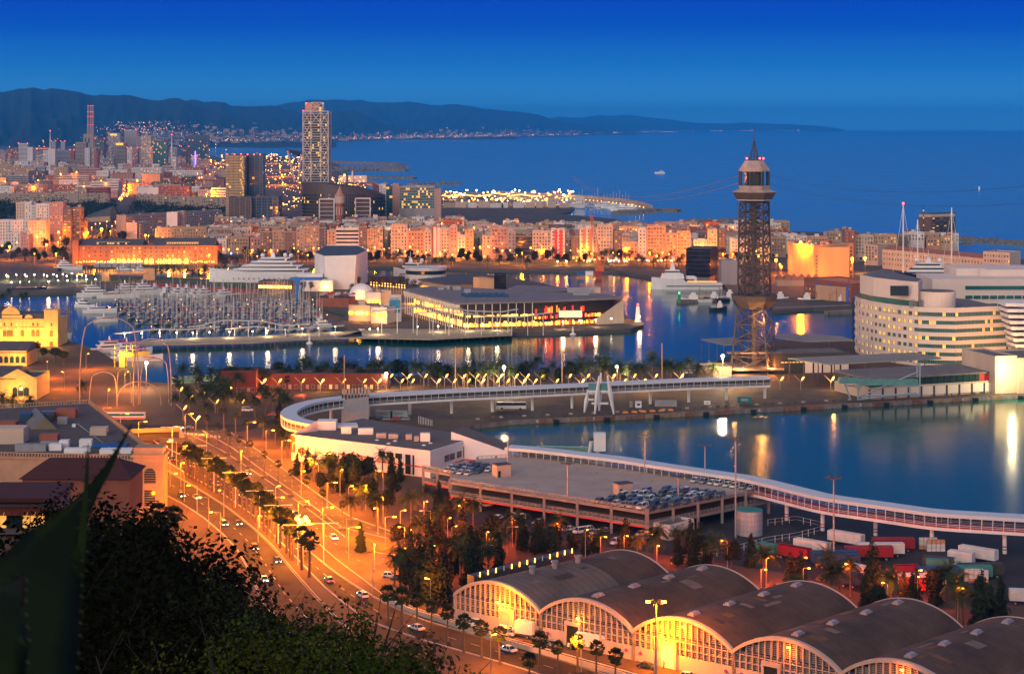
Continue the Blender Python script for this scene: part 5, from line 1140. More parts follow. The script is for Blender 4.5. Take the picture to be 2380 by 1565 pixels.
def tall_ship(px,py,L_,nm_,h,rz,label,hm=None):
 e=empty('tall_ship',(0,0,0),label,'sailing ship');mb=MB();hull(mb,L_,L_*.2,2.6,1.2);part('hull',mb,hm or HULLW,e,world=0);mb=MB();mb.box((-L_*.1,0,3),(L_*.5,L_*.1,1.2));part('deck_house',mb,TEAK,e,world=0)
 for i in range(nm_):
  x=L_*(.28-.26*i);mb=MB();mb.tube([(x,0,1),(x,0,h*(1-.08*i))],[.3,.1],5);mb.bar((x,-2.5,h*.6),(x,2.5,h*.6),.15)
  for s in (-1,1):mb.tube([(x-1,s*L_*.09,2.5),(x,0,h*.8)],.06,3)
  mb.tube([(x+L_*.2,0,3),(x,0,h*.9)],.06,3);part('mast',mb,M('dark_mast',(.22,.14,.08),.6,0),e,world=0)
 mb=MB();mb.tube([(L_*.45,0,3.2),(L_*.62,0,4.8)],.18,4);part('bowsprit',mb,TEAK,e,world=0);sit(e,px,py,rz);return e
tall_ship(157,783,24,3,24,-1.2,'pale schooner with bare dark masts beside the yellow palace');tall_ship(68,677,26,3,18,0,'dark wooden schooner with a white stripe at the left quay',HULLB)
tall_ship(275,692,30,2,38,.1,'long pale sailing yacht with two very tall masts at the marina edge')
for i,(x,y,h) in enumerate(((228,725,26),(500,690,30),(568,690,34),(197,690,22),(534,620,40),(365,640,24),(455,640,22),(240,690,24))):
 e=sail_boat('sailing_yacht',16,h,1,'larger sailing yacht with an extra tall mast, %s' % ('by the marina head','below the bow of the white superyacht','at the right side of the marina','off the lawn promenade','behind the white superyacht','by the footbridge','in the inner basin by the trees','beside the long two-masted yacht')[i],'tall masted yachts');sit(e,x,y,.3)
for i,(x,y,L_,rz,t) in enumerate(((318,838,27,.05,2),(268,818,26,.35,2),(306,822,22,.3,2))):
 o=motor_yacht(L_,'white and red harbour tour boat moored at the orange quay, %s' % ('nearest','leftmost','middle one behind')[i],'harbour tour boats','tour_boat',2.4,t);sit(o,x,y,rz)
 mb=MB();mb.box((0,0,2.2),(L_*.7,L_*.2,.35));part('stripe',mb,REDP,o,world=0);mb=MB();[mb.box((-L_*.2+k*1.6,j,6.6),(.7,.7,.6)) for k in range(7) for j in (-1.2,1.2)];part('seat',mb,REDP,o,world=0,kind='stuff')
def super_yacht(px0,px1,Y,zw,hz,hm,label,tiers,flip=False,domes=3):
 xa,xb=XA(px0,Y),XA(px1,Y);L_=xb-xa;e=empty('superyacht',((xa+xb)/2,Y,zw),label,'yacht');e.rotation_euler=(0,0,pi)
 mb=MB();hull(mb,L_,L_*.17,hz,hz*.35);part('hull',mb,hm,e,world=0)
 z=hz;a,b=-L_*.44,L_*.30
 for t in range(tiers):
  hh=2.9;w_=L_*(.078-.009*t);mb=MB();mb.loft([[(a,-w_,z),(b,-w_*.7,z),(b,w_*.7,z),(a,w_,z)],[(a,-w_,z+hh*.8),(b-3.5,-w_*.7,z+hh*.8),(b-3.5,w_*.7,z+hh*.8),(a,w_,z+hh*.8)]])
  mb.loft([[(a-3,-w_*1.12,z+hh*.82),(b-2.5,-w_*.85,z+hh*.82),(b-2.5,w_*.85,z+hh*.82),(a-3,w_*1.12,z+hh*.82)],[(a-3,-w_*1.12,z+hh),(b-3.5,-w_*.8,z+hh),(b-3.5,w_*.8,z+hh),(a-3,w_*1.12,z+hh)]]);part('deck_house',mb,HULLW,e,world=0)
  mb=MB();mb.loft([[(a+1,-w_*1.01,z+.8),(b-.6,-w_*.74,z+.8),(b-.6,w_*.74,z+.8),(a+1,w_*1.01,z+.8)],[(a+1,-w_*1.01,z+1.9),(b-2.2,-w_*.73,z+1.9),(b-2.2,w_*.73,z+1.9),(a+1,w_*1.01,z+1.9)]]);part('window_band',mb,GLASSD,e,world=0)
  z += hh;a += L_*.06;b -= L_*.09
 mb=MB();c=(a+b)/2;mb.box((c,0,z+2),(3.5,4,4),0,0,.5);mb.tube([(c,0,z),(c,0,z+9)],[.4,.12],5);mb.box((c+1,0,z+4.6),(1,6,.4));part('radar_mast',mb,HULLW,e,world=0)
 for k in range(domes):mb=MB();mb.ball((c+(-9,8,-14)[k],(k-1)*2.5,z+1.6),1.7,10);part('radar_dome',mb,HULLW,e,world=0)
 mb=MB()
 for i in range(14):mb.box((L_*(-.4+i*.05),L_*.08,hz*.55),(.8,.6,.7))
 part('porthole',mb,GLASSD,e,world=0,kind='stuff');return e
super_yacht(486,722,1425,0,9.5,HULLW,'very large white superyacht with radar domes behind the lawn quay',4)
mb=MB();mb.ball((XA(537,1410),1410,25),.7,5);tag(part('deck_light',mb,M('blue_bulb',(.2,.3,1),.5,0,emit=(.1,.2,1),es=14)),'small blue light on the foredeck of the white superyacht','light')
sy=super_yacht(2070,2211,1330,9,6.5,HULLB,'navy and white superyacht standing in dry dock behind the round-fronted offices',3,domes=2)
mb=MB();[mb.box((XA(2110+i*20,1330),1330,5.5),(3,10,7)) for i in range(4)];part('keel_block',mb,DARKST,sy)
s2=super_yacht(914,980,1480,0,7,HULLW,'white yacht with a tall white radar arch in the basin right of the white cube',2,domes=2)
for i,(x,y0,Y,lab) in enumerate(((2098.5,474,1345,'tallest white mast with a red top light and spread stays'),(2132,510,1350,'short white mast left of the brown tower block'),(2211,482,1352,'tall white mast right of the brown tower block'))):
 h=ZA(y0,Y);e=empty('sailing_yacht',(XA(x,Y),Y,4),lab,'sailing yacht');mb=MB();hull(mb,30,6,3);part('hull',mb,HULLW,e,world=0);mb=MB();mb.tube([(0,0,3),(0,0,h-4)],[.6,.4],6);mb.box((0,0,h*.35),(7,.2,.2));mb.box((0,0,h*.6),(5,.2,.2));part('mast',mb,WHITE,e,world=0)
 mb=MB();[mb.tube([(s*9,0,3),(0,0,h-5)],.12,3) for s in (-1,1)];part('stay',mb,WHITE,e,world=0);
 if i == 0:mb=MB();mb.ball((0,0,h-3.6),.8,6);part('beacon',mb,BULB_R,e,world=0)
Y=1385;xa,xb=XA(1513.5,Y),XA(1677,Y);L_=xb-xa;e=empty('expedition_ship',((xa+xb)/2,Y,0),'white expedition ship with a dark blue line and lit deck moored in the harbour','ship',None,pi);c=0
mb=MB();mb.loft([[(x,-b,z),(x,-b*.8,0),(x,b*.8,0),(x,b,z)] for x,b,z in ((-L_/2,4.5,5),(-L_*.1,5,5),(0.0,5,5.2),(L_*.06,5,8),(L_*.35,4.4,8.4),(L_*.46,1.8,9),(L_*.5,.1,9.2))]);part('hull',mb,HULLW,e,world=0)
mb=MB();[mb.wall((-L_/2+.2,s*5.02),(L_*.3,s*5.02),2.6,3.1,.12) for s in (-1,1)];part('stripe',mb,HULLB,e,world=0)
mb=MB();mb.box((L_*.2,0,10),(17,8.4,3.6),0,0,.9);mb.box((L_*.2,0,13),(12,7.6,3),0,0,.85);mb.box((L_*.2,0,17),(4,3,5),0,0,.5);mb.tube([(L_*.2,0,18),(L_*.2,0,25)],.35,5);mb.ball((L_*.2,1.5,24),1.0,6);mb.ball((L_*.2,-1.5,24),1.0,6);part('bridge',mb,HULLW,e,world=0)
mb=MB();mb.box((L_*.2,0,13.4),(12.1,7.7,.9),0,0,.9);part('windows',mb,GLASSD,e,world=0)
mb=MB();mb.box((-L_*.12,0,7),(1.6,8,5));mb.box((-L_*.05,0,9),(6,7,2));part('gantry',mb,HULLW,e,world=0);mb=MB();mb.wall((-L_*.42,4.0),(0,4.0),5.4,6.6,.2);part('deck_lighting',mb,LIT,e,world=0)
for (x,y,L2,rz,lab) in ((1618,702,22,pi,'white pilot vessel at the green beacon jetty'),(1665,700,18,pi,'fishing boat with rust red gear behind the jetty'),(1690,695,16,0,'white workboat with an orange deck near the tower'),(1698,664,14,.2,'dark tug against the quay left of the tower'),(1950,706,20,0,'dark blue fishing boat with a white wheelhouse by the second jetty'),(1880,702,16,pi,'white fishing boat by the quay of the red building'),(1808,700,16,.3,'pinkish white boat half hidden by the tower'),(1668,722,12,0,'small dark boat moored below the jetty')):
 e=empty('workboat',(0,0,0),lab,'boat');dk='dark' in lab or 'rust' in lab;mb=MB();hull(mb,L2,L2*.26,2,1.2);part('hull',mb,HULLB if dk else HULLW,e,world=0);mb=MB();mb.box((L2*.1,0,3.6),(L2*.3,L2*.15,3),0,0,.85);mb.box((L2*.1,0,5.8),(L2*.16,L2*.13,1.8),0,0,.85);part('wheelhouse',mb,HULLW,e,world=0)
 mb=MB();mb.tube([(-L2*.1,0,2),(-L2*.1,0,11)],.15,4);mb.tube([(-L2*.35,0,2),(-L2*.3,0,7)],.15,4);mb.bar((-L2*.1,0,9),(-L2*.4,0,6),.15);part('rigging',mb,M('rust_gear',(.25,.07,.03),.7,.2),e,world=0);sit(e,x,y,rz)
for (xa,xb,y0,y1,lab) in ((1577,1690,704,698,'concrete jetty with tyre fenders and a green beacon'),(1799,1975,722,716,'long concrete fishing jetty right of the tower'),(1921,1990,731,727,'second short concrete jetty near the round-fronted offices')):
 p,q=W(xa,y0,0),W(xb,y1,0);e=empty('jetty',(p+q)/2,lab,'jetty');mb=MB();mb.wall(p,q,-1,2.2,6);part('deck',mb,QUAY,e);mb=MB()
 for i in range(12):a=p.lerp(q,(i+.5)/12);mb.box((a.x,a.y-3.1,.9),(.9,.4,1.4))
 part('fender',mb,TYRE,e,kind='stuff')
def beacon(px,py,col,mt,bulb,z,lab,r=1.2,h=7):
 p=W(px,py,z);e=empty('harbour_beacon',p,lab,'beacon');mb=MB();mb.lathe((0,0,0),[(r*1.3,0),(r*1.3,.8),(r,1),(r*.6,h*.8)],10,0);part('tower',mb,mt,e,world=0);mb=MB();mb.ball((0,0,h*.9),.5,6);part('lamp',mb,bulb,e,world=0)
beacon(1578,702,0,M('green_paint',(.02,.3,.12),.5),BULB_G,2.2,'small green harbour beacon on the jetty end');beacon(1482,748,0,WHITE,BULB_R,2,'red and white harbour beacon at the pier head',1.6,12)
for x,y in ((719,799),(1331,778)):
 e=empty('buoy',W(x,y,0),'white figure-like buoy floating '+('left, below the walkway' if x<1000 else 'right, in front of the shopping pier'),'buoy');mb=MB();mb.lathe((0,0,0),[(1.6,-.2),(2.0,.3),(1.5,1.0),(.5,1.4),(.7,2.6),(.35,4),(.5,4.6),(.1,5)],10);part('float',mb,WHITE,e,world=0)
for x,y,l_ in ((1533,403,26),(2275,440,18)):
 o=motor_yacht(l_,'small '+('white motor boat far out on the open sea' if x<2000 else 'white catamaran far out on the sea at the right'),tiers=2 if x<2000 else 1);sit(o,x,y,pi if x<2000 else 1.3)
Y=1500;p=W(1393,634,0);e=empty('floating_crane',(p.x,p.y,0),'tall orange lattice crane on a barge with coloured containers','crane');ORG=M('crane_orange',(.6,.13,.02),.6,.15);mb=MB();mb.box((p.x-8,p.y,.8),(50,16,1.6));part('barge',mb,DARKST,e)
mb=MB();mb.box((p.x,p.y,4),(7,6,5));mb.box((p.x-1,p.y,8),(4,4,4));part('cab',mb,ORG,e)
mb=MB();a=Vector((p.x,p.y,6));b=Vector((XA(1373.5,p.y),p.y,ZA(500,p.y)))
for s in ((-1.2,-1.2),(1.2,-1.2),(1.2,1.2),(-1.2,1.2)):mb.bar(a+Vector((s[0]*1.6,s[1]*1.6,0)),b+Vector((s[0]*.7,s[1]*.7,0)),.45)
for i in range(16):
 q0,q1=a.lerp(b,i/16),a.lerp(b,(i+1)/16);s=1.7-i/18
 mb.bar(q0+Vector((-s,-s,0)),q1+Vector((s,-s,0)),.3);mb.bar(q0+Vector((s,-s,0)),q0+Vector((-s,-s,0)),.3)
part('boom',mb,ORG,e);mb=MB();mb.bar((p.x+3,p.y,6),(p.x+9,p.y,22),.6);mb.bar((p.x+9,p.y,22),b,.12);part('back_stay',mb,ORG,e)
for x,mt,l in ((1349,M('container_blue',(.02,.1,.3),.6,.1),'blue'),(1369,WHITE,'white'),(1389,M('container_red',(.35,.02,.03),.6,.1),'red')):
 mb=MB();q=W(x,640,1.6);mb.box((q.x,q.y,3.4),(6.2,2.6,3.4));tag(part('shipping_container',mb,mt),l+' container on the crane barge','container')
# ---------------------------------------------------------------- shopping pier hall
e=empty('shopping_hall',W(1200,745,2),'wide glowing shopping hall on the pier under a thin slanted grey roof','shopping centre')
zr=17.8;rp=[W(x,y,zr) for x,y in ((936,671),(1062,703.5),(1250,699),(1449,690.5),(1412,683),(1250,676),(1100,668),(1000,665))]
mb=MB();mb.prism([p[:2] for p in rp],zr-1.1,zr,0,None,True,True);RFM=M('hall_roof',(.20,.16,.15),.7,.15,.08);part('roof',mb,RFM,e)
def inset(i,j,f,z):p=rp[i].lerp(rp[j],f);return p
GLO=[M('shop_glow_amber',(.6,.4,.1),.6,.3,.3,emit=(1,.36,.03),es=5.5),M('shop_glow_orange',(.6,.25,.08),.6,.3,.3,emit=(1,.12,.006),es=5),M('shop_glow_red',(.6,.05,.05),.6,.3,.3,emit=(1,.012,.004),es=5),M('shop_glow_yellow',(.6,.5,.2),.6,.2,.3,emit=(1,.55,.08),es=5.5),M('violet_glow',(.4,.1,.6),.6,0,emit=(.45,.06,1),es=2.6)]
DKW=M('hall_dark',(.03,.022,.02),.4,.3,.2)
mb=MB();core=[p+(Vector((XA(1180,1140),1155,zr))-p)*.12 for p in rp];mb.prism([p[:2] for p in core],2,zr-1.1);part('core',mb,DKW,e)
def glowrow(a,b,z0,z1,n,pal,off=1.0,gap=.25):
 d=b-a;L_=d.length;d=d.normalized();nn=Vector((d.y,-d.x,0))*off
 for i in range(n):
  if R.random()<gap:continue
  s=(i+.5)/n;p=a.lerp(b,s)+nn;mb=MB();h=(z1-z0)*R.uniform(.5,1);mb.box((p.x,p.y,z0+h/2),(L_/n*R.uniform(.6,.95),.3,h),atan2(d.y,d.x));part('shop_window',mb,GLO[R.choice(pal)],e)
BL,FL_,FM,FR=core[0],core[1],core[2],core[3]
glowrow(BL,FL_,3,7.0,60,[0,0,0,3,1],.5,.2);glowrow(BL,FL_,9,12.5,60,[0,3,0,1],.5,.3)
glowrow(FL_,FM,2.6,5.6,48,[0,0,1,3],.5,.1);glowrow(FL_,FM,8.5,9.8,30,[0,3],.5,.15)
glowrow(FM,FR,2.4,5.0,60,[2,1,0,2,0,3],.5,.12);glowrow(FM,FR,6.5,8.6,54,[2,1,0,0],.5,.35);glowrow(FM,FR.lerp(FM,.35),10,14,50,[2,1,2],.5,.72)
mb=MB()
for i in range(24):
 f=(i+.5)/24;p=rp[0].lerp(rp[1],f)+Vector((.8,-.2,0));mb2=MB();mb2.tube([(p.x,p.y,2),(p.x,p.y,zr-4)],.25,6);mb2.lathe((p.x,p.y,zr-5.2),[(.3,0),(.7,2.2),(1.3,4)],8);part('column',mb2,M('white_column',(.75,.7,.6),.6,0),e)
for i in range(10):
 p=rp[1].lerp(rp[2],(i+.3)/10)+Vector((0,.8,0));mb2=MB();mb2.tube([(p.x,p.y,2),(p.x,p.y,zr-1)],.25,6);part('column',mb2,MATS['white_column'],e)
mb=MB();a,b=rp[3].copy(),rp[3].lerp(rp[2],.32);mb.add([(a.x,a.y,2),(a.x,a.y,zr-1.2),(b.x,b.y,6),(b.x,b.y,2),(rp[4].x,rp[4].y,2),(rp[4].x,rp[4].y,zr-1.2)],[(3,0,1,2),(0,4,5,1)]);part('curved_end_wall',mb,WALLS[2],e)
p=W(1325,728,9);mb=MB();mb.box((p.x,p.y-3,9),(14,.8,4));part('lit_sign_panel',mb,M('cream_glow',(.8,.6,.4),.6,0,emit=(1,.7,.4),es=.8),e)
for x,y,c,pw in ((960,705,AMB,12000),(990,720,AMB,12000),(1020,735,AMB,12000),(1050,745,AMB,12000),(1100,748,AMB,14000),(1150,748,AMB,14000),(1210,748,(1,.1,.03),22000),(1260,748,(1,.2,.04),20000),(1310,748,(1,.08,.02),20000),(1370,745,(.5,.1,1),12000),(1420,742,AMB,14000)):
 p=W(x,y,2);lamp('shop_streak_light',e,rel(e,(p.x,p.y-2,5)),pw*2.6,c,.8)  # added point lights before the hall, for glow and streaks on the water
e2=empty('terrace_bar',W(1390,744,2),'violet lit terrace bar at the right end of the shopping hall','bar');
for x0,x1,y in ((1342,1372,740),(1374,1436,742)):
 for k,dz in enumerate((.8,2.2)):mb=MB();a,b=W(x0,y,2),W(x1,y,2);mb.wall(a,b,2+dz,2.5+dz,.5);part('light_band',mb,GLO[4],e2)
mb=MB();a,b=W(1374,738,2),W(1436,739,2);[mb.ball((a.lerp(b,i/24).x,a.lerp(b,i/24).y,5.2),.35,5) for i in range(25)];part('bulb',mb,BULB_A,e2,kind='stuff')
mb=MB()   # solar panels and machines on the hall roof
for i in range(14):p=W(1072+i*7.5,688+(i % 2)*2.5,zr);mb2=MB();mb2.add([(p.x,p.y,zr+.1),(p.x+3.4,p.y,zr+.1),(p.x+3.0,p.y+4,zr+1.8),(p.x-.4,p.y+4,zr+1.8)],[(0,1,2,3)]);part('solar_panel',mb2,GLASSB,e)
for i,(x,y,w_,h) in enumerate([(1037,672,5,2.5),(1050,671,6,2),(1062,673,5,2.4),(1086,682,4,3),(1025,673,4,1.6),(1340,679,12,3),(1360,681,8,2.2),(1378,680,9,3.6),(1350,685,10,1.5)]):p=W(x,y,zr);mb2=MB();mb2.box((p.x,p.y,zr+h/2),(w_,3,h));part('roof_machine',mb2,STEEL,e)
for (pts,z,mt,lab,wl) in (([(970,648),(1030,658.5),(1100,655),(1144,643),(1060,640)],13,M('slate_roof'),'low dark slanted roof hall behind the shopping pier',0),([(1180,670),(1240,676),(1330,673),(1290,665),(1200,662)],12,RFM,'brown low roofed hall right of the dark glass box',4)):
 P=[W(a,b,z) for a,b in pts];e3=empty('pier_hall',W(pts[1][0],pts[1][1]+10,2),lab,'hall');mb=MB();mb.prism([p[:2] for p in P],z-.8,z);part('roof',mb,mt,e3);mb=MB();c=sum(P,Vector())/len(P);mb.prism([(c+(p-c)*.93)[:2] for p in P],2,z-.8);part('wall',mb,WALLS[wl],e3)
 mb=MB();a,b=c+(P[0]-c)*.94,c+(P[1]-c)*.94;mb.wall(a+Vector((0,-.3,0)),b+Vector((0,-.3,0)),5,9,.3);part('glazing',mb,LIT,e3)
e3,q=block('dark_glass_box',(XA(1148,1190),1190),(XA(1176,1190),1190),12,2,ZA(641,1190),M('black_glass'),'black glass box rising behind the shopping hall roof',cat='building',clutter=0)
e3,q=block('stair_hall',(XA(1098,1196),1215),(XA(1147,1192),1196),6,2,ZA(652,1196),1,'steel framed ramp hall glowing amber beside the black glass box',cat='building',clutter=0)
p=W(988,664,2);e3=empty('round_pavilion',(XA(989,1420),1420,2),'low round white building with a ring of windows','building');r=XA(1037,1420)-XA(989,1420);mb=MB();mb.lathe((0,0,0),[(r,0),(r,7)],32);mb.lathe((0,0,10),[(r*1.02,0),(r*1.02,2.2)],32);part('wall',mb,WALLS[6],e3,world=0);mb=MB();mb.lathe((0,0,7),[(r*.97,0),(r*.97,3)],32);part('glazing',mb,GLASSD,e3,world=0)
for (x0,x1,y,h,lab,wl,lit) in ((600,680,678,7,'dark roofed restaurant pavilion with warm lights behind the masts',9,1),(735,812,712,5,'red and white umbrella terrace on the marina corner',7,0),(810,862,745,9,'glowing two-deck restaurant house by the swing bridge',2,1),(862,900,750,9,'pink white pavilion with a roof terrace beside the banner',6,1),(848,885,724,12,'white upper pavilion with terrace lamps',6,1)):
 Y=YA(y);e3,q=block('waterside_pavilion',(XA(x0,Y),Y),(XA(x1,Y),Y-4),16,2,2+h,wl,lab,cat='restaurant',clutter=1)
 if lit:
  for i in range(9):mb=MB();pp=q[0].lerp(q[1],(i+.5)/9);mb.box((pp.x,pp.y-.3,2+h*.55),((q[1]-q[0]).length/11,.3,2));part('window',mb,GLO[R.choice([0,3,1])],e3)
  lamp('terrace_light',e3,rel(e3,((q[0].x+q[1].x)/2,Y-8,6)),6000,AMB,1)
 else:
  for i in range(22):pp=q[0]+(q[1]-q[0])*R.random()+(q[3]-q[0])*R.random();mb=MB();mb.lathe((pp.x,pp.y,9+R.random()),[(1.9,0),(.05,1.2)],8);mb.bar((pp.x,pp.y,7),(pp.x,pp.y,10),.12);part('umbrella',mb,REDP if i % 2 else AWN,e3)
e3=empty('white_dome_tent',W(840,693,2),'white ribbed dome tent behind the banner','tent');mb=MB();mb.lathe((0,0,0),[(9,0),(8.8,3),(7.5,6.5),(5,9),(2,10.2),(.1,10.5)],20);part('canvas',mb,WHITE,e3,world=0);lamp('tent_light',e3,(0,-12,3),4000,AMB,1)
e3=empty('banner_building',W(918,747,2),'tall white slab with a big blue sea banner','billboard');Y=YA(747);xa,xb=XA(902.5,Y),XA(932,Y);zt=ZA(685,Y);mb=MB();mb.box(((xa+xb)/2,Y+1.5,zt/2+1),(xb-xa,3,zt-2));part('slab',mb,WALLS[6],e3);mb=MB();mb.box(((xa+xb)/2,Y-.1,zt*.45+3),((xb-xa)*.86,.2,zt*.42));part('banner',mb,M('banner_blue',(.02,.22,.36),.6,.35,.25),e3)
mb=MB();[mb.box(((xa+xb)/2,Y-.1,zt-2-i*.9),((xb-xa)*R.uniform(.4,.8),.15,.3)) for i in range(4)];part('text_line',mb,M('banner_text',(.1,.1,.14),.7,0),e3)
for i in range(26):farlamp(W(862+(i % 13)*6.5,670+(i // 13)*6+(i % 13)*.6,2),4.5,BULB_A,'amber lamp in the double lamp row to the shopping hall, %s one' % ordn(i),'lamp avenue on the pier',.33,3000 if i % 5 == 0 else 0,AMB)
for i in range(34):
 x,y=(690+i*16,R.uniform(666,690)) if i<20 else (360+(i-20)*14.5,R.uniform(632,652));tree('bud',W(x,y,2),R.uniform(.9,1.25),'brown budding tree '+('by the white cube, %s' % ORDS[i] if i<20 else 'along the lawn quay, %s' % ORDS[i-20])+' from the left','tree','budding trees on the pier')
e3=empty('blue_crane',W(692,698,2),'bright blue travelling boat crane','crane');mb=MB();mb.box((0,0,7),(3,3,14));mb.box((6,0,15),(22,2,2));part('frame',mb,M('crane_blue',(.01,.16,.5),.5,.1),e3,world=0)
mb=MB();P1=[W(x,y,4.5) for x,y in ((350,655),(480,660),(595,676))];P2=[W(x,y,0) for x,y in ((350,674),(480,684),(600,691))]
e3=empty('red_quay_wall',W(450,680,0),'long dark red quay wall above the moored motor yachts','wall')
for i in range(2):mb.wall((P2[i].x,P2[i].y+1),(P2[i+1].x,P2[i+1].y+1),-1,5.5,1.2)
part('panel',mb,M('red_wall',(.30,.04,.025),.8,.15,.2),e3)
e3=empty('footbridge',W(285,650,2),'beige concrete footbridge with lit deck on the lawn quay','bridge');mb=MB();a,b=W(235,652,2),W(348,650,2);mb.wall(a,b,7,9,6);mb.box((a.x+4,a.y,5),(6,6,8));mb.box((b.x,b.y,6.5),(9,6,9));part('deck',mb,WALLS[1],e3);[lamp('deck_light',e3,rel(e3,(a.lerp(b,f).x,a.y-5,11)),5000,AMB,1) for f in (.2,.8)]
for i in range(8):
 Y=YA(621);x=XA(226+i*14,Y);e3=empty('kiosk_tent',(x,Y,2),'white kiosk in the row at the brick warehouse quay, %s from the left' % ORDS[i],'kiosk','white kiosks on the quay');mb=MB();mb.box((0,0,1.8),(4.4,4,3));part('wall',mb,WALLS[5],e3,world=0);mb=MB();mb.add([(-2.6,-2.4,3.3),(2.6,-2.4,3.3),(2.6,2.4,3.3),(-2.6,2.4,3.3),(0,0,4.6)],[(0,1,4),(1,2,4),(2,3,4),(3,0,4)]);part('roof',mb,WHITE,e3,world=0)
# ---------------------------------------------------------------- wavy walkway
e=empty('harbour_walkway',W(560,790,3),'long pale wooden walkway on dark piles crossing the harbour','walkway');lo=[(265,802),(420,798),(595,794),(700,787),(842,781)];up=[(265,797),(420,785),(595,780),(700,773),(838,768)]
P=[W(x,y,3) for x,y in lo];Q=[W(x,y,3) for x,y in up];mb=MB();mb.prism([p[:2] for p in P+Q[::-1]],2.2,3);part('deck',mb,M('pale_deck',(.34,.27,.17),.8,.15,.3),e)
for i in range(34):
 f=i/33*4;k=min(3,int(f));a=P[k].lerp(P[k+1],f-k)
 if i>5:mb=MB();mb.tube([(a.x,a.y+.6,-2),(a.x,a.y+.6,2.4)],.45,6);part('pile',mb,DARKST,e)
mb=MB()
for k in range(4):
 for z in (3.5,4.0):mb.bar((P[k].x,P[k].y,z),(P[k+1].x,P[k+1].y,z),.08)
part('railing',mb,STEEL,e,kind='stuff')
e=empty('swing_bridge',W(835,782,2.5),'lower turning span of the walkway between the two piers','bridge');mb=MB();mb.prism([W(x,y,3)[:2] for x,y in ((780,784),(860,784),(1000,787),(1189,777),(1189,765),(990,764),(900,763),(840,768))],2.3,3.0);part('deck',mb,MATS['pale_deck'],e)
for i in range(22):a=W(880,784,3).lerp(W(1189,776,3),i/21);mb=MB();mb.tube([(a.x,a.y+.8,-2),(a.x,a.y+.8,2.4)],.4,6);part('pile',mb,DARKST,e)
def wave(pts,Y0,lab,posts,yb):
 e=empty('wavy_canopy',(XA(pts[0][0],Y0),Y0,3),lab,'canopy');mb=MB();P=[];n=40
 for i in range(n+1):
  x=pts[0][0]+(pts[-1][0]-pts[0][0])*i/n;P.append(Vector((XA(x,Y0),Y0,ZA(smooth(pts,x),Y0))))
 mb.loft([[p+Vector((0,-1.6,-.25)),p+Vector((0,-1.6,.15)),p+Vector((0,1.6,.15)),p+Vector((0,1.6,-.25))] for p in P]);part('roof_ribbon',mb,M('ribbon_grey',(.5,.45,.42),.6,.05),e)
 for x in posts:mb=MB();X=XA(x,Y0);mb.tube([(X,Y0,yb),(X,Y0,ZA(smooth(pts,x),Y0))],.22,6);part('post',mb,WHITE,e)
def smooth(pts,x):
 for (a,b),(c,d) in zip(pts,pts[1:]):
  if x <= c:t=(x-a)/(c-a);return b+(d-b)*(t*t*(3-2*t))
 return pts[-1][1]
wave([(267,774),(372,764),(420,765),(510,759)],1040,'leftmost wavy canopy ribbon over the walkway',(290,331,371,411,458),3)
wave([(435,759),(530,743),(600,745),(668,755),(720,752)],1075,'second wavy canopy ribbon over the walkway',(458,498,538,578,640),3)
wave([(525,763),(600,758),(655,766),(720,760),(800,756)],1050,'third wavy canopy ribbon, reaching the swing bridge',(545,577,617,663,702,741,779),3)
wave([(865,722),(968,713),(1040,715),(1100,722),(1160,724),(1204,718)],1068,'upper right wavy canopy in front of the shopping hall',(887,923,960,998,1035,1073,1110,1145,1180),3)
wave([(947,728),(1015,724),(1070,726),(1140,735),(1200,736),(1284,726)],1055,'lower right wavy canopy in front of the shopping hall',(969,1006,1043,1081,1118,1155,1189,1226,1262),3)
for i,x in enumerate([289,329,371,410,448,487,533,587,622,662,702,740,779,859,878,970,1018,1050,1088,1123,1155,1268,1308,1346,1384,1420,1486]):
 y=interp([(289,788),(448,786),(600,783),(779,772),(859,778),(970,772),(1268,764),(1486,748)],x);farlamp(W(x,y,3),3.2,BULB_W,'white walkway lamp, %s from the left' % ordn(i),'walkway lamps',.36,3500 if i % 2 == 0 else 0,WARM)
# ---------------------------------------------------------------- lattice cable tower
Y=911;cx=XA(1752,Y);e=empty('cable_tower',(cx,Y,2),'tall rusty steel lattice cable car tower with an octagonal cabin top and mast','tower')
RUST=M('tower_steel',(.065,.055,.055),.7,.3,.4);CONC=M('tower_cladding',(.42,.30,.25),.8,.25,.3,streak=True);ZT=lambda y:ZA(y,Y)-2
def octo(r,z,a0=.39):return [(r*cos(a0+k*pi/4),r*sin(a0+k*pi/4),z) for k in range(8)]
def lat(z0,z1,r0,r1,n,t,nm,legs=8):
 mb=MB();prev=None
 for i in range(n+1):
  f=i/n;q=octo(r0+(r1-r0)*f,z0+(z1-z0)*f)
  if legs == 4:q=[q[0],q[2],q[4],q[6]]
  for k in range(len(q)):mb.bar(q[k],q[(k+1) % len(q)],t*.6)
  if prev:
   for k in range(len(q)):mb.bar(prev[k],q[k],t);mb.bar(prev[k],q[(k+1) % len(q)],t*.55);mb.bar(prev[(k+1) % len(q)],q[k],t*.55)
  prev=q
 part(nm,mb,RUST,e,world=0)
lat(0,ZT(714),13.2,9.4,4,.75,'lower_lattice',4);lat(ZT(690),ZT(470),9.2,8.2,9,.8,'upper_lattice',4)
mb=MB();mb.lathe((0,0,0),[(1.2,0),(1.2,ZT(470))],10);part('lift_shaft',mb,M('shaft_steel',(.09,.075,.07),.6,.4,.8),e,world=0)
lat(0,ZT(470),3.2,2.8,9,.25,'inner_lattice',4)
mb=MB();mb.loft([octo(r,z) for r,z in ((7.6,ZT(716)),(11.0,ZT(697)),(11.8,ZT(686)),(11.8,ZT(684)))]);part('mid_platform',mb,M('platform_clad',(.07,.05,.045),.8,.2,.5),e,world=0)
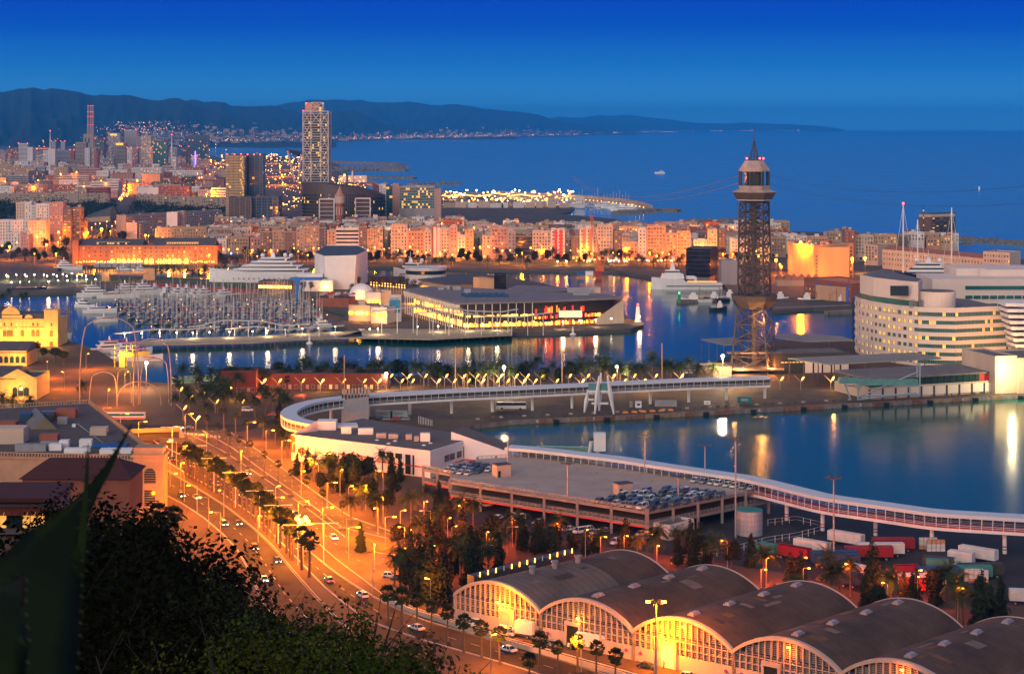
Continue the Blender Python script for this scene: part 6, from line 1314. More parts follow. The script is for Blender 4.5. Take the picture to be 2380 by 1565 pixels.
mb=MB();mb.loft([octo(r,z) for r,z in ((8.6,ZT(466)),(11,ZT(446)))]);part('gallery_bowl',mb,MATS['platform_clad'],e,world=0)
mb=MB();mb.loft([octo(r,z) for r,z in ((11.3,ZT(446)),(7.9,ZT(439)))]);part('gallery_roof',mb,CONC,e,world=0)
mb=MB();mb.loft([octo(8.9,ZT(464.5)),octo(8.9,ZT(461))]);part('white_frieze',mb,WHITE,e,world=0)
mb=MB();mb.loft([octo(7.7,ZT(440)),octo(7.7,ZT(436))]);mb.loft([octo(7.9,ZT(436)),octo(7.9,ZT(431))]);part('parapet',mb,CONC,e,world=0)
for q in octo(7.4,0):mb=MB();mb.bar((q[0],q[1],ZT(432)),(q[0],q[1],ZT(397)),.8);part('pillar',mb,RUST,e,world=0)
mb=MB();mb.box((0,0,ZT(414)),(8.5,8.5,7));part('machine_room',mb,GLASSD,e,world=0);mb=MB();mb.lathe((0,0,ZT(404)),[(4.6,0),(4.6,1.2)],12);part('cable_wheel',mb,DARKST,e,world=0)
mb=MB();mb.loft([octo(7.9,ZT(398)),octo(7.9,ZT(394)),octo(4.6,ZT(373))]);part('cap_roof',mb,CONC,e,world=0)
mb=MB();mb.loft([octo(4.4,ZT(372)),octo(4.4,ZT(371))]);[mb.bar(q,(q[0],q[1],q[2]+1.4),.15) for q in octo(4.3,ZT(371))];q=octo(4.3,ZT(371)+1.4);[mb.bar(q[k],q[(k+1) % 8],.15) for k in range(8)];part('top_rail',mb,DARKST,e,world=0)
mb=MB();
for s in ((-2,-2),(2,-2),(2,2),(-2,2)):mb.bar((s[0],s[1],ZT(371)),(s[0]*.15,s[1]*.15,ZT(330)),.25)
for f in (.25,.5,.75):s=2*(1-.85*f);z=ZT(371)+f*(ZT(330)-ZT(371));q=[(-s,-s,z),(s,-s,z),(s,s,z),(-s,s,z)];[mb.bar(q[k],q[(k+1) % 4],.2) for k in range(4)]
mb.tube([(0,0,ZT(371)),(0,0,ZT(330)),(0,0,ZT(294))],[.35,.3,.08],5);mb.box((0,0,ZT(329)),(1.6,1.6,.5));part('mast',mb,DARKST,e,world=0)
for x in (-3.8,2.6,4.3):mb=MB();mb.ball((x,-1.5,ZT(368)),.5,6);part('beacon',mb,BULB_R,e,world=0)
mb=MB();mb.box((0,0,2.2),(26,26,.8));mb.box((0,0,9),(27,5,.6));part('base_deck',mb,WALLS[0],e,world=0)
lamp('base_light',e,(-8,-14,4),1.6e4,(1,.45,.12),1);lamp('base_light',e,(7,-12,3),2.2e4,(1,.3,.05),1);lamp('shaft_light',e,(3,-9,26),1.0e4,(1,.4,.08),1);lamp('shaft_light',e,(3.4,3,58),1.0e4,(1,.4,.08),1)
for y,dx in ((595,0),(858,8)):mb=MB();mb.ball((XA(1763+dx,Y)-cx,1,ZT(y)),.6,6);part('lamp',mb,BULB_S,e,world=0)
mb=MB()
def cable(a,b,sag,r=.07):
 a,b=Vector(a),Vector(b);mb.tube([a.lerp(b,i/20)-Vector((0,0,sag*4*(i/20)*(1-i/20))) for i in range(21)],r,3)
for dy,z in ((0,ZA(405,Y)),(3,ZA(424,Y))):
 cable((cx-6,Y+dy,z),(XA(1330,2300) ,2300,60-dy),18,.16);cable((cx+6,Y+dy,z),(XA(2700,500),500,112-dy*2),8,.07)
cab=part('cable',mb,DARKST,e)
# ---------------------------------------------------------------- round-fronted offices
e=empty('round_fronted_offices',W(2200,850,2),'large cream office block with a curved left front and green ribbon windows','office building')
zt=31;CR=M('office_cream',(.74,.60,.51),.75,.05,.1);fr=[W(x,y,zt) for x,y in ((1987.5,690.7),(2000,696),(2030,703),(2058.8,707.5),(2095,712),(2133.8,715.7),(2175,717.2),(2220,718),(2337.5,713))]
back=[Vector((fr[8].x-8,fr[8].y+45,zt)),Vector((fr[0].x+25,fr[0].y+30,zt)),Vector((fr[0].x+1,fr[0].y+16,zt))]
mb=MB();mb.prism([(p[0],p[1]+.9) for p in fr]+[p[:2] for p in back],2,zt-1.5);part('core',mb,GLASSD,e)
fh=3.95
for k in range(8):
 z0=zt-1.9-k*fh if k else zt-1.9;mb=MB();zb=zt-fh*k-(2.0 if k else 1.8)
 mb.loft([[(p.x,p.y,zb),(p.x,p.y,zt-fh*k+(0 if k else .6)),(p.x,p.y+1.0,zt-fh*k+(0 if k else .6)),(p.x,p.y+1.0,zb)] for p in fr],0);part('spandrel',mb,CR,e)
 zw=zb-(fh-2.0)/2
 if k == 7:continue
 for s in range(7):     # punched windows on the curve,ribbon glass to the right
  a,b=fr[s],fr[s+1];d=b-a;n_=(2,3,3,3,3,2,0)[s];u=d.normalized();nn=Vector((u.y,-u.x,0));L_=d.length
  if s<5:
   for c in range(n_):
    p=a+d*(c+.5)/n_;pm=MB();pw=L_/n_;pm.box((p.x-u.x*pw*.33,p.y-u.y*pw*.33+.45,zw),(pw*.32,.9,fh-1.95),atan2(u.y,u.x));part('pier',pm,CR,e)
    o=put('window',wmesh(R.choice('yttdlty' if c % 2 else 'lytdy'),1.7,1.8),e,rel(e,(p.x+u.x*.5,p.y+.2,zw)),(0,0,atan2(u.y,u.x)))
for (a,b) in ((fr[5],fr[6]),(fr[6],fr[7]),(fr[7],fr[8])):
 d=b-a;L_=d.length;u=d.normalized();n_=max(4,int(L_/1.55))
 for k in range(8):
  zb=zt-fh*k-(2.0 if k else 1.8);zw=zb-(fh-2.0)/2
  for c in range(n_):p=a+d*(c+.5)/n_;put('window',wmesh('l' if R.random()<.05 else ('y' if R.random()<.05 else 't'),L_/n_,1.9),e,rel(e,(p.x,p.y+.25,zw)),(0,0,atan2(u.y,u.x)))
def poly_block(pts,z0,z1,mt,nm,par,roof=None):
 mb=MB();mb.prism([p[:2] for p in pts],z0,z1);part(nm,mb,mt,par)
 if roof:c=sum(pts,Vector())/len(pts);mb=MB();mb.prism([(c+(p-c)*.97)[:2] for p in pts],z1+.01,z1+.1);part('roof',mb,roof,par)
allp=fr+back;cc=sum(allp,Vector())/len(allp);poly_block([cc+(p-cc)*.985 for p in allp],zt-1.4,zt-.2,ROOFG,'terrace_floor',e)
pent=[W(x,y,36) for x,y in ((2000,667),(2096,682),(2200,680),(2215,668),(2120,664))]
pz=[Vector((p.x,p.y+2,0)) for p in [fr[0].lerp(fr[1],.9),fr[2],fr[4],fr[5]]]+[Vector((fr[6].x-2,fr[6].y+22,0)),Vector((fr[0].x+20,fr[0].y+24,0))]
poly_block(pz,zt,zt+3.4,GLASST,'top_glazing',e);pz2=[c_+Vector((0,-.9,0)) for c_ in pz[:4]]+pz[4:];poly_block(pz2,zt+3.4,zt+13,CR,'penthouse',e,ROOFG)
c0=fr[6].lerp(fr[7],.3)+Vector((0,12,0));mb=MB();mb.lathe((c0.x,c0.y,zt),[(9.5,0),(9.5,8)],28);part('drum',mb,CR,e);mb=MB();mb.lathe((c0.x,c0.y,zt+8),[(9.0,0),(9.0,.1)],28);part('drum_roof',mb,ROOFG,e)
for i in range(11):mb=MB();mb.box((fr[6].x-4+i*.8-8,fr[6].y+6,zt+2),(.35,.6,4));part('fin',mb,STEEL,e)
mb=MB();mb.box((pz[3].x-9,pz[3].y+.9,zt+8.5),(9,1.2,5));part('plant_opening',mb,GLASSD,e)
e4=empty('rear_offices',W(2330,850,2),'stepped cream office wing behind the round front, with green glass bands','office building');
def bx3(x0,x1,ytop,Y,dp,z0,nm='wall',mt=None,par=None):mb=MB();xa,xb=XA(x0,Y),XA(x1,Y);zt_=ZA(ytop,Y);mb.box(((xa+xb)/2,Y+dp/2,(z0+zt_)/2),(xb-xa,dp,zt_-z0));part(nm,mb,mt or CR,par or e4);return xa,xb,zt_
bx3(2166,2460,648,1010,40,2);bx3(2276,2420,626,1030,34,30);bx3(2222,2290,623.5,1033,30,30)
for k,(y,hh) in enumerate(((665,10),(687,9),(705,8))):
 for i in range(9):
  if k == 0 or i % 2 == 0 or True:x0=2243+i*19;Yf=1009.5;mb=MB();xa,xb=XA(x0,Yf),XA(x0+(18.5 if k == 0 else 16),Yf);mb.box(((xa+xb)/2,Yf,ZA(y+3,Yf)),(xb-xa,.5,hh*.235*.8));part('window',mb,GLASST,e4)
e5=empty('slanted_offices',W(2375,820,2),'white stepped office end with a slanted edge, cut by the right side','office building');Y=915
for k in range(11):z=34-k*2.9;x0=2337+k*4.2*.75;mb=MB();xa,xb=XA(x0,Y),XA(2460,Y);mb.box(((xa+xb)/2,Y+8,z),(xb-xa,16,1.6));part('balcony_slab',mb,WHITE2,e5)
mb=MB();xa=XA(2352,Y);mb.box((xa+18,Y+12,17),(26,16,30));part('core',mb,GLASSD,e5);lamp('court_light',e5,rel(e5,(XA(2345,900),905,8)),2.5e4,AMB,1)
# ---------------------------------------------------------------- pier terminals
def canopy(pts,z,lab,posts):
 P=[W(x,y,z) for x,y in pts];e=empty('terminal_canopy',(P[0].x,P[0].y,2),lab,'canopy');mb=MB();mb.prism([p[:2] for p in P],z-.6,z,0,None,True,True);part('roof',mb,M('canopy_grey',(.22,.21,.19),.7,.1,.1),e)
 for f,(i,j) in posts:p=P[i].lerp(P[j],f);mb=MB();mb.tube([(p.x,p.y,2),(p.x,p.y,z-.6)],.28,6);part('post',mb,DARKST,e)
 return e,P
eA,PA=canopy([(1629,787),(1683,800),(1710,798),(1710,783)],13,'flat grey canopy on dark posts left of the lattice tower',[(f,(0,1)) for f in (.02,.35,.7,.98)])
eB,PB=canopy([(1800,783),(1870,792),(1983,789),(1955,781),(1890,776),(1806,777)],14,'flat grey canopy behind the lattice tower at the right',[(f,(1,2)) for f in (.02,.5,.98)])
eC,PC=canopy([(1830,831),(1925,845),(2187,831),(2125,818)],13,'broad grey terminal canopy in front of the round offices',[(f,(0,1)) for f in (.05,.4,.75)]+[(f,(1,2)) for f in (.05,.32,.58,.85)])
e,q=block('port_terminal',(XA(2020,815),815),(XA(2315,838),838),30,2,6.6,2,'low terminal building with cream panels and dark posts along the quay',cat='terminal',clutter=0)
for i in range(10):
 p=q[0].lerp(q[1],i/10);mb=MB();mb.box((p.x,p.y-.3,4.3),(.8,.6,4.6));part('post',mb,DARKST,e)
 mb=MB();a,b=q[0].lerp(q[1],(i+.08)/10),q[0].lerp(q[1],(i+.94)/10);mb.wall(a+Vector((0,-.2,0)),b+Vector((0,-.2,0)),2.8,6.6,.25);part('panel',mb,CR,e)
M('port_glass',(.02,.05,.045),.15,.3,.3);d=(q[1]-q[0]);mb=MB();mb.prism([p[:2] for p in (q[0]+Vector((0,3,0)),q[1]+Vector((0,3,0)),q[2],q[3])],6.6,10.6);part('glass_storey',mb,MATS['port_glass'],e)
mb=MB();mb.prism([p[:2] for p in (q[0],q[1]+Vector((0,1,0)),q[2],q[3])],10.6,11.4);part('roof',mb,ROOFG,e)
for i in range(20):p=q[0].lerp(q[1],i/20);mb=MB();mb.box((p.x,p.y+2.8,8.6),(.25,.3,4));part('mullion',mb,DARKST,e)
mb=MB();p=q[0].lerp(q[1],.9);mb.box((p.x,p.y+2.6,8.8),(10,.3,3));part('red_panel',mb,REDP,e)
e,q=block('terminal_end_block',(XA(2312,833),833),(XA(2364,836),836),30,2,ZA(832,833),2,'tall cream end block lit pale yellow at the quay lamp',cat='building',clutter=0);lamp('wall_light',e,rel(e,(XA(2352,825),825,13)),2.2e4,(1,.85,.4),.6)
e,q=block('terminal_wing',(XA(2365,834),834),(XA(2460,840),840),30,2,ZA(836,834),2,'cream wing with a dark gate at the right edge',cat='building',clutter=0);mb=MB();p=q[0].lerp(q[1],.3);mb.box((p.x,p.y-.2,6),(9,.4,8));part('gate',mb,GLASSD,e)
e,q=block('glass_terminal',(XA(1800,900),900),(XA(1975,905),905),24,2,11,M('terminal_dark',(.05,.045,.04),.4,.2),'dark glass terminal hall with cream panels behind the canopy',cat='terminal',clutter=0)
for i in range(5):mb=MB();p=q[0].lerp(q[1],.45+i*.12);mb.box((p.x,p.y-.2,5),(3.6,.4,5.6));part('panel',mb,CR,e)
for i in range(9):mb=MB();p=q[0].lerp(q[1],.1+i*.05);mb.box((p.x,p.y-.3,7.5),(1.3,.2,.35));part('ceiling_lamp',mb,LITY,e)
e,q=block('curved_store',(XA(1640,872),872),(XA(1700,874),874),14,2,8,0,'low beige store under the left canopy',cat='building',clutter=0)
for (xa,xb,yt,yb,lab) in ((513,595,858,912,'red brick customs shed with a dark roof, left part'),(596,900,868,905,'long red brick shed behind the palms of the pier')):
 Y=YA(yb);e,q=block('red_brick_shed',(XA(xa,Y),Y),(XA(xb,Y),Y),14,2,ZA(yt+(8 if xa<590 else 4),Y),M('red_shed',(.13,.025,.015),.85,.15,.2),lab,cat='shed',clutter=0,roof=M('slate_roof'));facade(e,q[0],q[1],2.2,4.6,8 if xa<590 else 22,1,ww=1.3,wh=1.9,lit=.15)
for px,py in ((600,915),(650,912),(700,912)):lamp('shed_light',e,rel(e,tuple(W(px,py,3.0))),3200,(1,.12,.03),.5)
for (xa,ya,xb,yb,z,lab) in ((400,878,515,868,5,'teal glazed gangway bridging the water to the red shed'),(660,865,880,855,8.5,'glazed walkway along the top of the red shed')):
 a,b=W(xa,ya,z),W(xb,yb,z);e=empty('glazed_gangway',(a.x,a.y,2),lab,'gangway');mb=MB();mb.wall(a,b,z-2.4,z,2.4);part('glazing',mb,M('gangway_glass',(.10,.26,.24),.4,.2,.4),e);mb=MB();mb.wall(a,b,z,z+.3,2.8);mb.wall(a,b,z-2.8,z-2.4,2.8);part('frame',mb,WALLS[5],e)
# ---------------------------------------------------------------- white covered walkways
def covered(name,pts,z1,z0,wd,lab,red=False,cols=(),post_every=3.2,cz=2.0):
 P=[W(x,y,z1) for x,y in pts];Q=[]
 for i in range(len(P)-1):
  n=max(1,int((P[i+1]-P[i]).length/(2.5 if len(pts)>9 else 6)))
  for k in range(n):Q.append(P[i].lerp(P[i+1],k/n))
 Q.append(P[-1])
 for _ in range(3 if len(pts)>9 else 0):Q=[Q[0]]+[(Q[i-1]+Q[i]*2+Q[i+1])/4 for i in range(1,len(Q)-1)]+[Q[-1]]
 e=empty(name,(Q[0].x,Q[0].y,2),lab,'covered walkway');N_=[]
 for i in range(len(Q)):d=(Q[min(i+1,len(Q)-1)]-Q[max(0,i-1)]).normalized();N_.append(Vector((-d.y,d.x,0))*wd/2)
 def lof(za,zb,f,nm,mt):
  mb=MB();mb.loft([[(q.x+n.x*f,q.y+n.y*f,za),(q.x+n.x*f,q.y+n.y*f,zb),(q.x-n.x*f,q.y-n.y*f,zb),(q.x-n.x*f,q.y-n.y*f,za)] for q,n in zip(Q,N_)]);part(nm,mb,mt,e)
 lof(z1-1.0,z1,1.08,'roof',M('walkway_roof',(.6,.62,.64),.5,.05,.2));lof(z0,z0+.9,1.0,'floor_beam',WHITE2)
 if red:
  lof(z0+.9,z0+1.15,1.01,'red_stripe',REDP)
 mb=MB();gl=MB();acc=0;rails=MB()
 for i in range(len(Q)-1):
  d=Q[i+1]-Q[i];L_=d.length;s=(post_every-acc)
  while s<L_:
   c=Q[i]+d*(s/L_);n=N_[i]
   for sg in (1,-1):mb.box((c.x+n.x*sg,c.y+n.y*sg,(z0+.9+z1-.5)/2),(.16,.16,z1-z0-1.4))
   s += post_every
  acc=L_-(s-post_every)
  for sg in (1,-1):
   a,b=Q[i]+N_[i]*sg,Q[i+1]+N_[i+1]*sg
   for z in (z0+1.9,z0+1.45):rails.bar((a.x,a.y,z),(b.x,b.y,z),.1)
   if not red:a,b=Q[i]+N_[i]*sg*.9,Q[i+1]+N_[i+1]*sg*.9;gl.add([(a.x,a.y,z0+.9),(b.x,b.y,z0+.9),(b.x,b.y,z1-.5),(a.x,a.y,z1-.5)],[(0,1,2,3)])
 part('wall_post',mb,WHITE2,e,kind='stuff');part('railing',rails,WHITE2,e,kind='stuff')
 if gl.v:part('glazing',gl,M('smoked_glass',(.07,.06,.06),.15,.2),e,kind='stuff')
 for x,y in cols:
  c=W(x,y,2);mb=MB();mb.tube([(c.x,c.y,2),(c.x,c.y,z0)],.62,12);o=part('column',mb,WHITE,e)
  if red:
   for k in range(2):mb=MB();mb.tube([(c.x,c.y,3.0+k*.8),(c.x,c.y,3.35+k*.8)],.65,12);rb=part('red_band',mb,REDP,o)
 return e
covered('covered_walkway',[(1784,874),(1600,880),(1400,889),(1189,899),(1050,905),(960,910),(880,914.5),(800,921),(745,927.5),(700,938),(675,950),(668,960),(680,971),(710,979),(760,986),(830,984)],12.6,8.3,5.8,'long white glazed elevated walkway that curves round at its left end',False,[(769,980),(856,968),(952,963),(1049,960),(1144,956),(1237,953),(1329,948),(1421,942),(1511,938),(1600,934),(1688,929),(1777,925)])
covered('covered_walkway',[(1180,1036),(1239,1040),(1310,1048),(1439,1063),(1560,1082),(1729,1106),(1784,1118),(1921,1152),(2040,1168),(2174,1187),(2379,1199),(2520,1206)],12.9,8.0,5.8,'long white elevated walkway with a red stripe running above the yard',True,[(1827.6,1208),(1911,1232),(2034,1243.5),(2165,1272),(2334,1285),(2480,1298)],3.0)
for x,y in ((1971,1195),(2236,1228)):p=W(x,y,8.4);mb=MB();mb.box((p.x,p.y-1,8.4),(1.5,.15,1.3));mb.box((p.x,p.y-1.1,8.4),(.8,.1,.7),0,1,.3);tag(part('warning_sign',mb,[WHITE,REDP]),'small white warning sign with a red triangle on the walkway beam, '+('left one' if x<2000 else 'right one'),'sign')
e=empty('white_gangway_tower',W(1385,958,2),'white four-legged boarding tower with a glazed top on the quay','boarding bridge');p=e.location;s_=.19;mb=MB()
for (x0,x1,dy) in ((-26,-18,0),(-4,6,-4),(8,12,5),(38,24,-4)):
 for q0,q1,t in (((x0*s_*1.0,dy,0),(x1*s_,dy,9 if x0<-20 else 16),1.0),):mb.tube([q0,Vector(q0).lerp(Vector(q1),.5),q1],[.35,.95,.35],4)
mb.box((1.5,-2,4.2),(7,.7,.8));mb.box((-3,0,5.5),(4,.6,.7));mb.box((1,-1,9.3),(10,4,.8));part('frame',mb,WHITE,e,world=0);mb=MB();mb.box((1,-1,11),(8.5,3,2.6));part('glass_cabin',mb,M('gangway_glass'),e,world=0)
e=empty('steel_boarding_bridge',W(2030,925,2),'blue-grey steel boarding bridge with a glass tunnel and tall portal','boarding bridge');mb=MB();Y=804;X=lambda x:XA(x,Y);Z=lambda y:ZA(y,Y)
for a,b in (((1993,929),(1993,896)),((1962,890),(1975,925)),((1962,894),(2004,898)),((2137,920),(2137,845)),((2131,876),(2131,845)),((2131,845),(2137,845)),((1993,920),(2135,915)),((1995,928),(2130,912)),((1995,922),(2134,863)),((2131,862),(2137,862)),((2114,895),(2114,912)),((2000,905),(1980,893))):mb.bar((X(a[0]),Y,Z(a[1])),(X(b[0]),Y,Z(b[1])),.55)
part('frame',mb,M('bridge_blue_steel',(.27,.33,.38),.5,.1),e);mb=MB();mb.box(((X(1995)+X(2133))/2,Y+1,Z(888)),(X(2133)-X(1995),3,2.6));mb.wall((X(1950),Y+1),(X(1995),Y+1),Z(890),Z(878),3);part('glass_tunnel',mb,M('gangway_glass'),e)
e=empty('green_boarding_bridge',W(1420,1062,2),'long green trussed boarding arm with a white end portal over the basin','boarding bridge');Y=690;mb=MB();xa,xb=XA(1245,Y),XA(1368,Y);za=ZA(1036,Y)
for z in (za,za-2.1):mb.bar((xa,Y,z),(xb,Y,z-.6),.5)
n=22
for i in range(n):a=xa+(xb-xa)*i/n;b=xa+(xb-xa)*(i+1)/n;mb.bar((a,Y,za),(b,Y,za-2.3),.3);mb.bar((b,Y,za-2.3),(b,Y,za-.3),.3)
part('truss',mb,M('truss_green',(.22,.36,.30),.6,.1),e);mb=MB();mb.bar((xb,Y,0),(xb+1,Y,ZA(1020,Y)),1);mb.bar((xb+3.4,Y,0),(xb+3,Y,ZA(1020,Y)),1);mb.box((xb+2,Y,ZA(1022,Y)),(3.4,2,.6));mb.box((xb+4,Y,5),(4.4,4,6.5));part('portal',mb,WHITE,e);mb=MB();mb.box((xb+2,Y,ZA(1020,Y)),(4,2.4,.8));part('hood',mb,DARKST,e)
# ---------------------------------------------------------------- quay furniture
def quay_pt(x):return interp([(1000,990),(1189,975),(1449,964),(1784,946),(2379,915)],x)
for i,x in enumerate((1292,1410,1525,1640,1750,1866,1961,2058,2160,2265,2370)):
 p=W(x,quay_pt(x),2);e=empty('quay_fender',(p.x,p.y-.3,1),'big black tyre fender on the quay wall, %s from the left' % ORDS[i],'fender','fenders along the quay');mb=MB();mb.tube([(-1.2,-.6,0),(1.2,-.6,0)],.7,10);part('tyre',mb,TYRE,e,world=0)
QB=[M('quay_block_%s' % n_,c_,.9,.4,.5) for n_,c_ in (('tan',(.25,.17,.12)),('rust',(.20,.10,.07)),('grey',(.20,.17,.16)))]
for i in range(62):
 x=1108+i*23;a,b=W(x,quay_pt(x),2),W(x+22,quay_pt(x+22),2);mb=MB();mb.wall(a+Vector((0,-.12,0)),b+Vector((0,-.12,0)),.1,1.85,.3);o=part('quay_wall_block',mb,R.choice(QB),COL.objects['port_ground'])
for i in range(70):x=1110+i*18;p=W(x,quay_pt(x)-7,2);mb=MB();mb.box((p.x,p.y,2.3),(1.6,.7,.6));tag(part('concrete_kerb_block',mb,DARKST if i % 3 else KERB),'low kerb block along the quay edge, %s from the left' % ordn(i),'kerb block','kerb blocks along the quay')
for i in range(6):p=W(1453+i*21,quay_pt(1453+i*21)-4.5,2);mb=MB();mb.box((p.x,p.y,2.4),(2.6,.8,.8),0,0,.7);tag(part('orange_barrier',mb,M('barrier_orange',(.7,.22,.02),.6)),'orange plastic barrier at the quay edge, %s from the left' % ORDS[i],'barrier','orange barriers')
for x,t in ((1246,'8'),(1377,'7'),(1762,'6'),(1997,'5'),(2234,'4')):
 cu=bpy.data.curves.new('t','FONT');cu.body=t;cu.size=1.7;cu.extrude=.03;to=bpy.data.objects.new('t',cu);dg=bpy.context.evaluated_depsgraph_get();COL.objects.link(to);bpy.context.view_layer.update();me=bpy.data.meshes.new_from_object(to.evaluated_get(bpy.context.evaluated_depsgraph_get()));bpy.data.objects.remove(to);me.materials.clear();me.materials.append(WHITE)
 p=W(x,quay_pt(x),2);o=put('berth_number',me,None,(p.x,p.y-.35,.5),(pi/2,0,0));tag(o,'white berth number %s painted on the quay wall' % t,'number');o['label']={'8':'white number 8 at the left end of the quay wall','7':'white number 7 under the boarding tower','6':'white number 6 right of the orange barriers','5':'white number 5 left of the steel boarding bridge','4':'white number 4 right of the steel boarding bridge'}[t]
e=empty('coach',W(1188,951,2),'white coach with dark windows parked under the covered walkway','bus');mb=MB();mb.box((0,0,1.9),(12.6,2.5,2.7),0,0,.97);part('body',mb,WHITE,e,world=0);mb=MB();mb.box((0,0,2.5),(12.64,2.54,1.1),0,0,.98);part('windows',mb,GLASSD,e,world=0)
for x in (-4,3.8):mb=MB();mb.loft([[(x+.5*cos(a),y,.5+.5*sin(a)) for a in [2*pi*k/10 for k in range(10)]] for y in (-1.3,-1.1)]);part('wheel',mb,TYRE,e,world=0)
for (x,y,w_,h,d_,mt,nm,lab) in ((1483,946,2.6,2.6,2.4,WHITE,'guard_hut','small white and blue guard hut on the quay'),(1466,945,1.3,2.4,1.3,STEEL,'round_tank','narrow grey cylinder cabinet beside the guard hut'),(1547,944,9.5,2.8,.4,STEEL,'gate_panel','wide grey sliding gate panel on the quay'),(1729,935,6,2.6,2.4,M('container_teal',(.02,.16,.16),.6,.15),'shipping_container','dark teal container under the covered walkway'),(1643,939,2.6,1.4,2,WHITE,'flat_crate','low white crate on the quay'),(892,967,7,2.4,2.4,M('container_pale',(.3,.4,.42),.6,.1),'site_cabin','pale blue cabin beneath the walkway, left of the pair'),(927,967,7,2.4,2.4,M('container_pale'),'site_cabin','pale blue cabin beneath the walkway, right of the pair')):
 p=W(x,y,2);e=empty(nm,p,lab,nm.split('_')[-1]);mb=MB();mb.box((0,0,h/2),(w_,d_,h));part('body',mb,mt,e,world=0);mb=MB();mb.box((0,-d_/2-.05,h*.55),(w_*.5,.08,h*.35));part('panel',mb,GLASSB if nm == 'guard_hut' else WALLS[5],e,world=0)
e=empty('white_gate',W(990,985,2),'white barred gate leaning at the corner of the basin','gate');mb=MB();[mb.bar((i*.7-3,i*-.7,.2),(i*.7-3,i*-.7,3.4-i*.1),.15) for i in range(9)];part('bar',mb,WHITE,e,world=0,kind='stuff')
for i,(x,c) in enumerate(((878,3),(896,1),(918,4),(942,1))):car(W(x,976,2),pi,'hatch',c,'%s car parked by the basin corner under the walkway' % CNAME[c]+(', right one' if i == 3 else ', left one' if i == 1 else ''),'cars by the basin corner')
# ---------------------------------------------------------------- white ferry terminal
e=empty('ferry_terminal',W(900,1080,2),'white flat-roofed ferry terminal with a red stripe beside the palms','terminal');zr=11.3
C_,RC,BK,BL2,FL2=W(999.6,1047,zr),W(1089.6,1020,zr),W(1047,1004,zr),W(840,971,zr),W(677,1009,zr)
TW=M('terminal_white',(.74,.72,.74),.7,.06,.15);mb=MB();mb.prism([p[:2] for p in (FL2,C_,RC,BK,BL2)],2,zr);part('wall',mb,TW,e);mb=MB();ctr=(FL2+C_+RC+BK+BL2)/5;mb.prism([(ctr+(p-ctr)*.985)[:2] for p in (FL2,C_,RC,BK,BL2)],zr,zr+.1);part('roof',mb,M('terminal_roof',(.12,.095,.09),.9,.15,.3),e)
def alongw(a,b,f0,f1,z0,z1,nm,mt,off=.12):
 d=(b-a).normalized();nn=Vector((d.y,-d.x,0))*off;mb=MB();mb.wall(a.lerp(b,f0)+nn,a.lerp(b,f1)+nn,z0,z1,.2);return part(nm,mb,mt,e)
for i in range(3):alongw(FL2,C_,.64+i*.06,.685+i*.06,7.4,9.2,'window',GLASSD)
alongw(FL2,C_,.83,.865,2.5,9.2,'window',GLASSD);alongw(FL2,C_,.88,.89,2.5,9.2,'window',GLASSD);alongw(FL2,C_,.55,.98,5.3,5.7,'red_stripe',REDP);alongw(FL2,C_,.35,.62,6.3,6.8,'red_stripe',REDP)
for f in (.36,.50,.68,.85):alongw(C_,RC,f,f+(.11 if f<.8 else .08),6 if f<.8 else 5.5,8.2 if f<.8 else 9.3,'window',GLASSD)
alongw(C_,RC,.2,1,4.4,4.8,'red_stripe',REDP);alongw(FL2,C_,.0,.03,5,11,'red_panel',REDP);alongw(FL2,C_,.28,.60,2,5.2,'canopy_front',M('lit_canopy_front',(.6,.4,.15),.7,.2),.3)  # orange lamplight is put into the canopy front's colour
mb=MB();pk=W(738,992,zr+1.5);mb.add([tuple(FL2),(pk.x,pk.y,zr),(pk.x,pk.y,zr+4)],[(0,1,2),(2,1,0)]);mb.box((pk.x+3,pk.y+5,zr+1.6),(7,6,3.4));part('sloped_parapet',mb,TW,e)
for i,(x,y,w_,h) in enumerate([(805,1008,3.6,2.4),(850,1010,5.4,2.2),(886,1018,3.6,1.7),(914,1020,3.4,1.7),(950,1022,2.2,1.9),(968,1026,1.8,1.8),(988,1026,3.4,2.9)]):p=W(x,y,zr);mb=MB();mb.box((p.x,p.y,zr+h/2+.3),(w_,2.6,h));part('roof_machine',mb,WHITE if i in (0,1,6) else STEEL,e)
for i,(x,y) in enumerate([(876,1023),(918,1025),(903,1031),(985,1035),(1000,1030)]):p=W(x,y,zr);mb=MB();mb.ball((p.x,p.y,zr+.1),.8,8,0,.5);part('skylight',mb,WHITE,e)
e=empty('ramp_wall',W(1110,1050,2),'white wedge-shaped ramp building joining the terminal to the walkway','ramp');a,b=W(1048,1022,zr),W(1178,1045,9);a2=a+Vector((4,12,0));b2=b+Vector((4,8,0));a.z=zr+2.5;mb=MB()
T=[(a.x,a.y,zr+3),(b.x,b.y,8.6),(b2.x,b2.y,8.6),(a2.x,a2.y,zr+3)];B=[(p[0],p[1],2) for p in T];mb.add(T+B,[(0,1,2,3),(4,5,1,0),(5,6,2,1),(6,7,3,2),(7,4,0,3)]);part('wall',mb,TW,e);mb=MB();mb.add([(p[0],p[1],p[2]+.08) for p in T],[(0,1,2,3)]);part('roof',mb,MATS['terminal_roof'],e);mb=MB();mb.wall((a.x,a.y-.3),(b.x,b.y-.3),4.6,5.0,.2);part('red_stripe',mb,REDP,e)
e=empty('stacked_sign',W(825,985,2),'tall grey rooftop sign frame behind the terminal','sign frame');mb=MB();p=W(825,985,2);[mb.box((p.x-5+i*1.3,p.y,14+i*.15),(.7,.3,4)) for i in range(9)];mb.box((p.x,p.y,8),(11,.3,12));part('frame',mb,STEEL,e)
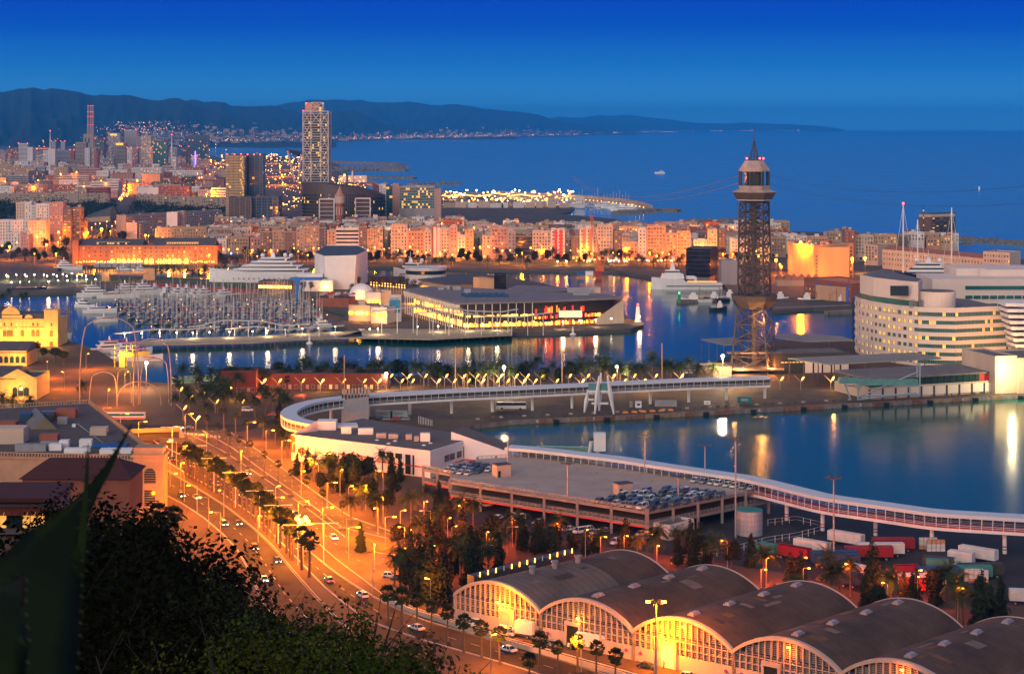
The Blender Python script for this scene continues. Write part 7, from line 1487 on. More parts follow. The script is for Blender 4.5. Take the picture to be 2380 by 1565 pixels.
# ---------------------------------------------------------------- parking deck
e=empty('parking_deck',W(1500,1200,2),'two-storey open concrete parking deck with a wide empty roof','car park');zd=10
DK=[W(x,y,zd) for x,y in ((1503,1187),(1784,1132),(1239,1059),(1110,1066),(985,1087),(1050,1100),(1046,1117))]
CON=M('deck_concrete',(.22,.19,.17),.85,.12,.4,bump=.05);mb=MB();mb.prism([p[:2] for p in DK],zd-.5,zd,0,None,True,True);part('roof_slab',mb,M('deck_floor',(.38,.29,.235),.85,.16,.12),e)
mb=MB();c=sum(DK,Vector())/7;mb.prism([(c+(p-c)*.995)[:2] for p in DK],5.6,6.0,0,None,True,True);part('middle_slab',mb,CON,e)
def edge(a,b,red,ncol):
 d=(b-a);u=d.normalized();nn=Vector((u.y,-u.x,0));mb=MB();rl=MB()
 for z in (zd-.9,5.2):
  mb.wall(a+nn*.15,b+nn*.15,z,z+.9,.35)
  for k in (.35,.7,1.0):rl.wall(a+nn*.2,b+nn*.2,z+.9+k,z+1.0+k,.08)
  n=int(d.length/1.6)
  for i in range(n):p=a.lerp(b,i/n)+nn*.2;rl.box((p.x,p.y,z+1.45),(.12,.12,1.1))
 part('edge_beam',mb,CON,e);part('railing',rl,STEEL,e,kind='stuff')
 if red:mb=MB();mb.wall(a+nn*.4,b+nn*.4,5.1,5.45,.2);part('red_beam',mb,REDP,e)
 for i in range(ncol+1):p=a.lerp(b,i/ncol)+nn*.3;mb=MB();mb.box((p.x,p.y,(zd+2.6)/2),(.8,.8,zd-1.2));part('column',mb,CON,e)
edge(DK[6],DK[0],True,6);edge(DK[0],DK[1],False,5);edge(DK[4],DK[5],True,2);edge(DK[1],DK[2],False,9);edge(DK[2],DK[3],False,3)
for i in range(1,7):
 for j in range(1,4):p=DK[6].lerp(DK[0],i/7)+(DK[1]-DK[0])*j/4;mb=MB();mb.box((p.x,p.y,6),(.7,.7,8));part('column',mb,CON,e)
for (x,y,h) in ((1447,1147,3.4),(1165,1105,3.8)):
 p=W(x,y,zd);mb=MB();mb.box((p.x,p.y,zd+h/2),(5,3.4,h),.5);sh=part('stair_hut',mb,WALLS[2],e);mb=MB();mb.box((p.x-.7,p.y-2.3,zd+1),(.9,.25,2),.5);part('door',mb,GLASSD,sh);mb=MB();mb.box((p.x,p.y,zd+h+.1),(5.3,3.7,.25),.5);part('roof',mb,DARKST,sh)
u=(DK[0]-DK[6]).normalized();v=(DK[1]-DK[0]).normalized();cr_=atan2(v.y,v.x)+pi
def deckcars(P0,nu,nv,du,dv,keep,colw,grp,lab,kinds,rz,full=True):
 n=0
 for j in range(nv):
  for i in range(nu):
   if not keep(i,j) :continue
   p=P0+u*du*i+v*dv*j;c=R.choices(range(5),colw)[0];k=R.choice(kinds);n += 1
   car((p.x+R.uniform(-.2,.2),p.y+R.uniform(-.2,.2),p.z),rz+R.uniform(-.04,.04),k,c,'%s %s %s, %s row, %s from the left' % (CNAME[c],{'hatch':'hatchback','van':'van','wagon':'estate car','sedan':'saloon'}[k],lab,ORDS[j],ORDS[i]),grp,full=full)
deckcars(W(1392,1166,zd+.01),7,7,3.1,5.0,lambda i,j:not (i<j-4) and R.random()<.96,[5,3,4,3,0],'cars in the big parked block on the deck','in the parked block',['hatch','wagon','van','van','hatch'],cr_+.25)
deckcars(W(1616,1119,zd+.01),8,2,2.9,5.0,lambda i,j:True,[7,1,0,0,2.5],'white and red cars at the right end of the deck','in the right deck block',['hatch','hatch','wagon'],cr_+.25)
deckcars(W(1022,1093,zd+.01),5,4,2.9,4.6,lambda i,j:R.random()<.9,[5,4,2,2,1],'cars at the left end of the deck','in the left deck block',['hatch','sedan','hatch'],cr_+.5)
for i,(x,y,c) in enumerate([(1155,1206,0),(1190,1201,0),(1205,1208,0),(1222,1203,3),(1348,1238,0),(1365,1232,0),(1385,1240,0),(1405,1236,1),(1425,1231,3),(1490,1243,0),(1505,1251,1),(1560,1236,0),(1432,1263,0),(1465,1264,1),(1100,1180,3),(1130,1176,0),(1250,1216,1),(1290,1224,3),(1320,1232,0),(1580,1225,1)]):car(W(x,y,2.02),cr_+R.uniform(-.3,.3),R.choice(['hatch','sedan','van']),c,'%s car parked on the ground under the deck edge, %s from the left' % (CNAME[c],ORDS[i] if i<14 else ordn(i)),'cars under the parking deck')
e,q=block('white_kiosk',(XA(1555,539),539),(XA(1613,548),548),6,2,5.6,6,'small white plant building below the deck with two grey doors',cat='kiosk',clutter=0);mb=MB();[mb.box((q[0].lerp(q[1],f).x,q[0].lerp(q[1],f).y-.2,3.2),(.9,.2,2.1)) for f in (.3,.8)];part('door',mb,STEEL,e,kind='stuff')
p=W(1741,1240,2);e=empty('silver_tank',p,'big ribbed silver water tank with a green lid by the deck','tank');mb=MB();mb.lathe((0,0,0),[(3.9,0),(3.9,7.2)],28);part('shell',mb,M('tank_metal',(.42,.46,.5),.45,.25,.7,metal=.4,streak=True),e,world=0);mb=MB();mb.lathe((0,0,7.2),[(4.0,0),(3.8,.15),(.1,.4)],28);part('lid',mb,M('tank_green',(.03,.2,.16),.6,.1),e,world=0)
mb=MB();[mb.lathe((0,0,z),[(3.93,0),(3.93,.12)],28) for z in (1.4,2.9,4.4,5.9)];part('hoop',mb,STEEL,e,world=0,kind='stuff')
def mast(x,yb,yt,lab,lit=0,z=2.0,arms=6):
 p=W(x,yb,z);h=ZA(yt,p.y)-z;e=empty('high_mast',p,lab,'light mast');mb=MB();mb.tube([(0,0,0),(0,0,h)],[.32,.16],8);part('pole',mb,STEEL,e,world=0);mb=MB();mb.lathe((0,0,h-.2),[(1.1,0),(1.1,.2)],10);part('ring',mb,DARKST,e,world=0)
 for k in range(arms):a=2*pi*k/arms;mb=MB();mb.box((1.7*cos(a),1.7*sin(a),h+.1),(.9,.7,.4),a,0);part('floodlight',mb,BULB_S if k in ((0,3) if lit else ()) else DARKST,e,world=0)
 if lit:lamp('lamp_light',e,(2.4,-1.0,h),lit,SOD,.5)
 return e
mast(1709,1248,1019,'tall grey light mast standing before the silver tank');mast(1937,1312,1110,'tall grey light mast among the trailers');mast(1524,1590,1398,'grey light mast with two lit orange lamps before the hangars',40000)
for x,yb,yt,z,l in ((1319,1157,1076,10,'thin lamp mast on the deck, left'),(1576,1164,1106,10,'thin lamp mast at the parked block'),(1498,1098,1015,10,'thin lamp mast at the far deck edge'),(1638,1110,1034,10,'thin lamp mast at the far deck edge, right'),(1180,1096,1008,10,'thin lamp mast by the left stair hut')):mast(x,yb,yt,l,0,z,2)
def hall(px,py,ph,lab,power=30000,col=WARM,head=BULB_W):return farlamp(W(px,py,2),ph,head,lab,None,.75,power,col)
hall(1434,893,8,'bright white floodlight post among the palms of the pier',40000);hall(1679,893,13,'blinding white floodlight at the foot of the cable tower',60000);hall(1171,905,10,'bright white floodlight left of the pier middle',40000);hall(897,905,7,'white floodlight right of the red shed',20000);hall(543,890,5,'white lamp at the teal gangway',16000);hall(2355,880,11,'white twin lamp at the cream end block',20000);hall(340,905,12,'white lamp column beside the arch sculpture',26000)
for x,y0,y1 in ((1538,900,797),(1306,905,811),(800,918,825),(1058,907,805)):p=W(x,y0,2);e=empty('wooden_mast',p,'tall bare timber-coloured pole on the pier at the %s' % {1538:'right',1306:'middle',800:'red shed',1058:'left middle'}[x],'pole');mb=MB();mb.tube([(0,0,0),(0,0,ZA(y1,p.y)-2)],.3,6);part('pole',mb,WALLS[1],e,world=0)
# ---------------------------------------------------------------- barrel-vaulted hangars
J0=Vector((-13.7,451.3,2));dh=Vector((.787,-.616,0));nh=Vector((.72,.694,0));PW_=26.3;LH=46;fw=Vector((-.616,-.787,0));ah=atan2(dh.y,dh.x)
FRM=M('hangar_frame',(.46,.36,.31),.8,.12,.3);HW=M('hangar_wall',(.48,.37,.32),.85,.12,.15,streak=True);LOUV=M('louvre',(.10,.075,.06),.7,.2,.5)
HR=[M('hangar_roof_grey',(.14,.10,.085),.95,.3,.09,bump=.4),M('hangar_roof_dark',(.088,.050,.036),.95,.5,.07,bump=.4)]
def arcz(s):return 8.6+4.9*(1-(2*s-1) ** 2) ** .9
for k in range(6):
 a=J0+dh*PW_*k;e=empty('vaulted_hangar',tuple(a+dh*PW_/2),'barrel-vaulted hangar with a gridded arched front, %s from the left' % ORDS[k],'hangar','vaulted hangars')
 N_=24;sh=[(a+dh*PW_*i/N_,arcz(i/N_)) for i in range(N_+1)]
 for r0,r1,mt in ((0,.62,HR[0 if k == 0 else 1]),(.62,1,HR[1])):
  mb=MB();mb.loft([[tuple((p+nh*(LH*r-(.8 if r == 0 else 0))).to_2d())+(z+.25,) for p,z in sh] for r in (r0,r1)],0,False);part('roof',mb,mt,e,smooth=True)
 mb=MB()
 for j in range(1,19):
  r_=LH*j/19;mb.loft([[tuple((p+nh*(r_+o)).to_2d())+(z+.25+dz,) for o,dz in ((0,0),(.06,.035),(.12,0))] for p,z in sh],0,False)
 part('roof_seam',mb,M('roof_seam',(.045,.03,.025),.9,.3,.3),e,kind='stuff')
 for j in range(9):
  i0=R.randint(3,N_-8);i1=i0+R.randint(1,4);r0=R.uniform(2,LH-8);mb=MB();mb.loft([[tuple((p+nh*r_).to_2d())+(z+.3,) for p,z in sh[i0:i1+1]] for r_ in (r0,r0+R.uniform(1.5,6))],0,False)
  part('roof_patch',mb,[M('patch_light',(.16,.115,.09),.95,.3,.4),M('patch_dark',(.05,.035,.03),.95,.3,.4),M('patch_rust',(.16,.07,.035),.95,.3,.4)][j % 3],e)
 for nm,off,t in (('front_arch_rim',-.9,.9),('back_arch_rim',LH,.5)):
  mb=MB();mb.loft([[tuple((p+nh*(off+o)).to_2d())+(z+zz_,) for o,zz_ in ((0,-.45),(0,.4),(t,.4),(t,-.45))] for p,z in sh]);part(nm,mb,FRM,e)
 back=MB();back.add([tuple((a+nh*.9).to_2d())+(2,),tuple((a+dh*PW_+nh*.9).to_2d())+(2,)]+[tuple((p+nh*.9).to_2d())+(z,) for p,z in sh[::-1]],[tuple(range(N_+3))]);part('inner_wall',back,LOUV,e)
 mb=MB();mb.wall(a,a+dh*PW_,2,5.2,.5);part('lower_wall',mb,HW,e)
 for z in (6.6,8.2,8.75):mb=MB();mb.wall(a,a+dh*PW_,z,z+(.16 if z<8 else .22),.5);part('sill_beam',mb,FRM if z != 8.75 else M('blue_beam',(.12,.12,.2),.7,.1),e)
 for s in (0,1):p=a+dh*PW_*s;mb=MB();mb.box((p.x,p.y,5.2),(.8,.8,6.6),ah);part('pillar',mb,FRM,e)
 nb_=17;mb2=MB()
 for i in range(1,nb_):
  s=i/nb_;p=a+dh*PW_*s;zt=arcz(s)-.3;mb=MB();mb.box((p.x,p.y,(zt+5.2)/2),(.28,.6,zt-5.2),ah);part('mullion',mb,FRM,e)
 nz=0
 for i in range(nb_):
  s0,s1=(i+.14)/nb_,(i+.86)/nb_;zt=min(arcz(s0),arcz(s1))-.5;z=5.5
  while z<zt-.3:
   if abs(z-8.5)>.45:p,q=a+dh*PW_*s0+nh*.35,a+dh*PW_*s1+nh*.35;mb2.wall(p,q,z,z+.16,.3)
   z += .42
 part('louvre_slat',mb2,HW,e,kind='stuff')
 ds=.62 if k == 0 else .36;dw=3.4;p=a+dh*PW_*ds-nh*.4;mb=MB()
 for s in (-1,1):q=p+dh*(dw/2+.3)*s;mb.box((q.x,q.y,4.9),(.6,.8,5.8),ah)
 mb.box((p.x,p.y,7.5),(dw+1.2,.9,.9),ah);fr_=part('door_frame',mb,HW,e);mb=MB();mb.box((p.x,p.y,4.5),(dw,.3,5.1),ah);part('door',mb,(FRM if k == 0 else GLASSD) if k != 2 else M('open_door_glow',(.7,.7,.4),.6,.2,.5,emit=(.8,.8,.3),es=.35),fr_)
 for f in ((.08,.93) if k else (.12,.96)):p=a+dh*PW_*f-nh*.45;mb=MB();mb.loft([[tuple(p+dh*(r*cos(t))+Vector((0,0,4.0-2+r*sin(t)))-nh*o) for t in [2*pi*j/12 for j in range(12)]] for r,o in ((.42,0),(.42,.08))],0);mb.loft([[tuple(p+dh*(r*cos(t))+Vector((0,0,4.0-2+r*sin(t)))-nh*o) for t in [2*pi*j/12 for j in range(12)]] for r,o in ((.3,.1),(.3,.12))],1);part('round_sign',mb,[M('sign_blue',(.03,.05,.35),.5,0),REDP],e)
 if k:
  for j in range(4):c=a+dh*PW_*.5+nh*LH*(.08+.27*j);mb=MB();mb.box((c.x,c.y,13.9),(1.7,3.0,.35),ah+pi/2*0,0);mb.box((c.x,c.y,14.2),(1.1,2.4,.4),ah);part('skylight',mb,M('skylight_grey',(.34,.29,.32),.5,.1),e)
 else:
  for f in (.25,.42,.6):c=a+dh*PW_*.5+nh*LH*f;mb=MB();mb.lathe((c.x,c.y,13.7),[(.7,0),(.7,1.5),(.9,1.5),(.9,1.9)],10);part('roof_vent',mb,STEEL,e)
 if k<5:lp=a+dh*PW_*(.55 if k != 1 else .45)-nh*1.6;mb=MB();mb.box((lp.x,lp.y,12.2 if k>1 else 9.3),(.7,.4,.3),ah);part('wall_lamp',mb,BULB_A,e);lamp('lamp_light',e,rel(e,(lp.x,lp.y,11 if k>1 else 9)),1000 if k<3 else 1500,(1,.42,.02) if k<3 else (1,.16,.01),.3)
lamp('door_light',e,(-60,34,5),10,WARM,.5)
wl=empty('forecourt_wall',W(1189,1497,2),'long low pale wall with a rail between the hangar forecourt and the road','wall');pts=[(900,1398),(960,1424),(1040,1450),(1189,1499),(1414,1562),(1560,1605)];mb=MB();rl=MB()
for a,b in zip(pts,pts[1:]):a,b=W(*a),W(*b);mb.wall(a,b,2,3.1,.35);rl.wall(a,b,3.45,3.6,.1)
part('wall',mb,M('forecourt_plaster',(.5,.42,.33),.8,.12,.2),wl);part('rail',rl,WHITE,wl)
def van(x,y,rz,lab,kind='van'):return car(W(x,y,2),rz,kind,0,lab,'vans and cars before the hangars',name='white_van' if kind == 'van' else 'parked_car',cat='van' if kind == 'van' else 'car')
def truck(p,rz,L_,lab,cab=True,col=WHITE,h=2.9,grp=None,nm='box_truck',open_top=False,z0=1.1,cat='truck'):
 e=empty(nm,p,lab,cat,grp,rz);mb=MB()
 if open_top:
  for s in (-1,1):mb.box((0,s*1.22,z0+h/2),(L_,.1,h));mb.box((s*L_/2,0,z0+h/2),(.1,2.5,h))
  mb.box((0,0,z0+.1),(L_,2.4,.15))
 else:mb.box((0,0,z0+h/2),(L_,2.5,h));mb.box((0,0,z0+h+.04),(L_-.2,2.3,.06))
 part('cargo_box',mb,col,e,world=0);rb=MB()
 for i in range(int(L_/.8)):rb.box((-L_/2+.4+i*.8,0,z0+h/2),(.1,2.58,h*.96))
 part('rib',rb,col,e,world=0,kind='stuff');mb=MB();mb.box((0,0,z0-.15),(L_*.96,1.2,.3));part('chassis',mb,DARKST,e,world=0)
 for x in ((-L_/2+1.2,-L_/2+2.4) if L_>8 else (-L_/2+1.4,))+((L_/2+1.0,) if cab else (L_/2-2,)):
  for s in (-1,1):put('wheel',CMESH['van']['wheel'],e,(x,s*1.1,.45),(0,0,0),1.4)
 if cab:
  mb=MB();mb.loft([[(x,y,z) for y,z in ((-1.15,.6),(1.15,.6),(1.15,t),(-1.15,t))] for x,t in ((L_/2+.2,2.5),(L_/2+1.3,2.5),(L_/2+1.9,1.6),(L_/2+2.0,.8))]);part('cab',mb,WHITE,e,world=0);mb=MB();mb.loft([[(x,y,z) for y,z in ((-1.17,1.5),(1.17,1.5),(1.17,t),(-1.17,t))] for x,t in ((L_/2+.7,2.3),(L_/2+1.42,2.3),(L_/2+1.95,1.55))]);part('windscreen',mb,GLASSD,e,world=0)
 return e
for (x,y,lab,kd,c) in ((1075,1448,'silver car with a dark tree behind it, leftmost before the first hangar','hatch',1),(1090,1443,'white van half hidden behind another white van','van',0),(1106,1454,'white panel van parked left of the hangar door','van',0),(1168,1470,'white van at the foot of the second junction pillar, left one','van',0),(1177,1475,'white windowed van beside the box truck','van',0),(1262,1500,'dark saloon next to the beige estate car','sedan',3),(1290,1502,'beige estate car in the hangar forecourt','wagon',1),(1503,1551,'black saloon parked alone in the forecourt','sedan',3),(1590,1543,'white car just inside the glowing open hangar door','sedan',0),(1600,1575,'white pickup behind the reddish palm','hatch',0)):car(W(x,y,2),ah+.15+(pi if x<1200 else 0),kd,c,lab,'vehicles before the hangars',cat='van' if kd == 'van' else 'car')
truck(W(1222,1480,2),ah+.12+pi,4.8,'white box truck with cab facing left before the first hangar');truck(W(1378,1510,2),ah+.3+pi,7.8,'large white box truck backed to the second hangar door')
for i,(x,y) in enumerate(((1532,1546),(1542,1552),(1551,1549))):
 e=empty('person',W(x,y,2),'standing person '+('in a yellow vest, left of the pair','in a yellow vest, right of the pair','in dark clothes by the hangar door')[i],'person');mb=MB();mb.loft([[(r*cos(t),r*.7*sin(t),z) for t in [2*pi*j/8 for j in range(8)]] for r,z in ((.1,0),(.17,.5),(.2,.95),(.22,1.2),(.24,1.4),(.08,1.5),(.11,1.6),(.11,1.72),(.04,1.78))]);mb.tube([(-.25,0,1.38),(-.32,.05,1.1),(-.28,.15,.85)],[.07,.06,.04],6);mb.tube([(.25,0,1.38),(.32,.05,1.1),(.28,.15,.85)],[.07,.06,.04],6);part('body',mb,DARKST if i == 2 else M('skin_cloth',(.1,.08,.1),.8,.1),e,world=0)
 if i<2:mb=MB();mb.loft([[(r*cos(t),r*.75*sin(t),z) for t in [2*pi*j/8 for j in range(8)]] for r,z in ((.24,.9),(.25,1.2),(.26,1.42))]);part('vest',mb,M('vest_yellow',(.6,.5,.05),.7,0),e,world=0)
e=empty('dark_pergola',W(1160,1300,2),'long dark roofed stand with a row of lit lamps behind the first hangar','stand');a,b=J0+nh*9+Vector((-3,1,0)),J0+nh*46+Vector((-4,3,0));mb=MB();mb.wall(a,b,8.5,11.5,2.4);mb.wall(a,b,2,8.5,.5);part('body',mb,DARKST,e)
for i in range(13):
 p=a.lerp(b,(i+.5)/13)+Vector((1.3,-.6,0));mb=MB();mb.box((p.x,p.y,11.6),(.25,.25,1.1));part('lamp',mb,BULB_A if i % 5 != 3 else UNLIT,e)
# ---------------------------------------------------------------- container yard
CB=dict(w=M('trailer_white',(.62,.6,.58),.6,.15,.4),b=M('trailer_blue',(.015,.06,.16),.5,.15,.4),r=M('trailer_red',(.25,.012,.02),.5,.15,.4),t=M('trailer_green',(.05,.22,.18),.6,.2,.4),d=M('trailer_dark',(.05,.04,.035),.6,.2,.4))
for i,(x0,y0,x1,y1,c,op,lab) in enumerate([(1818,1290,1866,1308,'r',1,'open-topped dark red trailer at the left end of the yard'),(1862,1276,1912,1296,'w',0,'white trailer behind the blue pair'),(1942,1258,1990,1275,'w',0,'white trailer farthest left by the tall mast, above the red one'),(1898,1318,1997,1318,'b',0,'long dark blue trailer left of the mast'),(1884,1312,1990,1310,'b',0,'second blue trailer just behind the first'),(1962,1300,2074,1300,'r',0,'long dark red trailer with a white roof edge'),(1990,1292,2100,1292,'w',0,'long white trailer beyond the dark red one'),(2026,1280,2124,1280,'r',0,'red container trailer at the column'),(2078,1345,2134,1344,'r',1,'bright red open container in the middle of the yard'),(2145,1322,2215,1328,'d',0,'brown flatbed trailer with a white cab'),(2160,1330,2196,1332,'t',0,'short pale green container beside the white cab'),(2205,1308,2262,1316,'w',0,'white trailer, left of the two at the right'),(2243,1298,2303,1308,'w',0,'white trailer, right of the two at the right'),(2190,1346,2304,1346,'t',0,'long green curtain trailer'),(2130,1350,2230,1350,'b',0,'long blue trailer below the green one'),(2088,1366,2196,1366,'w',0,'white refrigerated trailer nearest the trees'),(2090,1376,2150,1378,'r',0,'dark red trailer hidden behind the lit tree'),(2225,1342,2330,1340,'d',0,'dark brown trailer at the right end'),(1975,1340,2010,1348,'w',0,'white truck cab unit half hidden by palms'),(1955,1360,1998,1366,'b',0,'blue container behind the cypress'),(2346,1402,2400,1404,'w',0,'white trailer cut by the right edge'),(1765,1290,1800,1296,'t',0,'green container behind the trees at the left')]):
 a,b=W(x0,y0,2),W(x1,y1,2);c_=(a+b)/2;L_=min(13.5,max(6,(b-a).length*1.0));dd=b-a
 if abs(y1-y0)>8:dd=Vector((.75,-.66,0));L_=11
 truck(c_,atan2(dd.y,dd.x),L_,lab,'cab' in lab,CB[c],2.7,'trailers parked in the yard','trailer',bool(op),cat='trailer')
for i,(x,y,c) in enumerate(((1925,1318,'stacked pale crates behind the blue trailer'),(2140,1275,'stacked orange and pale crates by the walkway column'),(2158,1280,'stacked pale crates by the walkway column, right'),(2245,1350,'stacked white sacks on the yard'),(2256,1353,'small stack of pale pallets'))):
 p=W(x,y,2);e=empty('crate_stack',p,c,'crates');
 for j in range(3):
  for k in range(4):mb=MB();mb.box((k*1.3,0,.6+j*1.1),(1.15,1.1,1.0));part('crate',mb,[WALLS[6],WALLS[8],CB['w']][(j+i) % 3],e,world=0)
def fence(pts,lab,h=2,n=None):
 e=empty('yard_fence',W(*pts[0]),lab,'fence');k=0
 for a,b in zip(pts,pts[1:]):
  a,b=W(*a),W(*b);m_=int((b-a).length/2.6);
  for i in range(m_+1):p=a.lerp(b,i/m_);mb=MB();mb.box((p.x,p.y,2+h/2),(.12,.12,h));part('post',mb,WHITE2,e)
  mb=MB();mb.wall(a,b,2+h-.1,2+h-.04,.05);mb.wall(a,b,2.9,2.95,.05);part('rail',mb,WHITE2,e)
fence([(1560,1310),(1700,1285),(1784,1262),(1850,1252),(1905,1238),(1915,1222)],'white post fence curving through the yard');fence([(1784,1221),(1850,1213),(1900,1225),(1912,1232)],'white post fence between the two left columns')
# ---------------------------------------------------------------- near planting
P_AV='fan palms in the median of the expressway'
for i,(x,y) in enumerate([(430,1105),(438,1110),(446,1115),(455,1120),(462,1124),(472,1129),(482,1135),(492,1141),(502,1146),(511,1152),(521,1160),(532,1166),(541,1174),(552,1181),(563,1189),(572,1197),(584,1204),(594,1211),(603,1223),(612,1232),(623,1241),(632,1251),(642,1261),(652,1272),(665,1284),(673,1294),(681,1301),(700,1322),(720,1340)]):tree('fan',W(x,y,2),R.uniform(1.12,1.35),'fan palm in the long median row beside the red road, %s from the tunnel' % ordn(i),'palm',P_AV)
for i,(x,y,pl) in enumerate([(505,1037,1),(530,1057,1),(557,1074,1),(580,1087,1),(614,1110,1),(646,1132,1),(677,1154,1),(713,1178,1),(751,1202,1),(795,1231,1),(481,1021,1),(520,1002,1),(547,1016,1),(572,1034,1)]):
 p=W(x,y,2);tree('fant',(p.x,p.y,2.5),R.uniform(.75,.95),'slim palm in a dark planter box by the service road, %s along the kerb' % ORDS[i],'palm','palms in planter boxes');e=empty('planter_box',p,'dark planter box of the %s slim palm along the kerb' % ORDS[i],'planter','planter boxes');mb=MB();mb.box((0,0,.45),(1.9,1.9,.9),0,0,1.1);part('box',mb,DARKST,e,world=0)
row=[(1232,1380),(1250,1400)]
for i,(x,y,s) in enumerate([(901,1450,1.1),(934,1470,1.25),(969,1458,.95),(1003,1470,.9),(1040,1488,.95),(1077,1514,1.0),(1118,1530,1.0),(1160,1542,.95),(1254,1563,1.05),(1296,1566,.85),(1341,1560,.95),(1386,1575,.95),(1230,1600,.9),(1430,1600,1)]):tree('fan',W(x,y,2),s*.95,'fan palm beside the lower road, %s from the left' % ORDS[i],'palm','fan palms beside the lower road')
near=[('palm',731,1118,1.15),('palm',755,1125,1.1),('palm',777,1120,.9),('palm',794,1128,1.0),('palm',806,1122,1.05),('palm',820,1128,1.1),('palm',888,1106,1.05),('cyp',716,1100,.9),('cyp',690,1105,.8),('cyp',910,1118,1.05),('round',772,1145,1.0),('round',745,1140,.8),('palm',876,1225,1.25),('palm',815,1215,1.0),('palm',955,1220,1.25),('palm',990,1195,1.05),('round',868,1200,.9),('cyp',838,1284,.85),('round',925,1275,.9),('palm',1072,1225,1.1),('cyp',1018,1192,1.0),('cyp',1042,1230,1.1),('palm',1100,1225,1.0),('palm',932,1360,1.3),('palm',918,1360,1.0),('cyp',972,1385,1.5),('cyp',1000,1400,1.55),('cyp',1030,1405,1.4),('cyp',985,1365,1.2),('cyp',1056,1335,1.2),('cyp',1094,1370,1.7),('cyp',1108,1340,1.2),('palm',1070,1345,1.2),('palm',1135,1350,1.2),('cyp',1160,1330,1.0),('palm',1165,1290,1.0),('cyp',1215,1280,1.0),('cyp',1202,1262,.9),('cyp',1245,1280,.9),('round',1245,1300,.7),('cyp',1290,1300,1.0),('palm',1300,1270,1.05),('cyp',1280,1275,.8),('palm',1397,1300,1.05),('cyp',1452,1300,1.2),('cyp',1440,1310,.9),('palm',1522,1315,1.25),('palm',1530,1285,.9),('cyp',1575,1315,.9),('cyp',1610,1322,1.1),('palm',1655,1330,1.2),('cyp',1640,1330,1.0),('round',1700,1322,1.0),('cyp',1745,1318,.9),('palm',1775,1375,1.3),('cyp',1835,1370,1.0),('cyp',1862,1375,1.1),('palm',1925,1375,1.25),('palm',1975,1378,1.1),('cyp',2026,1400,1.5),('cyp',2015,1420,1.1),('palm',2068,1415,1.2),('cyp',2100,1405,.9),('cyp',2128,1405,.9),('cyp',2170,1410,.8),('palm',2222,1435,1.3),('palm',2282,1462,1.35),('cyp',2275,1465,1.3),('cyp',2325,1455,1.2),('palm',2235,1450,1.0),('palm',975,1275,1.1),('cyp',950,1320,1.1),('round',1120,1290,1.0),('palm',1020,1255,1.2),('cyp',1180,1240,.8),('round',900,1190,.9),('bud',700,1075,.8),('round',850,1160,.9),('cyp',870,1150,.8),('round',1000,1240,1.0),('palm',840,1185,.9),('cyp',1360,1290,.8),('palm',1480,1300,.9),('round',1330,1290,.8)]
_r=random.Random(3)
for _ in range(60):
 u=_r.random()
 if u<.45:x,y=_r.uniform(940,1190),_r.uniform(1250,1400);y=max(y,1250);
 elif u<.7:x,y=_r.uniform(700,930),1100+_r.uniform(0,60)
 elif u<.85:x,y=_r.uniform(1180,1640),_r.uniform(1275,1300)
 else:x,y=_r.uniform(1800,2360),_r.uniform(1395,1440)
 if x>1050 and y>1340 and u<.45:continue
 if 700<x<930 and y<1175 and x<720+(y-1100):continue
 near.append((_r.choice(['cyp','cyp','round','palm']),x,y,_r.uniform(.8,1.25)))
nm_={'palm':'feathery date palm','cyp':'dark pointed cypress','round':'rounded dark broadleaf tree','bud':'thin budding tree'}
for i,(k,x,y,s) in enumerate(near):
 loc='in front of the white terminal' if x<925 and y<1150 else 'between avenue and parking deck' if x<1110 and y<1240 else 'in the grove left of the hangars' if x<1175 and y >= 1240 else 'below the deck edge' if x<1700 else 'between hangars and trailer yard'
 if k == 'palm' and i % 3 == 0:k2='palml'
 else:k2=k
 tree(k2,W(x,y,2),s*(.95 if k != 'cyp' else .92)*R.uniform(.95,1.05),'%s %s, %s planted there' % (nm_[k],loc,ordn(i)),'palm' if k == 'palm' else 'tree','trees '+loc)
pier=[(335+594.6,0)]
xs_=[425,438,456,462,478,490,503,511,525,539,552,560,575,590,612,648,660,672,692,705,720,737,745,760,780,792,806,824,838,858,870,884,895,910,926,944,960,977,996,1015,1022,1040,1062,1078,1085,1100,1115,1134,1147,1160,1184,1192,1218,1237,1248,1266,1285,1300,1322,1327,1348,1352,1372,1395,1405,1410,1425,1441,1460,1475,1492,1515,1540,1548,1559,1580,1600,1622,1655]
for i,x in enumerate(xs_):
 k='round' if x in (648,870,926,1015,1040,1218,1266,1300,1327) else 'cyp' if x in (672,885,944,1100,1440) else R.choice(['palm','palm','palml']);
 y=(R.choice([884,890,897]) if x>640 else R.choice([905,925,945,965]));sc=1.0+(.45 if x == 1515 else R.uniform(-.1,.2))
 if k == 'cyp':sc *= .9
 tree(k,W(x,y,2),sc*1.12,'%s %s, %s tree from the left' % ({'round':'dark bushy tree','cyp':'slim dark tree'}.get(k,'date palm'),'on the pier promenade' if x>640 else 'on the square by the red shed',ordn(i)),'palm' if 'palm' in k else 'tree','palms and trees of the pier')
for i in range(34):x=R.uniform(610,680) if i<12 else R.uniform(400,670);y=R.uniform(940,1075) if i<12 else R.uniform(925,985);tree(R.choice(['palm','palml','fant','cyp'] if i<12 else ['palm','fant']),W(x,y,2),R.uniform(.85,1.1),'slim palm or tree by the curved walkway end, %s planted' % ordn(i) if i<12 else 'palm on the paved square by the crossing, %s planted' % ordn(i-12),'palm','palms round the square')
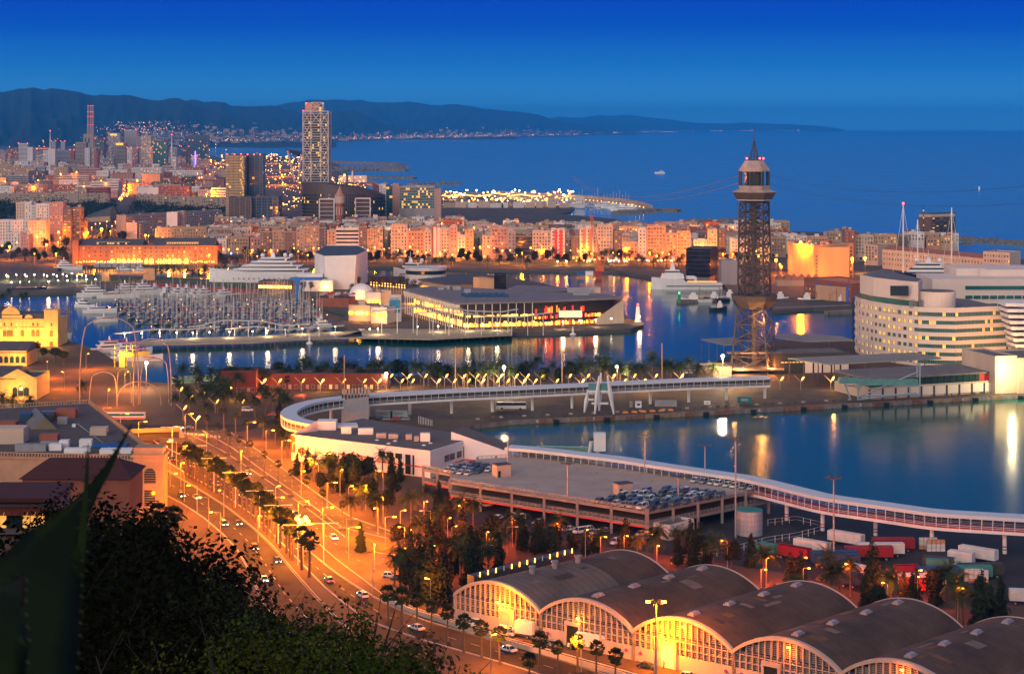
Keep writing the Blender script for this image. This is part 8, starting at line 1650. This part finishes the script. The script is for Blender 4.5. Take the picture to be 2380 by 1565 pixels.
def vlamp(x,y,z,i):
 p=W(x,y,2);e=empty('slanted_lamp',p,'promenade lamp with two slanted white arms and a glowing head, %s from the left' % ordn(i),'street lamp','slanted promenade lamps');mb=MB();mb.tube([(0,0,0),(0,0,4.2)],.13,6);part('post',mb,STEEL,e,world=0)
 mb=MB();mb.bar((.2,0,3.6),(-2.9,0,6.6),.16);part('long_arm',mb,WALLS[2],e,world=0);mb=MB();mb.bar((-.2,0,3.6),(1.9,0,5.8),.14);part('short_arm',mb,WALLS[2],e,world=0);mb=MB();mb.tube([(.5,-.2,4.4),(1.0,-.2,5.2),(1.5,-.2,5.9)],[.2,.36,.18],6);part('lamp_head',mb,BULB_A,e,world=0)
 if i % 3 == 0:lamp('lamp_light',e,(1.2,-1.2,5),4200,(1,.45,.08),.5)
for i,x in enumerate([610,632,646,665,700,722,745,775,795,820,843,866,878,905,930,947,955,985,1015,1033,1052,1075,1085,1105,1118,1122,1152,1160,1176,1196,1214,1222,1240,1256,1290,1320,1350,1362,1390,1422,1447,1470,1492,1520,1546,1580,1600,1660,1700,1812,1860,1930]):vlamp(x,(898 if i % 2 else 910) if x<1650 else 905,2,i)
for i,(x,y) in enumerate(((425,975),(440,950),(455,1000),(470,940),(500,960),(530,930),(560,960),(417,930))):vlamp(x,y,2,52+i)
# ---------------------------------------------------------------- road lamps
k=0
for (x,y,an,lit,h) in [(636,1225,0,1,9),(657,1290-30,0,1,9),(693,1190+45,0,1,9),(750,1250,0,1,9),(810,1300,0,1,9),(866,1380,0,0,9),(760,1180,0,1,8),(700,1120,0,1,8),(655,1075,0,1,8),(618,1050,0,1,8),(575,1030,0,1,8),(430,1015,0,1,9),(322,1035,0,1,9),(368,1098,0,1,9),(410,1085,pi,1,9),(428,1165,pi,1,9),(458,1195,pi,1,9),(485,1225,pi,1,9),(512,1262,pi,1,9),(395,1130,pi,1,9),(805,1270,0,0,8),(1000,1250,pi,0,8),(1178,1320-30,0,0,8),(895,1265,0,1,8),(1118,1395-60,0,0,8),(280,1015,0,1,9),(240,1000,0,0,9)]:
 street_lamp(W(x,y,2),h,2.4,an,(10000 if an else 24000) if lit else 0,SOD,'sodium arm lamp at the avenue, %s one' % ordn(k) if lit else 'unlit arm lamp post by the trees, %s one' % ordn(k),'arm lamps along the avenue',lit=lit);k += 1
for i,(x,y) in enumerate([(453,1110),(497,1142),(547,1178),(603,1225),(646,1262),(692,1312),(752,1308),(400,1062)]):street_lamp(W(x,y,2),11,3.0,.1,14000,SOD,'white T-shaped double arm lamp in the median, %s from the tunnel' % ORDS[i],'T-shaped median lamps',double=True,mat=UNLIT,post=WHITE,head=(1.6,.4,.15))
p=W(703,1312,2);e=empty('floodlight_column',p,'blazing yellow cluster of sodium floodlights on a tall column','floodlight');mb=MB();mb.tube([(0,0,0),(0,0,12)],.3,8);part('column',mb,M('lit_column',(.6,.4,.15),.6,0),e,world=0)  # yellow floodlight on the column is put into its colour
for i in range(6):mb=MB();a=i*pi/3;mb.ball((1.5*cos(a),1.0*sin(a),12+.8*(i % 2)),.6,8);part('floodlight',mb,BULB_S,e,world=0)
lamp('lamp_light',e,(0,0,13.5),45000,(1,.22,.003),1);lamp('column_light',e,(0,-2.2,10),4000,(1,.45,.08),.4)
for i,(x,y,pw) in enumerate(((420,1130,6e3),(520,1200,6e3),(600,1260,6e3),(870,1330,1.3e4),(1000,1420,1e4),(1180,1480,1e4),(940,1290,1.2e4),(1050,1290,1e4),(1290,1285,6e3),(640,1190,1.3e4),(560,1100,1.3e4),(150,905,2e4),(200,860,2e4),(110,880,2e4),(290,905,2e4),(250,950,1.6e4),(330,1090,1.0e4),(890,1150,3e3),(760,1110,1.0e4),(700,1060,1e4),(1140,1560,9e3),(1350,1560,9e3),(1520,1560,8e3),(1780,1365,5e3),(2070,1405,3e3),(2130,1400,4e3),(1860,1365,4e3),(1520,1305,4e3),(930,1345,6e3),(700,1150,1.3e4),(810,1190,1.0e4),(480,1060,1.2e4),(1080,1220,3e3),(930,1250,5e3),(985,1225,4e3),(1040,1270,4e3),(960,1300,5e3),(1130,1300,4e3),(1010,1340,5e3),(740,1135,6e3),(790,1150,6e3),(850,1185,6e3),(890,1215,5e3),(1190,1270,3e3),(1360,1300,1.5e3),(1450,1310,1.2e3),(1975,1385,1.5e3),(2225,1440,1.5e3),(680,1080,8e3),(1690,1325,1.2e3),(1768,1394,1.5e3),(2062,1432,1.6e3),(2132,1418,1.6e3),(1526,1334,1.6e3),(1866,1392,1.6e3),(1395,1314,1.4e3),(878,1242,6e3),(1072,1240,4e3),(700,1095,6e3))):  # lamps in grove and yard are added to light trees and ground
 street_lamp(W(x,y,2),8,1.2,R.uniform(0,6),pw*(1.5 if x<1190 else 3.0),(1,.10,.003) if x>900 and y<1420 else SOD,'slim sodium lamp, %s of those among trees and squares' % ordn(i),'slim sodium lamps',head=(.5,.3,.18))
def onroad(a,b,f,t,z=2.02):n=len(a)-1;i=min(int(t*n),n-1);u=t*n-i;p=a[i].lerp(a[i+1],u).lerp(b[i].lerp(b[i+1],u),f);q=a[i+1].lerp(b[i+1],f)-a[i].lerp(b[i],f);return Vector((p.x,p.y,z)),atan2(q.y,q.x)
for i,(rd,f,t,fl) in enumerate([(0,.25,.12,1),(0,.55,.2,1),(0,.3,.36,1),(0,.7,.42,1),(0,.5,.55,1),(0,.8,.66,1),(0,.25,.7,1),(1,.3,.08,0),(1,.6,.15,0),(1,.35,.24,0),(1,.7,.33,0),(1,.4,.42,0),(1,.6,.56,0),(1,.35,.66,0),(1,.7,.72,0),(1,.4,.82,0),(1,.65,.9,0),(2,.3,.62,1),(2,.6,.8,1),(2,.5,.35,1)]):
 a,b=((ea,eb),(ba,bb),(ca_,cb_))[rd];p,an=onroad(a,b,f,t);car(p,an+(0 if fl else pi)+(pi if False else 0),R.choice(['hatch','sedan','wagon']),R.choice([0,1,3,2]),'car with lights on driving on the %s, %s in traffic' % (('expressway','road with red tail lights','avenue')[rd],ordn(i)),'driving cars',lit=True,name='driving_car')
for i,(x,y,c,lb) in enumerate(((410,998,0,'white car on the cross street, lit front'),(437,996,3,'dark car behind the white one on the cross street'),(575,955,0,'white van parked by the square kiosk'),(632,965,4,'red car at the right of the square kiosk'),(680,1016-50,3,'dark car at the edge of the palm group'),(74,960-1,0,'white car in front of the arched gable hall'),(905,1340,0,'white car parked below the lit palm'),(922,1345,2,'grey car beside the white one below the lit palm'),(1622,862,0,'white estate car on the pier near the white floodlight'),(1598,868,0,'white van on the pier, left of the floodlight'),(240,968,3,'dark car with tail lights by the gallery roof'))):car(W(x,y,2.02),pi if i % 2 else 0,'hatch' if 'van' not in lb else 'van',c,lb,None,lit=i in (0,1,10))
# ---------------------------------------------------------------- arch sculpture
SIL=M('arch_steel',(.28,.24,.22),.4,.1,.3,metal=.3)
es=empty('arch_sculpture',W(290,945,2),'sculpture of six thin silver steel arches crossing each other on the square','sculpture');Ya=YA(940)
for (xl,xr,yt,dy) in ((185,322,737,0),(310,398,787,-4),(326,392,832,3),(208,272,863.6,-6),(272,305,857,5),(272,374,886,-2)):
 a,b=XA(xl,Ya+dy),XA(xr,Ya+dy);zt=ZA(yt,Ya+dy)-2;mb=MB();n=22;c=(a+b)/2;r=(b-a)/2;pts=[]
 for i in range(n+1):t=pi*i/n;pts.append((c-r*cos(t)*(1+.12*sin(t)),Ya+dy,2+(zt-r)*min(1,sin(t)*1.6)+r*sin(t) if zt>r else 2+zt*sin(t)))
 mb.tube(pts,.27 if xr-xl>80 else .24,8);part('arch',mb,SIL,es)
# ---------------------------------------------------------------- yellow palace and halls at the left
YEL=M('palace_yellow',(.55,.36,.13),.85,.15,.3);Y=1012;e=empty('yellow_palace',(XA(60,Y),Y,2),'ornate yellow floodlit harbour palace with arched loggias and corner domes','palace');q0,q1=Vector((XA(-70,Y),Y,0)),Vector((XA(136,Y),Y,0));zt=17
mb=MB();mb.box(((q0.x+q1.x)/2,Y+10,9.5),(q1.x-q0.x,20,15));mb.box((XA(120,Y),Y+2,12),(7.5,7,20));mb.box((XA(28,Y),Y+.8,10.5),(11,2,17));part('wall',mb,YEL,e)
mb=MB();mb.box(((q0.x+q1.x)/2,Y+10,18),(q1.x-q0.x-6,16,3),0,0,.8);part('roof',mb,M('slate_roof'),e)
for x,r in ((25,5),(67,2.2),(112,2.2),(128,2.2)):mb=MB();X=XA(x,Y);mb.loft([[(X+r*cos(t),yy,(19.5 if x in (25,) else 20 if x>100 else 17.5)+r*.8*sin(t)) for t in [pi*j/8 for j in range(9)]] for yy in (Y-.6,Y+1)]);mb.ball((X,Y,24 if x == 25 else 22),.7,6);part('gable',mb,YEL,e)
for i,x in enumerate((2,11,20,27,40,52,77,88,101,121)):
 for (z,h,nm) in ((9.2,3.6,'loggia_arch'),(14,1.8,'window'),(3.6,3.0,'ground_arch')):
  if nm == 'window' and i % 3 == 2:continue
  mb=MB();X=XA(x,Y);r=.95 if nm != 'window' else .5;yy=Y-(.35 if x not in (20,27,40) else .5)-(1.4 if x == 121 else 0);pts=[(X-r,yy,z-h/2),(X+r,yy,z-h/2)]+[(X+r*cos(t*pi/5),yy,z+h/2-r+r*sin(t*pi/5)) for t in range(6)];mb.add(pts,[tuple(range(8))]);part(nm,mb,M('palace_recess',(.14,.08,.03),.8,.2) if i % 4 else LITY,e)
for z in (6.2,12.2,16.8):mb=MB();mb.box(((q0.x+q1.x)/2,Y-.3,z),(q1.x-q0.x+.6,.7,.4));part('cornice',mb,YEL,e)
for x,pw in ((0,1.5e4),(40,1.5e4),(70,1.5e4),(100,1.5e4),(130,1.2e4)):lamp('floodlight_glow',e,rel(e,(XA(x,Y),Y-8,7)),pw*.5,(1,.52,.06),.5)
for i,(x,y) in enumerate(((17,806),(43,806),(66,808),(105,796))):mb=MB();p=W(x,815,2);mb.ball((XA(x,Y-.8),Y-.9,12),.35,6);part('lamp',mb,BULB_A,e)
for (x0,x1,yt,yb,lab,arch) in ((-60,62,815,850,'low yellow wing with round-headed windows and a dark slate roof at the left edge',5),(-60,86,876,928,'old yellow gabled hall with a three-part arched window',3)):
 Y=YA(yb);e,q=block('harbour_hall',(XA(x0,Y),Y),(XA(x1,Y),Y),22,2,ZA(yt+4,Y),YEL,lab,cat='hall',clutter=0,roof=M('slate_roof'));zt=ZA(yt+4,Y);mb=MB();mb.loft([[(x,Y+yy,zt+zz_) for yy,zz_ in ((-.8,0),(11,4.5),(22.8,0))] for x in (q[0].x,q[1].x-(0 if arch == 5 else 9))]);part('pitched_roof',mb,M('slate_roof'),e)
 if arch == 3:mb=MB();X1,X0=q[1].x,q[1].x-17;mb.add([(X0,Y-.3,zt),(X1,Y-.3,zt),((X0+X1)/2,Y-.3,zt+4.5)],[(0,1,2)]);part('gable',mb,YEL,e)
 for i in range(arch):
  mb=MB();X=XA((2+i*13) if arch == 5 else (35+i*13),Y);r=1.0 if arch == 5 else 1.1;h=3.4 if arch == 5 else (4.6 if i == 1 else 3.9);yy=Y-.35;pts=[(X-r,yy,3.6),(X+r,yy,3.6)]+[(X+r*cos(t*pi/5),yy,3.6+h-r+r*sin(t*pi/5)) for t in range(6)];mb.add(pts,[tuple(range(8))]);part('arched_window',mb,GLASSD,e)
 lamp('wall_light',e,rel(e,(XA(40,Y),Y-7,6)),9000,(1,.5,.08),.5)
for i,(x,y,s) in enumerate(((80,838,1.2),(100,845,1.0),(128,848,1.1),(145,852,1.0),(150,850,.9))):tree('pine',W(x,y,2),s*.85,'umbrella pine on the orange square before the palace, %s from the left' % ORDS[i],'tree','umbrella pines')
for i,(x,y,s) in enumerate(((192,928,.9),(72,985,1.0),(70,962,.9),(5,960,1.0),(30,960,.9),(505,960,1.2),(20,700,1),(50,712,1),(60,706,.9),(5,712,1))):tree('palm',W(x,y,2),s,'palm at the far left by the old halls, %s of them' % ORDS[i],'palm','palms by the old halls')
mb=MB();e=empty('passenger_gantry',W(285,852,2),'yellow lit steel boarding gantry between ferries and square','gantry');mb.box((0,0,4),(3,3,8));mb.box((6,3,6),(14,2.4,2.4),.5);[mb.bar((x,0,0),(x,0,11),.4) for x in (-4,2,5)];part('frame',mb,M('gantry_yellow',(.6,.42,.1),.6,.1),e,world=0);lamp('gantry_light',e,(2,-5,8),9000,(1,.6,.08),.5)
e=empty('city_bus',W(292,975,2),'long city bus with a teal stripe crossing the square','bus');mb=MB();mb.box((0,0,1.8),(16,2.5,2.6));part('body',mb,CB['w'],e,world=0);mb=MB();mb.box((0,-.03,2.3),(15.6,2.52,.9));part('windows',mb,GLASST,e,world=0);mb=MB();mb.box((0,-1.3,.9),(15.8,.06,.5));part('red_stripe',mb,REDP,e,world=0)
e=empty('tunnel_portal',W(352,1040,2),'tunnel mouth with a pale parapet where the red-lit road dives under the crossing','tunnel');a,b=W(300,1026,2),W(418,1022,2);mb=MB();mb.wall(a,b,5.4,6.9,1.2);mb.wall(b,W(428,1046,2),2,6.6,.6);mb.wall(a,W(318,1046,2),2,6.6,.6);part('parapet',mb,WALLS[1],e);mb=MB();mb.wall(a+Vector((0,1.2,0)),b+Vector((0,1.2,0)),2,5.4,.3);part('dark_opening',mb,DARKST,e);lamp('tunnel_light',e,rel(e,(W(360,1046,2).x,W(360,1046,2).y,5)),3000,(1,.12,.02),.4)
e=empty('sign_gantry',W(404,1062,2),'dark steel sign gantry with a small lit symbol over the road','sign gantry');mb=MB();[mb.bar((x,0,0),(x,0,7),.5) for x in (-5,5)];mb.box((0,0,6.2),(10.5,.6,1.8));part('frame',mb,DARKST,e,world=0);mb=MB();mb.box((-1,-.4,6.2),(1.6,.1,1.2));part('screen',mb,M('sign_glow',(.5,.3,.3),.5,0,emit=(1,.5,.4),es=.8),e,world=0)
# ---------------------------------------------------------------- roof-terraced building at the left
zr=19;e=empty('stone_palace_block',W(280,1150,2),'big tan stone building with a machine-covered roof terrace behind balustrades','building');RP=[W(-40,1050,zr),W(376,1056,zr),W(205,930,zr),(W(-60,948,zr))]
STN=M('tan_stone',(.36,.23,.14),.85,.15,.3);RP=[Vector((XA(-60,588),588,zr)),Vector((XA(376,580),580,zr)),W(206,930,zr),W(-80,946,zr)];mb=MB();mb.prism([p[:2] for p in RP],2,zr-1);part('wall',mb,STN,e);c=sum(RP,Vector())/4;mb=MB();mb.prism([(c+(p-c)*.97)[:2] for p in RP],zr-1,zr-.9);part('roof',mb,M('roof_dark_brown',(.085,.065,.06),.9,.2,.3),e)
for i,(a,b) in enumerate(((0,1),(1,2),(2,3))):
 a,b=RP[a],RP[b];u=(b-a).normalized();mb=MB();mb.wall(a,b,zr-1.6,zr-.9,.9);mb.wall(a,b,zr+.1,zr+.4,.5);part('cornice',mb,STN,e);n=int((b-a).length/1.0);mb=MB()
 for k in range(n):p=a.lerp(b,k/n);mb.box((p.x,p.y,zr-.35),(.4,.3,.95),atan2(u.y,u.x))
 part('baluster',mb,STN,e,kind='stuff')
mb=MB();p=RP[1];mb.box((p.x-4,p.y+2,11.2),(9.5,7,18.4));mb.box((p.x-4,p.y+2,19.6),(10.5,8,.8));mb.box((p.x-4,p.y+2,21),(9.2,6.8,2.2));part('corner_pavilion',mb,STN,e)
mb=MB();X=p.x-3.4;yy=p.y-1.7;mb.add([(X-1.8,yy,11),(X+1.8,yy,11)]+[(X+1.8*cos(t*pi/6),yy,14+1.8*sin(t*pi/6)) for t in range(7)],[tuple(range(9))]);part('arched_window',mb,GLASSD,e);mb=MB();mb.box((X,yy,6.5),(3.4,.1,5));part('window',mb,GLASSD,e);mb=MB();[mb.box((p.x-4,yy-.05,3+i*.75),(9.5,.12,.1)) for i in range(20)];part('stone_course',mb,STN,e,kind='stuff')
for i,(x,y,w_,d_,h,m_) in enumerate([(95,972,9,6,3,'d'),(112,965,5,4,2.4,'s'),(60,975,4,2.5,3.2,'g'),(146,978,3.4,2.4,2.4,'s'),(230,1003,5.5,4,2.6,'c'),(155,962,7,5,3,'r'),(90,1040,5,3,2.2,'s'),(55,1040,5,3,2.2,'s'),(130,1038,4,3,2,'w'),(180,1045,8,3,1.6,'w'),(200,1030,4,3,2.4,'w'),(245,1030,14,7,.5,'g'),(150,1032,3,3,2.4,'w'),(25,1020,10,8,5,'c'),(115,1015,6,4,2,'r'),(270,1045,10,4,1.4,'w'),(265,1062-20,4,2,1.2,'s'),(172,985,1.2,1.2,1,'w'),(20,985,6,5,2,'r'),(120,1028,7,2,1.4,'s')]):p=W(x,y,zr);mb=MB();mb.box((p.x,p.y,zr-.9+h/2),(w_,d_,h),.05);part('roof_machine' if m_ in 'swd' else 'roof_hut',mb,{'d':DARKST,'s':STEEL,'g':GLASSB,'c':WALLS[2],'r':WALLS[7],'w':WHITE}[m_],e)
p,q=W(75,985,zr),W(118,1000,zr);mb=MB();mb.loft([[(x-4.5,y,zr-.8),(x,y+.2,zr+3.4),(x+4.5,y+.4,zr-.8)] for x,y in ((p.x-3,p.y+16),(p.x+6,p.y-7))]);part('gabled_skylight',mb,M('skylight_bronze',(.16,.13,.08),.4,.15,.6),e)
mb=MB();[mb.tube([tuple(W(285-0*i,0+1056+i,zr))[:2]+(zr-.6,),tuple(W(178+i,980,zr))[:2]+(zr-.6,)],.15,5) for i in range(0,6,2)];part('pipe',mb,STEEL,e)
lamp('facade_light',e,rel(e,(XA(392,572),572,8)),4500,SOD,.5);lamp('facade_light',e,rel(e,(XA(330,570),568,6)),3500,SOD,.5)
# ---------------------------------------------------------------- wooded hillside in front of and behind the camera
mb=MB();G=[];nx,ny=60,60
def hz_(x,y):
 t=max(0,min(1,(y-4)/330));z=121-3*t-117*t ** .78
 lim=118-y*.3
 return z
for j in range(ny+1):
 for i in range(nx+1):
  x=-420+560*i/nx;y=-260+590*j/ny
  u=x/max(y,40)*F/1.0+CX
  if y<4:z=119.0+min(1,(4-y)/200)*75+3*noise.noise(Vector((x*.02,y*.02,0)))
  else:
   z=max(-6,119.0-(y-4)*.385+2.5*noise.noise(Vector((x*.02,y*.02,3))))
   side=max(0,(x+5)/40.0);z -= side*9*min(1,y/30)
  G.append((x,y,min(z,121.2 if -6<x<6 and -6<y<4 else 300)))
  if abs(x)<10 and -14<y<8:G[-1]=(x,y,120.5)
mb.add(G,[(j*(nx+1)+i,j*(nx+1)+i+1,(j+1)*(nx+1)+i+1,(j+1)*(nx+1)+i) for j in range(ny) for i in range(nx)])
hs_=part('hillside',mb,SOIL);hs_['kind']='structure'
hb=BVHTree.FromPolygons([v.co[:] for v in hs_.data.vertices],[p.vertices[:] for p in hs_.data.polygons])
def ground(x,y):
 h=hb.ray_cast(Vector((x,y,400)),Vector((0,0,-1)));return h[0].z if h[0] else 2
def crown_at(px,py,Y,rad,hgt,n,size,mt,lab,nm='shrub',cat='shrub',seed=1,grp=None,stem=True,shape=None):
 """a plant whose crown top meets the bearing at distance Y,standing on the slope"""
 X=XA(px,Y);zt=ZA(py,Y);g=max(min(ground(X,Y),zt-hgt),-3) ;r=random.Random(seed)
 e=empty(nm,(X,Y,g),lab,cat,grp);h=zt-g;bl=[]
 for k in range(18):
  a=r.uniform(0,6.28);q=rad*r.random() ** .5;t=1-(q/rad) ** 2*.6;bl.append(((q*cos(a),q*sin(a),h-hgt+hgt*t*r.uniform(.45,.85)),[rad*r.uniform(.25,.42)]*2+[hgt*r.uniform(.15,.24)]))
 part('crown',leaf_cloud(bl,n,size,seed),mt,e,world=0)
 mb=MB();mb.tube([(0,0,0),(r.uniform(-.3,.3),0,max(.3,h-hgt*.6)),(0,0,h-hgt*.3)],[.02*h+.03,.012*h+.02,.01],6)
 for k in range(6):a=k*1.05;mb.tube([(0,0,h-hgt*.8),(rad*.5*cos(a),rad*.5*sin(a),h-hgt*.4),(rad*.8*cos(a),rad*.8*sin(a),h-hgt*.2)],[.03,.015,.005],4)
 part('trunk',mb,M('dark_bark',(.02,.014,.01),.95,.2),e,world=0);return e
LG=M('shrub_green',(.028,.050,.006),.9,.8,1.2,spec=.05);LG2=M('shrub_olive',(.040,.046,.006),.9,.8,1.2,spec=.05)
for i,(px,py,Y,rad,h,n,s,mt,lab) in enumerate([
 (700,1305,32,2.2,4.5,3800,.13,LG,'large green shrub in the middle of the foreground, below the floodlight column'),(560,1370,24,1.7,3.4,3200,.10,LG2,'olive green shrub left of the large middle one'),(820,1345,30,1.4,4.0,2400,.13,LG,'green shrub reaching up to the red road bend'),(840,1300,42,.9,5,1300,.16,LG,'tall thin dark shrub on the left of the lower road'),
 (620,1310,40,1.6,4.5,2400,.16,LEAFD,'dark shrub top just under the expressway'),(470,1440,18,1.6,2.8,2600,.09,LG2,'leafy shrub at the bottom, left of the middle'),(720,1440,20,1.9,3.0,3600,.09,LG,'leafy shrub at the bottom in the middle'),(890,1480,24,1.3,2.8,2200,.10,LG,'green shrub at the bottom edge beneath the fan palms'),(1000,1500,26,.9,2.4,1400,.10,LG2,'rightmost foreground shrub below the lower road'),
 (940,1450,55,3,5,1600,.3,LEAFB,'reddish lit bush under the lower road'),(1070,1530,30,.8,2,900,.12,LG,'small green sprig at the bottom right of the bushes'),(560,1295,70,2.6,6,1500,.3,LEAFD,'rounded dark treetop beside the curved ramp'),(500,1290,75,2.4,6,1300,.3,LEAFD,'dark treetop below the ramp, left'),(420,1330,60,3.2,8,1700,.3,LEAFD,'wide dark treetop over the ramp shade')]):
 crown_at(px,py,Y,rad*1.1,h,int(n*2.2),s*.6,mt,lab,seed=20+i,grp='foreground shrubs on the slope')
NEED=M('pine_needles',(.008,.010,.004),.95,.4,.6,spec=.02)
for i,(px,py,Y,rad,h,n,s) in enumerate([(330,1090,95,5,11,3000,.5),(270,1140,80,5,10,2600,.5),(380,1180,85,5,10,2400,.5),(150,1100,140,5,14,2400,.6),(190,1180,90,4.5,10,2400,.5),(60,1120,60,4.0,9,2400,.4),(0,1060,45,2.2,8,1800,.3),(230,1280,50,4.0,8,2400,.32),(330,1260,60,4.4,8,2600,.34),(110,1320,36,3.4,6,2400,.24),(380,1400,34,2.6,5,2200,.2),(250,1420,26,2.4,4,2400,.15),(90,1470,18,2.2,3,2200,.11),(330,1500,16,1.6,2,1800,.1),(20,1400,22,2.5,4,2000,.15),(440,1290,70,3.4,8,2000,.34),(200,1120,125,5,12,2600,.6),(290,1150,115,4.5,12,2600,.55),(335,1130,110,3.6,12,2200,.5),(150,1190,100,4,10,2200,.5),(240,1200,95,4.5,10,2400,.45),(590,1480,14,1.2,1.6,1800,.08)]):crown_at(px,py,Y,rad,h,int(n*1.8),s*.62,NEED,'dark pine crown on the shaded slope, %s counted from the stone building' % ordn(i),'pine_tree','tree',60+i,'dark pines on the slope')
for i,(x,y,Y) in enumerate(((265,1082,430),(370,1165,440),(405,1172,450),(392,1185,430))):X=XA(x,Y);zt=ZA(y,Y);tree('fan',(X,Y,zt-9.6),(1.1,1.1,1.0),'dark fan palm on the slope by the stone building, %s from the left' % ORDS[i],'palm','palms on the slope')
e=empty('red_roofed_house',(XA(170,330),330,ZA(1175,330)),'old house with a dark red hipped roof below the stone building','house');b=e.location.z;mb=MB();mb.box((0,8,1),(XA(290,330)-XA(40,330),12,7));part('wall',mb,WALLS[7],e,world=0);mb=MB();hw=(XA(290,330)-XA(40,330))/2+.6;mb.add([(-hw,1.4,4.5),(hw,1.4,4.5),(hw,14.6,4.5),(-hw,14.6,4.5),(-hw+4,8,7.2),(hw-4,8,7.2)],[(0,1,5,4),(1,2,5),(2,3,4,5),(3,0,4)]);part('roof',mb,M('dark_red_roof',(.055,.012,.01),.9,.2,.5),e,world=0)
Y=230;e=empty('terrace_restaurant',(XA(50,Y),Y,ZA(1250,Y)),'house on a tall stone wall with orange lit windows under awnings','house');w2=XA(123,Y)-XA(-40,Y);X0=XA(41,Y)-XA(50,Y);mb=MB();mb.box((X0,5,2.5),(w2,9,4.2));part('wall',mb,WALLS[9],e,world=0);mb=MB();mb.box((X0,4.5,-9),(w2,10,18));part('stone_base',mb,M('rough_stone',(.10,.07,.055),.95,.35,.6,bump=.6),e,world=0);mb=MB();mb.box((X0,4.4,4.9),(w2+.8,10.4,.5));part('roof',mb,M('dark_red_roof'),e,world=0)
for i in range(9):mb=MB();mb.box((X0-w2/2+(i+.5)*w2/9,.35,2.2),(w2/11,.2,1.9));part('window',mb,LIT if i in (2,5,6,7) else GLASSD,e,world=0);mb=MB();x=X0-w2/2+(i+.5)*w2/9;mb.add([(x-w2/19,.2,3.9),(x+w2/19,.2,3.9),(x+w2/19,-1.3,3.1),(x-w2/19,-1.3,3.1)],[(0,1,2,3),(3,2,1,0)]);part('awning',mb,M('red_awning',(.2,.05,.03),.8,.1),e,world=0)
def agave(pts,wds,Y0,lab,mat):
 e=empty('agave_leaf',(XA(pts[0][0],Y0),Y0,ZA(pts[0][1],Y0)),lab,'agave');b=e.location;rings=[]
 for i,((x,y),w_) in enumerate(zip(pts,wds)):
  Yi=Y0+.25*i;c=Vector((XA(x,Yi),Yi,ZA(y,Yi)));nx_=pts[min(i+1,len(pts)-1)];pv=pts[max(i-1,0)];d=Vector((nx_[0]-pv[0],0,-(nx_[1]-pv[1]))).normalized();s=Vector((d.z,0,-d.x))*(w_*Yi/F/2);t=Vector((0,1,0))*w_*Yi/F*.18
  rings.append([c-s,c-s*.5+t,c+t*1.6,c+s*.5+t,c+s,c+s*.5+t*.4,c+t*.7,c-s*.5+t*.4])
 mb=MB();mb.loft(rings);part('blade',mb,mat,e,smooth=True)
 mb=MB()
 for i in range(len(rings)-1):
  for f in (.2,.5,.8):
   for k in (0,4):p=Vector(rings[i][k]).lerp(Vector(rings[i+1][k]),f);o=(Vector(rings[i][k])-Vector(rings[i][2])).normalized()*.012;mb.tube([p,p+o*.8],[.003,.0006],4)
 part('thorn',mb,M('thorn',(.012,.008,.005),.6,0),e,kind='stuff');return e
AG=M('agave_green',(.012,.022,.006),.9,.35,2.5,spec=.05)
agave([(0,1740),(25,1580),(52,1460),(82,1360),(122,1280),(165,1215),(212,1145),(252,1085),(276,1040),(307,985)],[330,300,270,225,150,75,32,17,9,2],3.2,'huge dark green agave leaf blade rising at the left of the foreground',AG)
agave([(150,1760),(160,1560),(176,1400),(192,1250),(200,1140),(205,1030)],[60,46,34,22,12,2],3.6,'narrow agave leaf edge right of the huge blade',AG)
agave([(-60,1640),(-10,1480),(20,1390),(60,1330)],[220,160,80,4],2.9,'agave leaf cut by the left bottom corner',AG)
mb=MB();r=random.Random(5);bl=[]
for i in range(420):
 Y=10+190*r.random() ** 1.2;px=r.uniform(-250,980);X=XA(px,Y);g=ground(X,Y);q=.5+Y*.018
 if ZA(0,Y) and (H-(g+q*1.6))/Y*F+EYE<(1330 if px>480 else 1240):continue
 bl.append(((X,Y,g+q*.4),[q,q,q*.7]))
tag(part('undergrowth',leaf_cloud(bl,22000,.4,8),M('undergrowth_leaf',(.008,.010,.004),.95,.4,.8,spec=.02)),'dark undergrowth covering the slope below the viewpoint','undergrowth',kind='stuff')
# ---------------------------------------------------------------- air
if HAZE:
 mb=MB();mb.box((2000,20250,239),(21800,41500,480))
 hz=bpy.data.materials.new('air');hz.use_nodes=True;t=hz.node_tree;t.nodes.clear()
 o_=t.nodes.new('ShaderNodeOutputMaterial');v_=t.nodes.new('ShaderNodeVolumePrincipled')
 v_.inputs['Color'].default_value=(.03,.40,1.0,1);v_.inputs['Density'].default_value=HAZE;v_.inputs['Anisotropy'].default_value=0.1
 t.links.new(v_.outputs[0],o_.inputs['Volume'])
 h_=part('haze',mb,hz);h_['kind']='stuff'
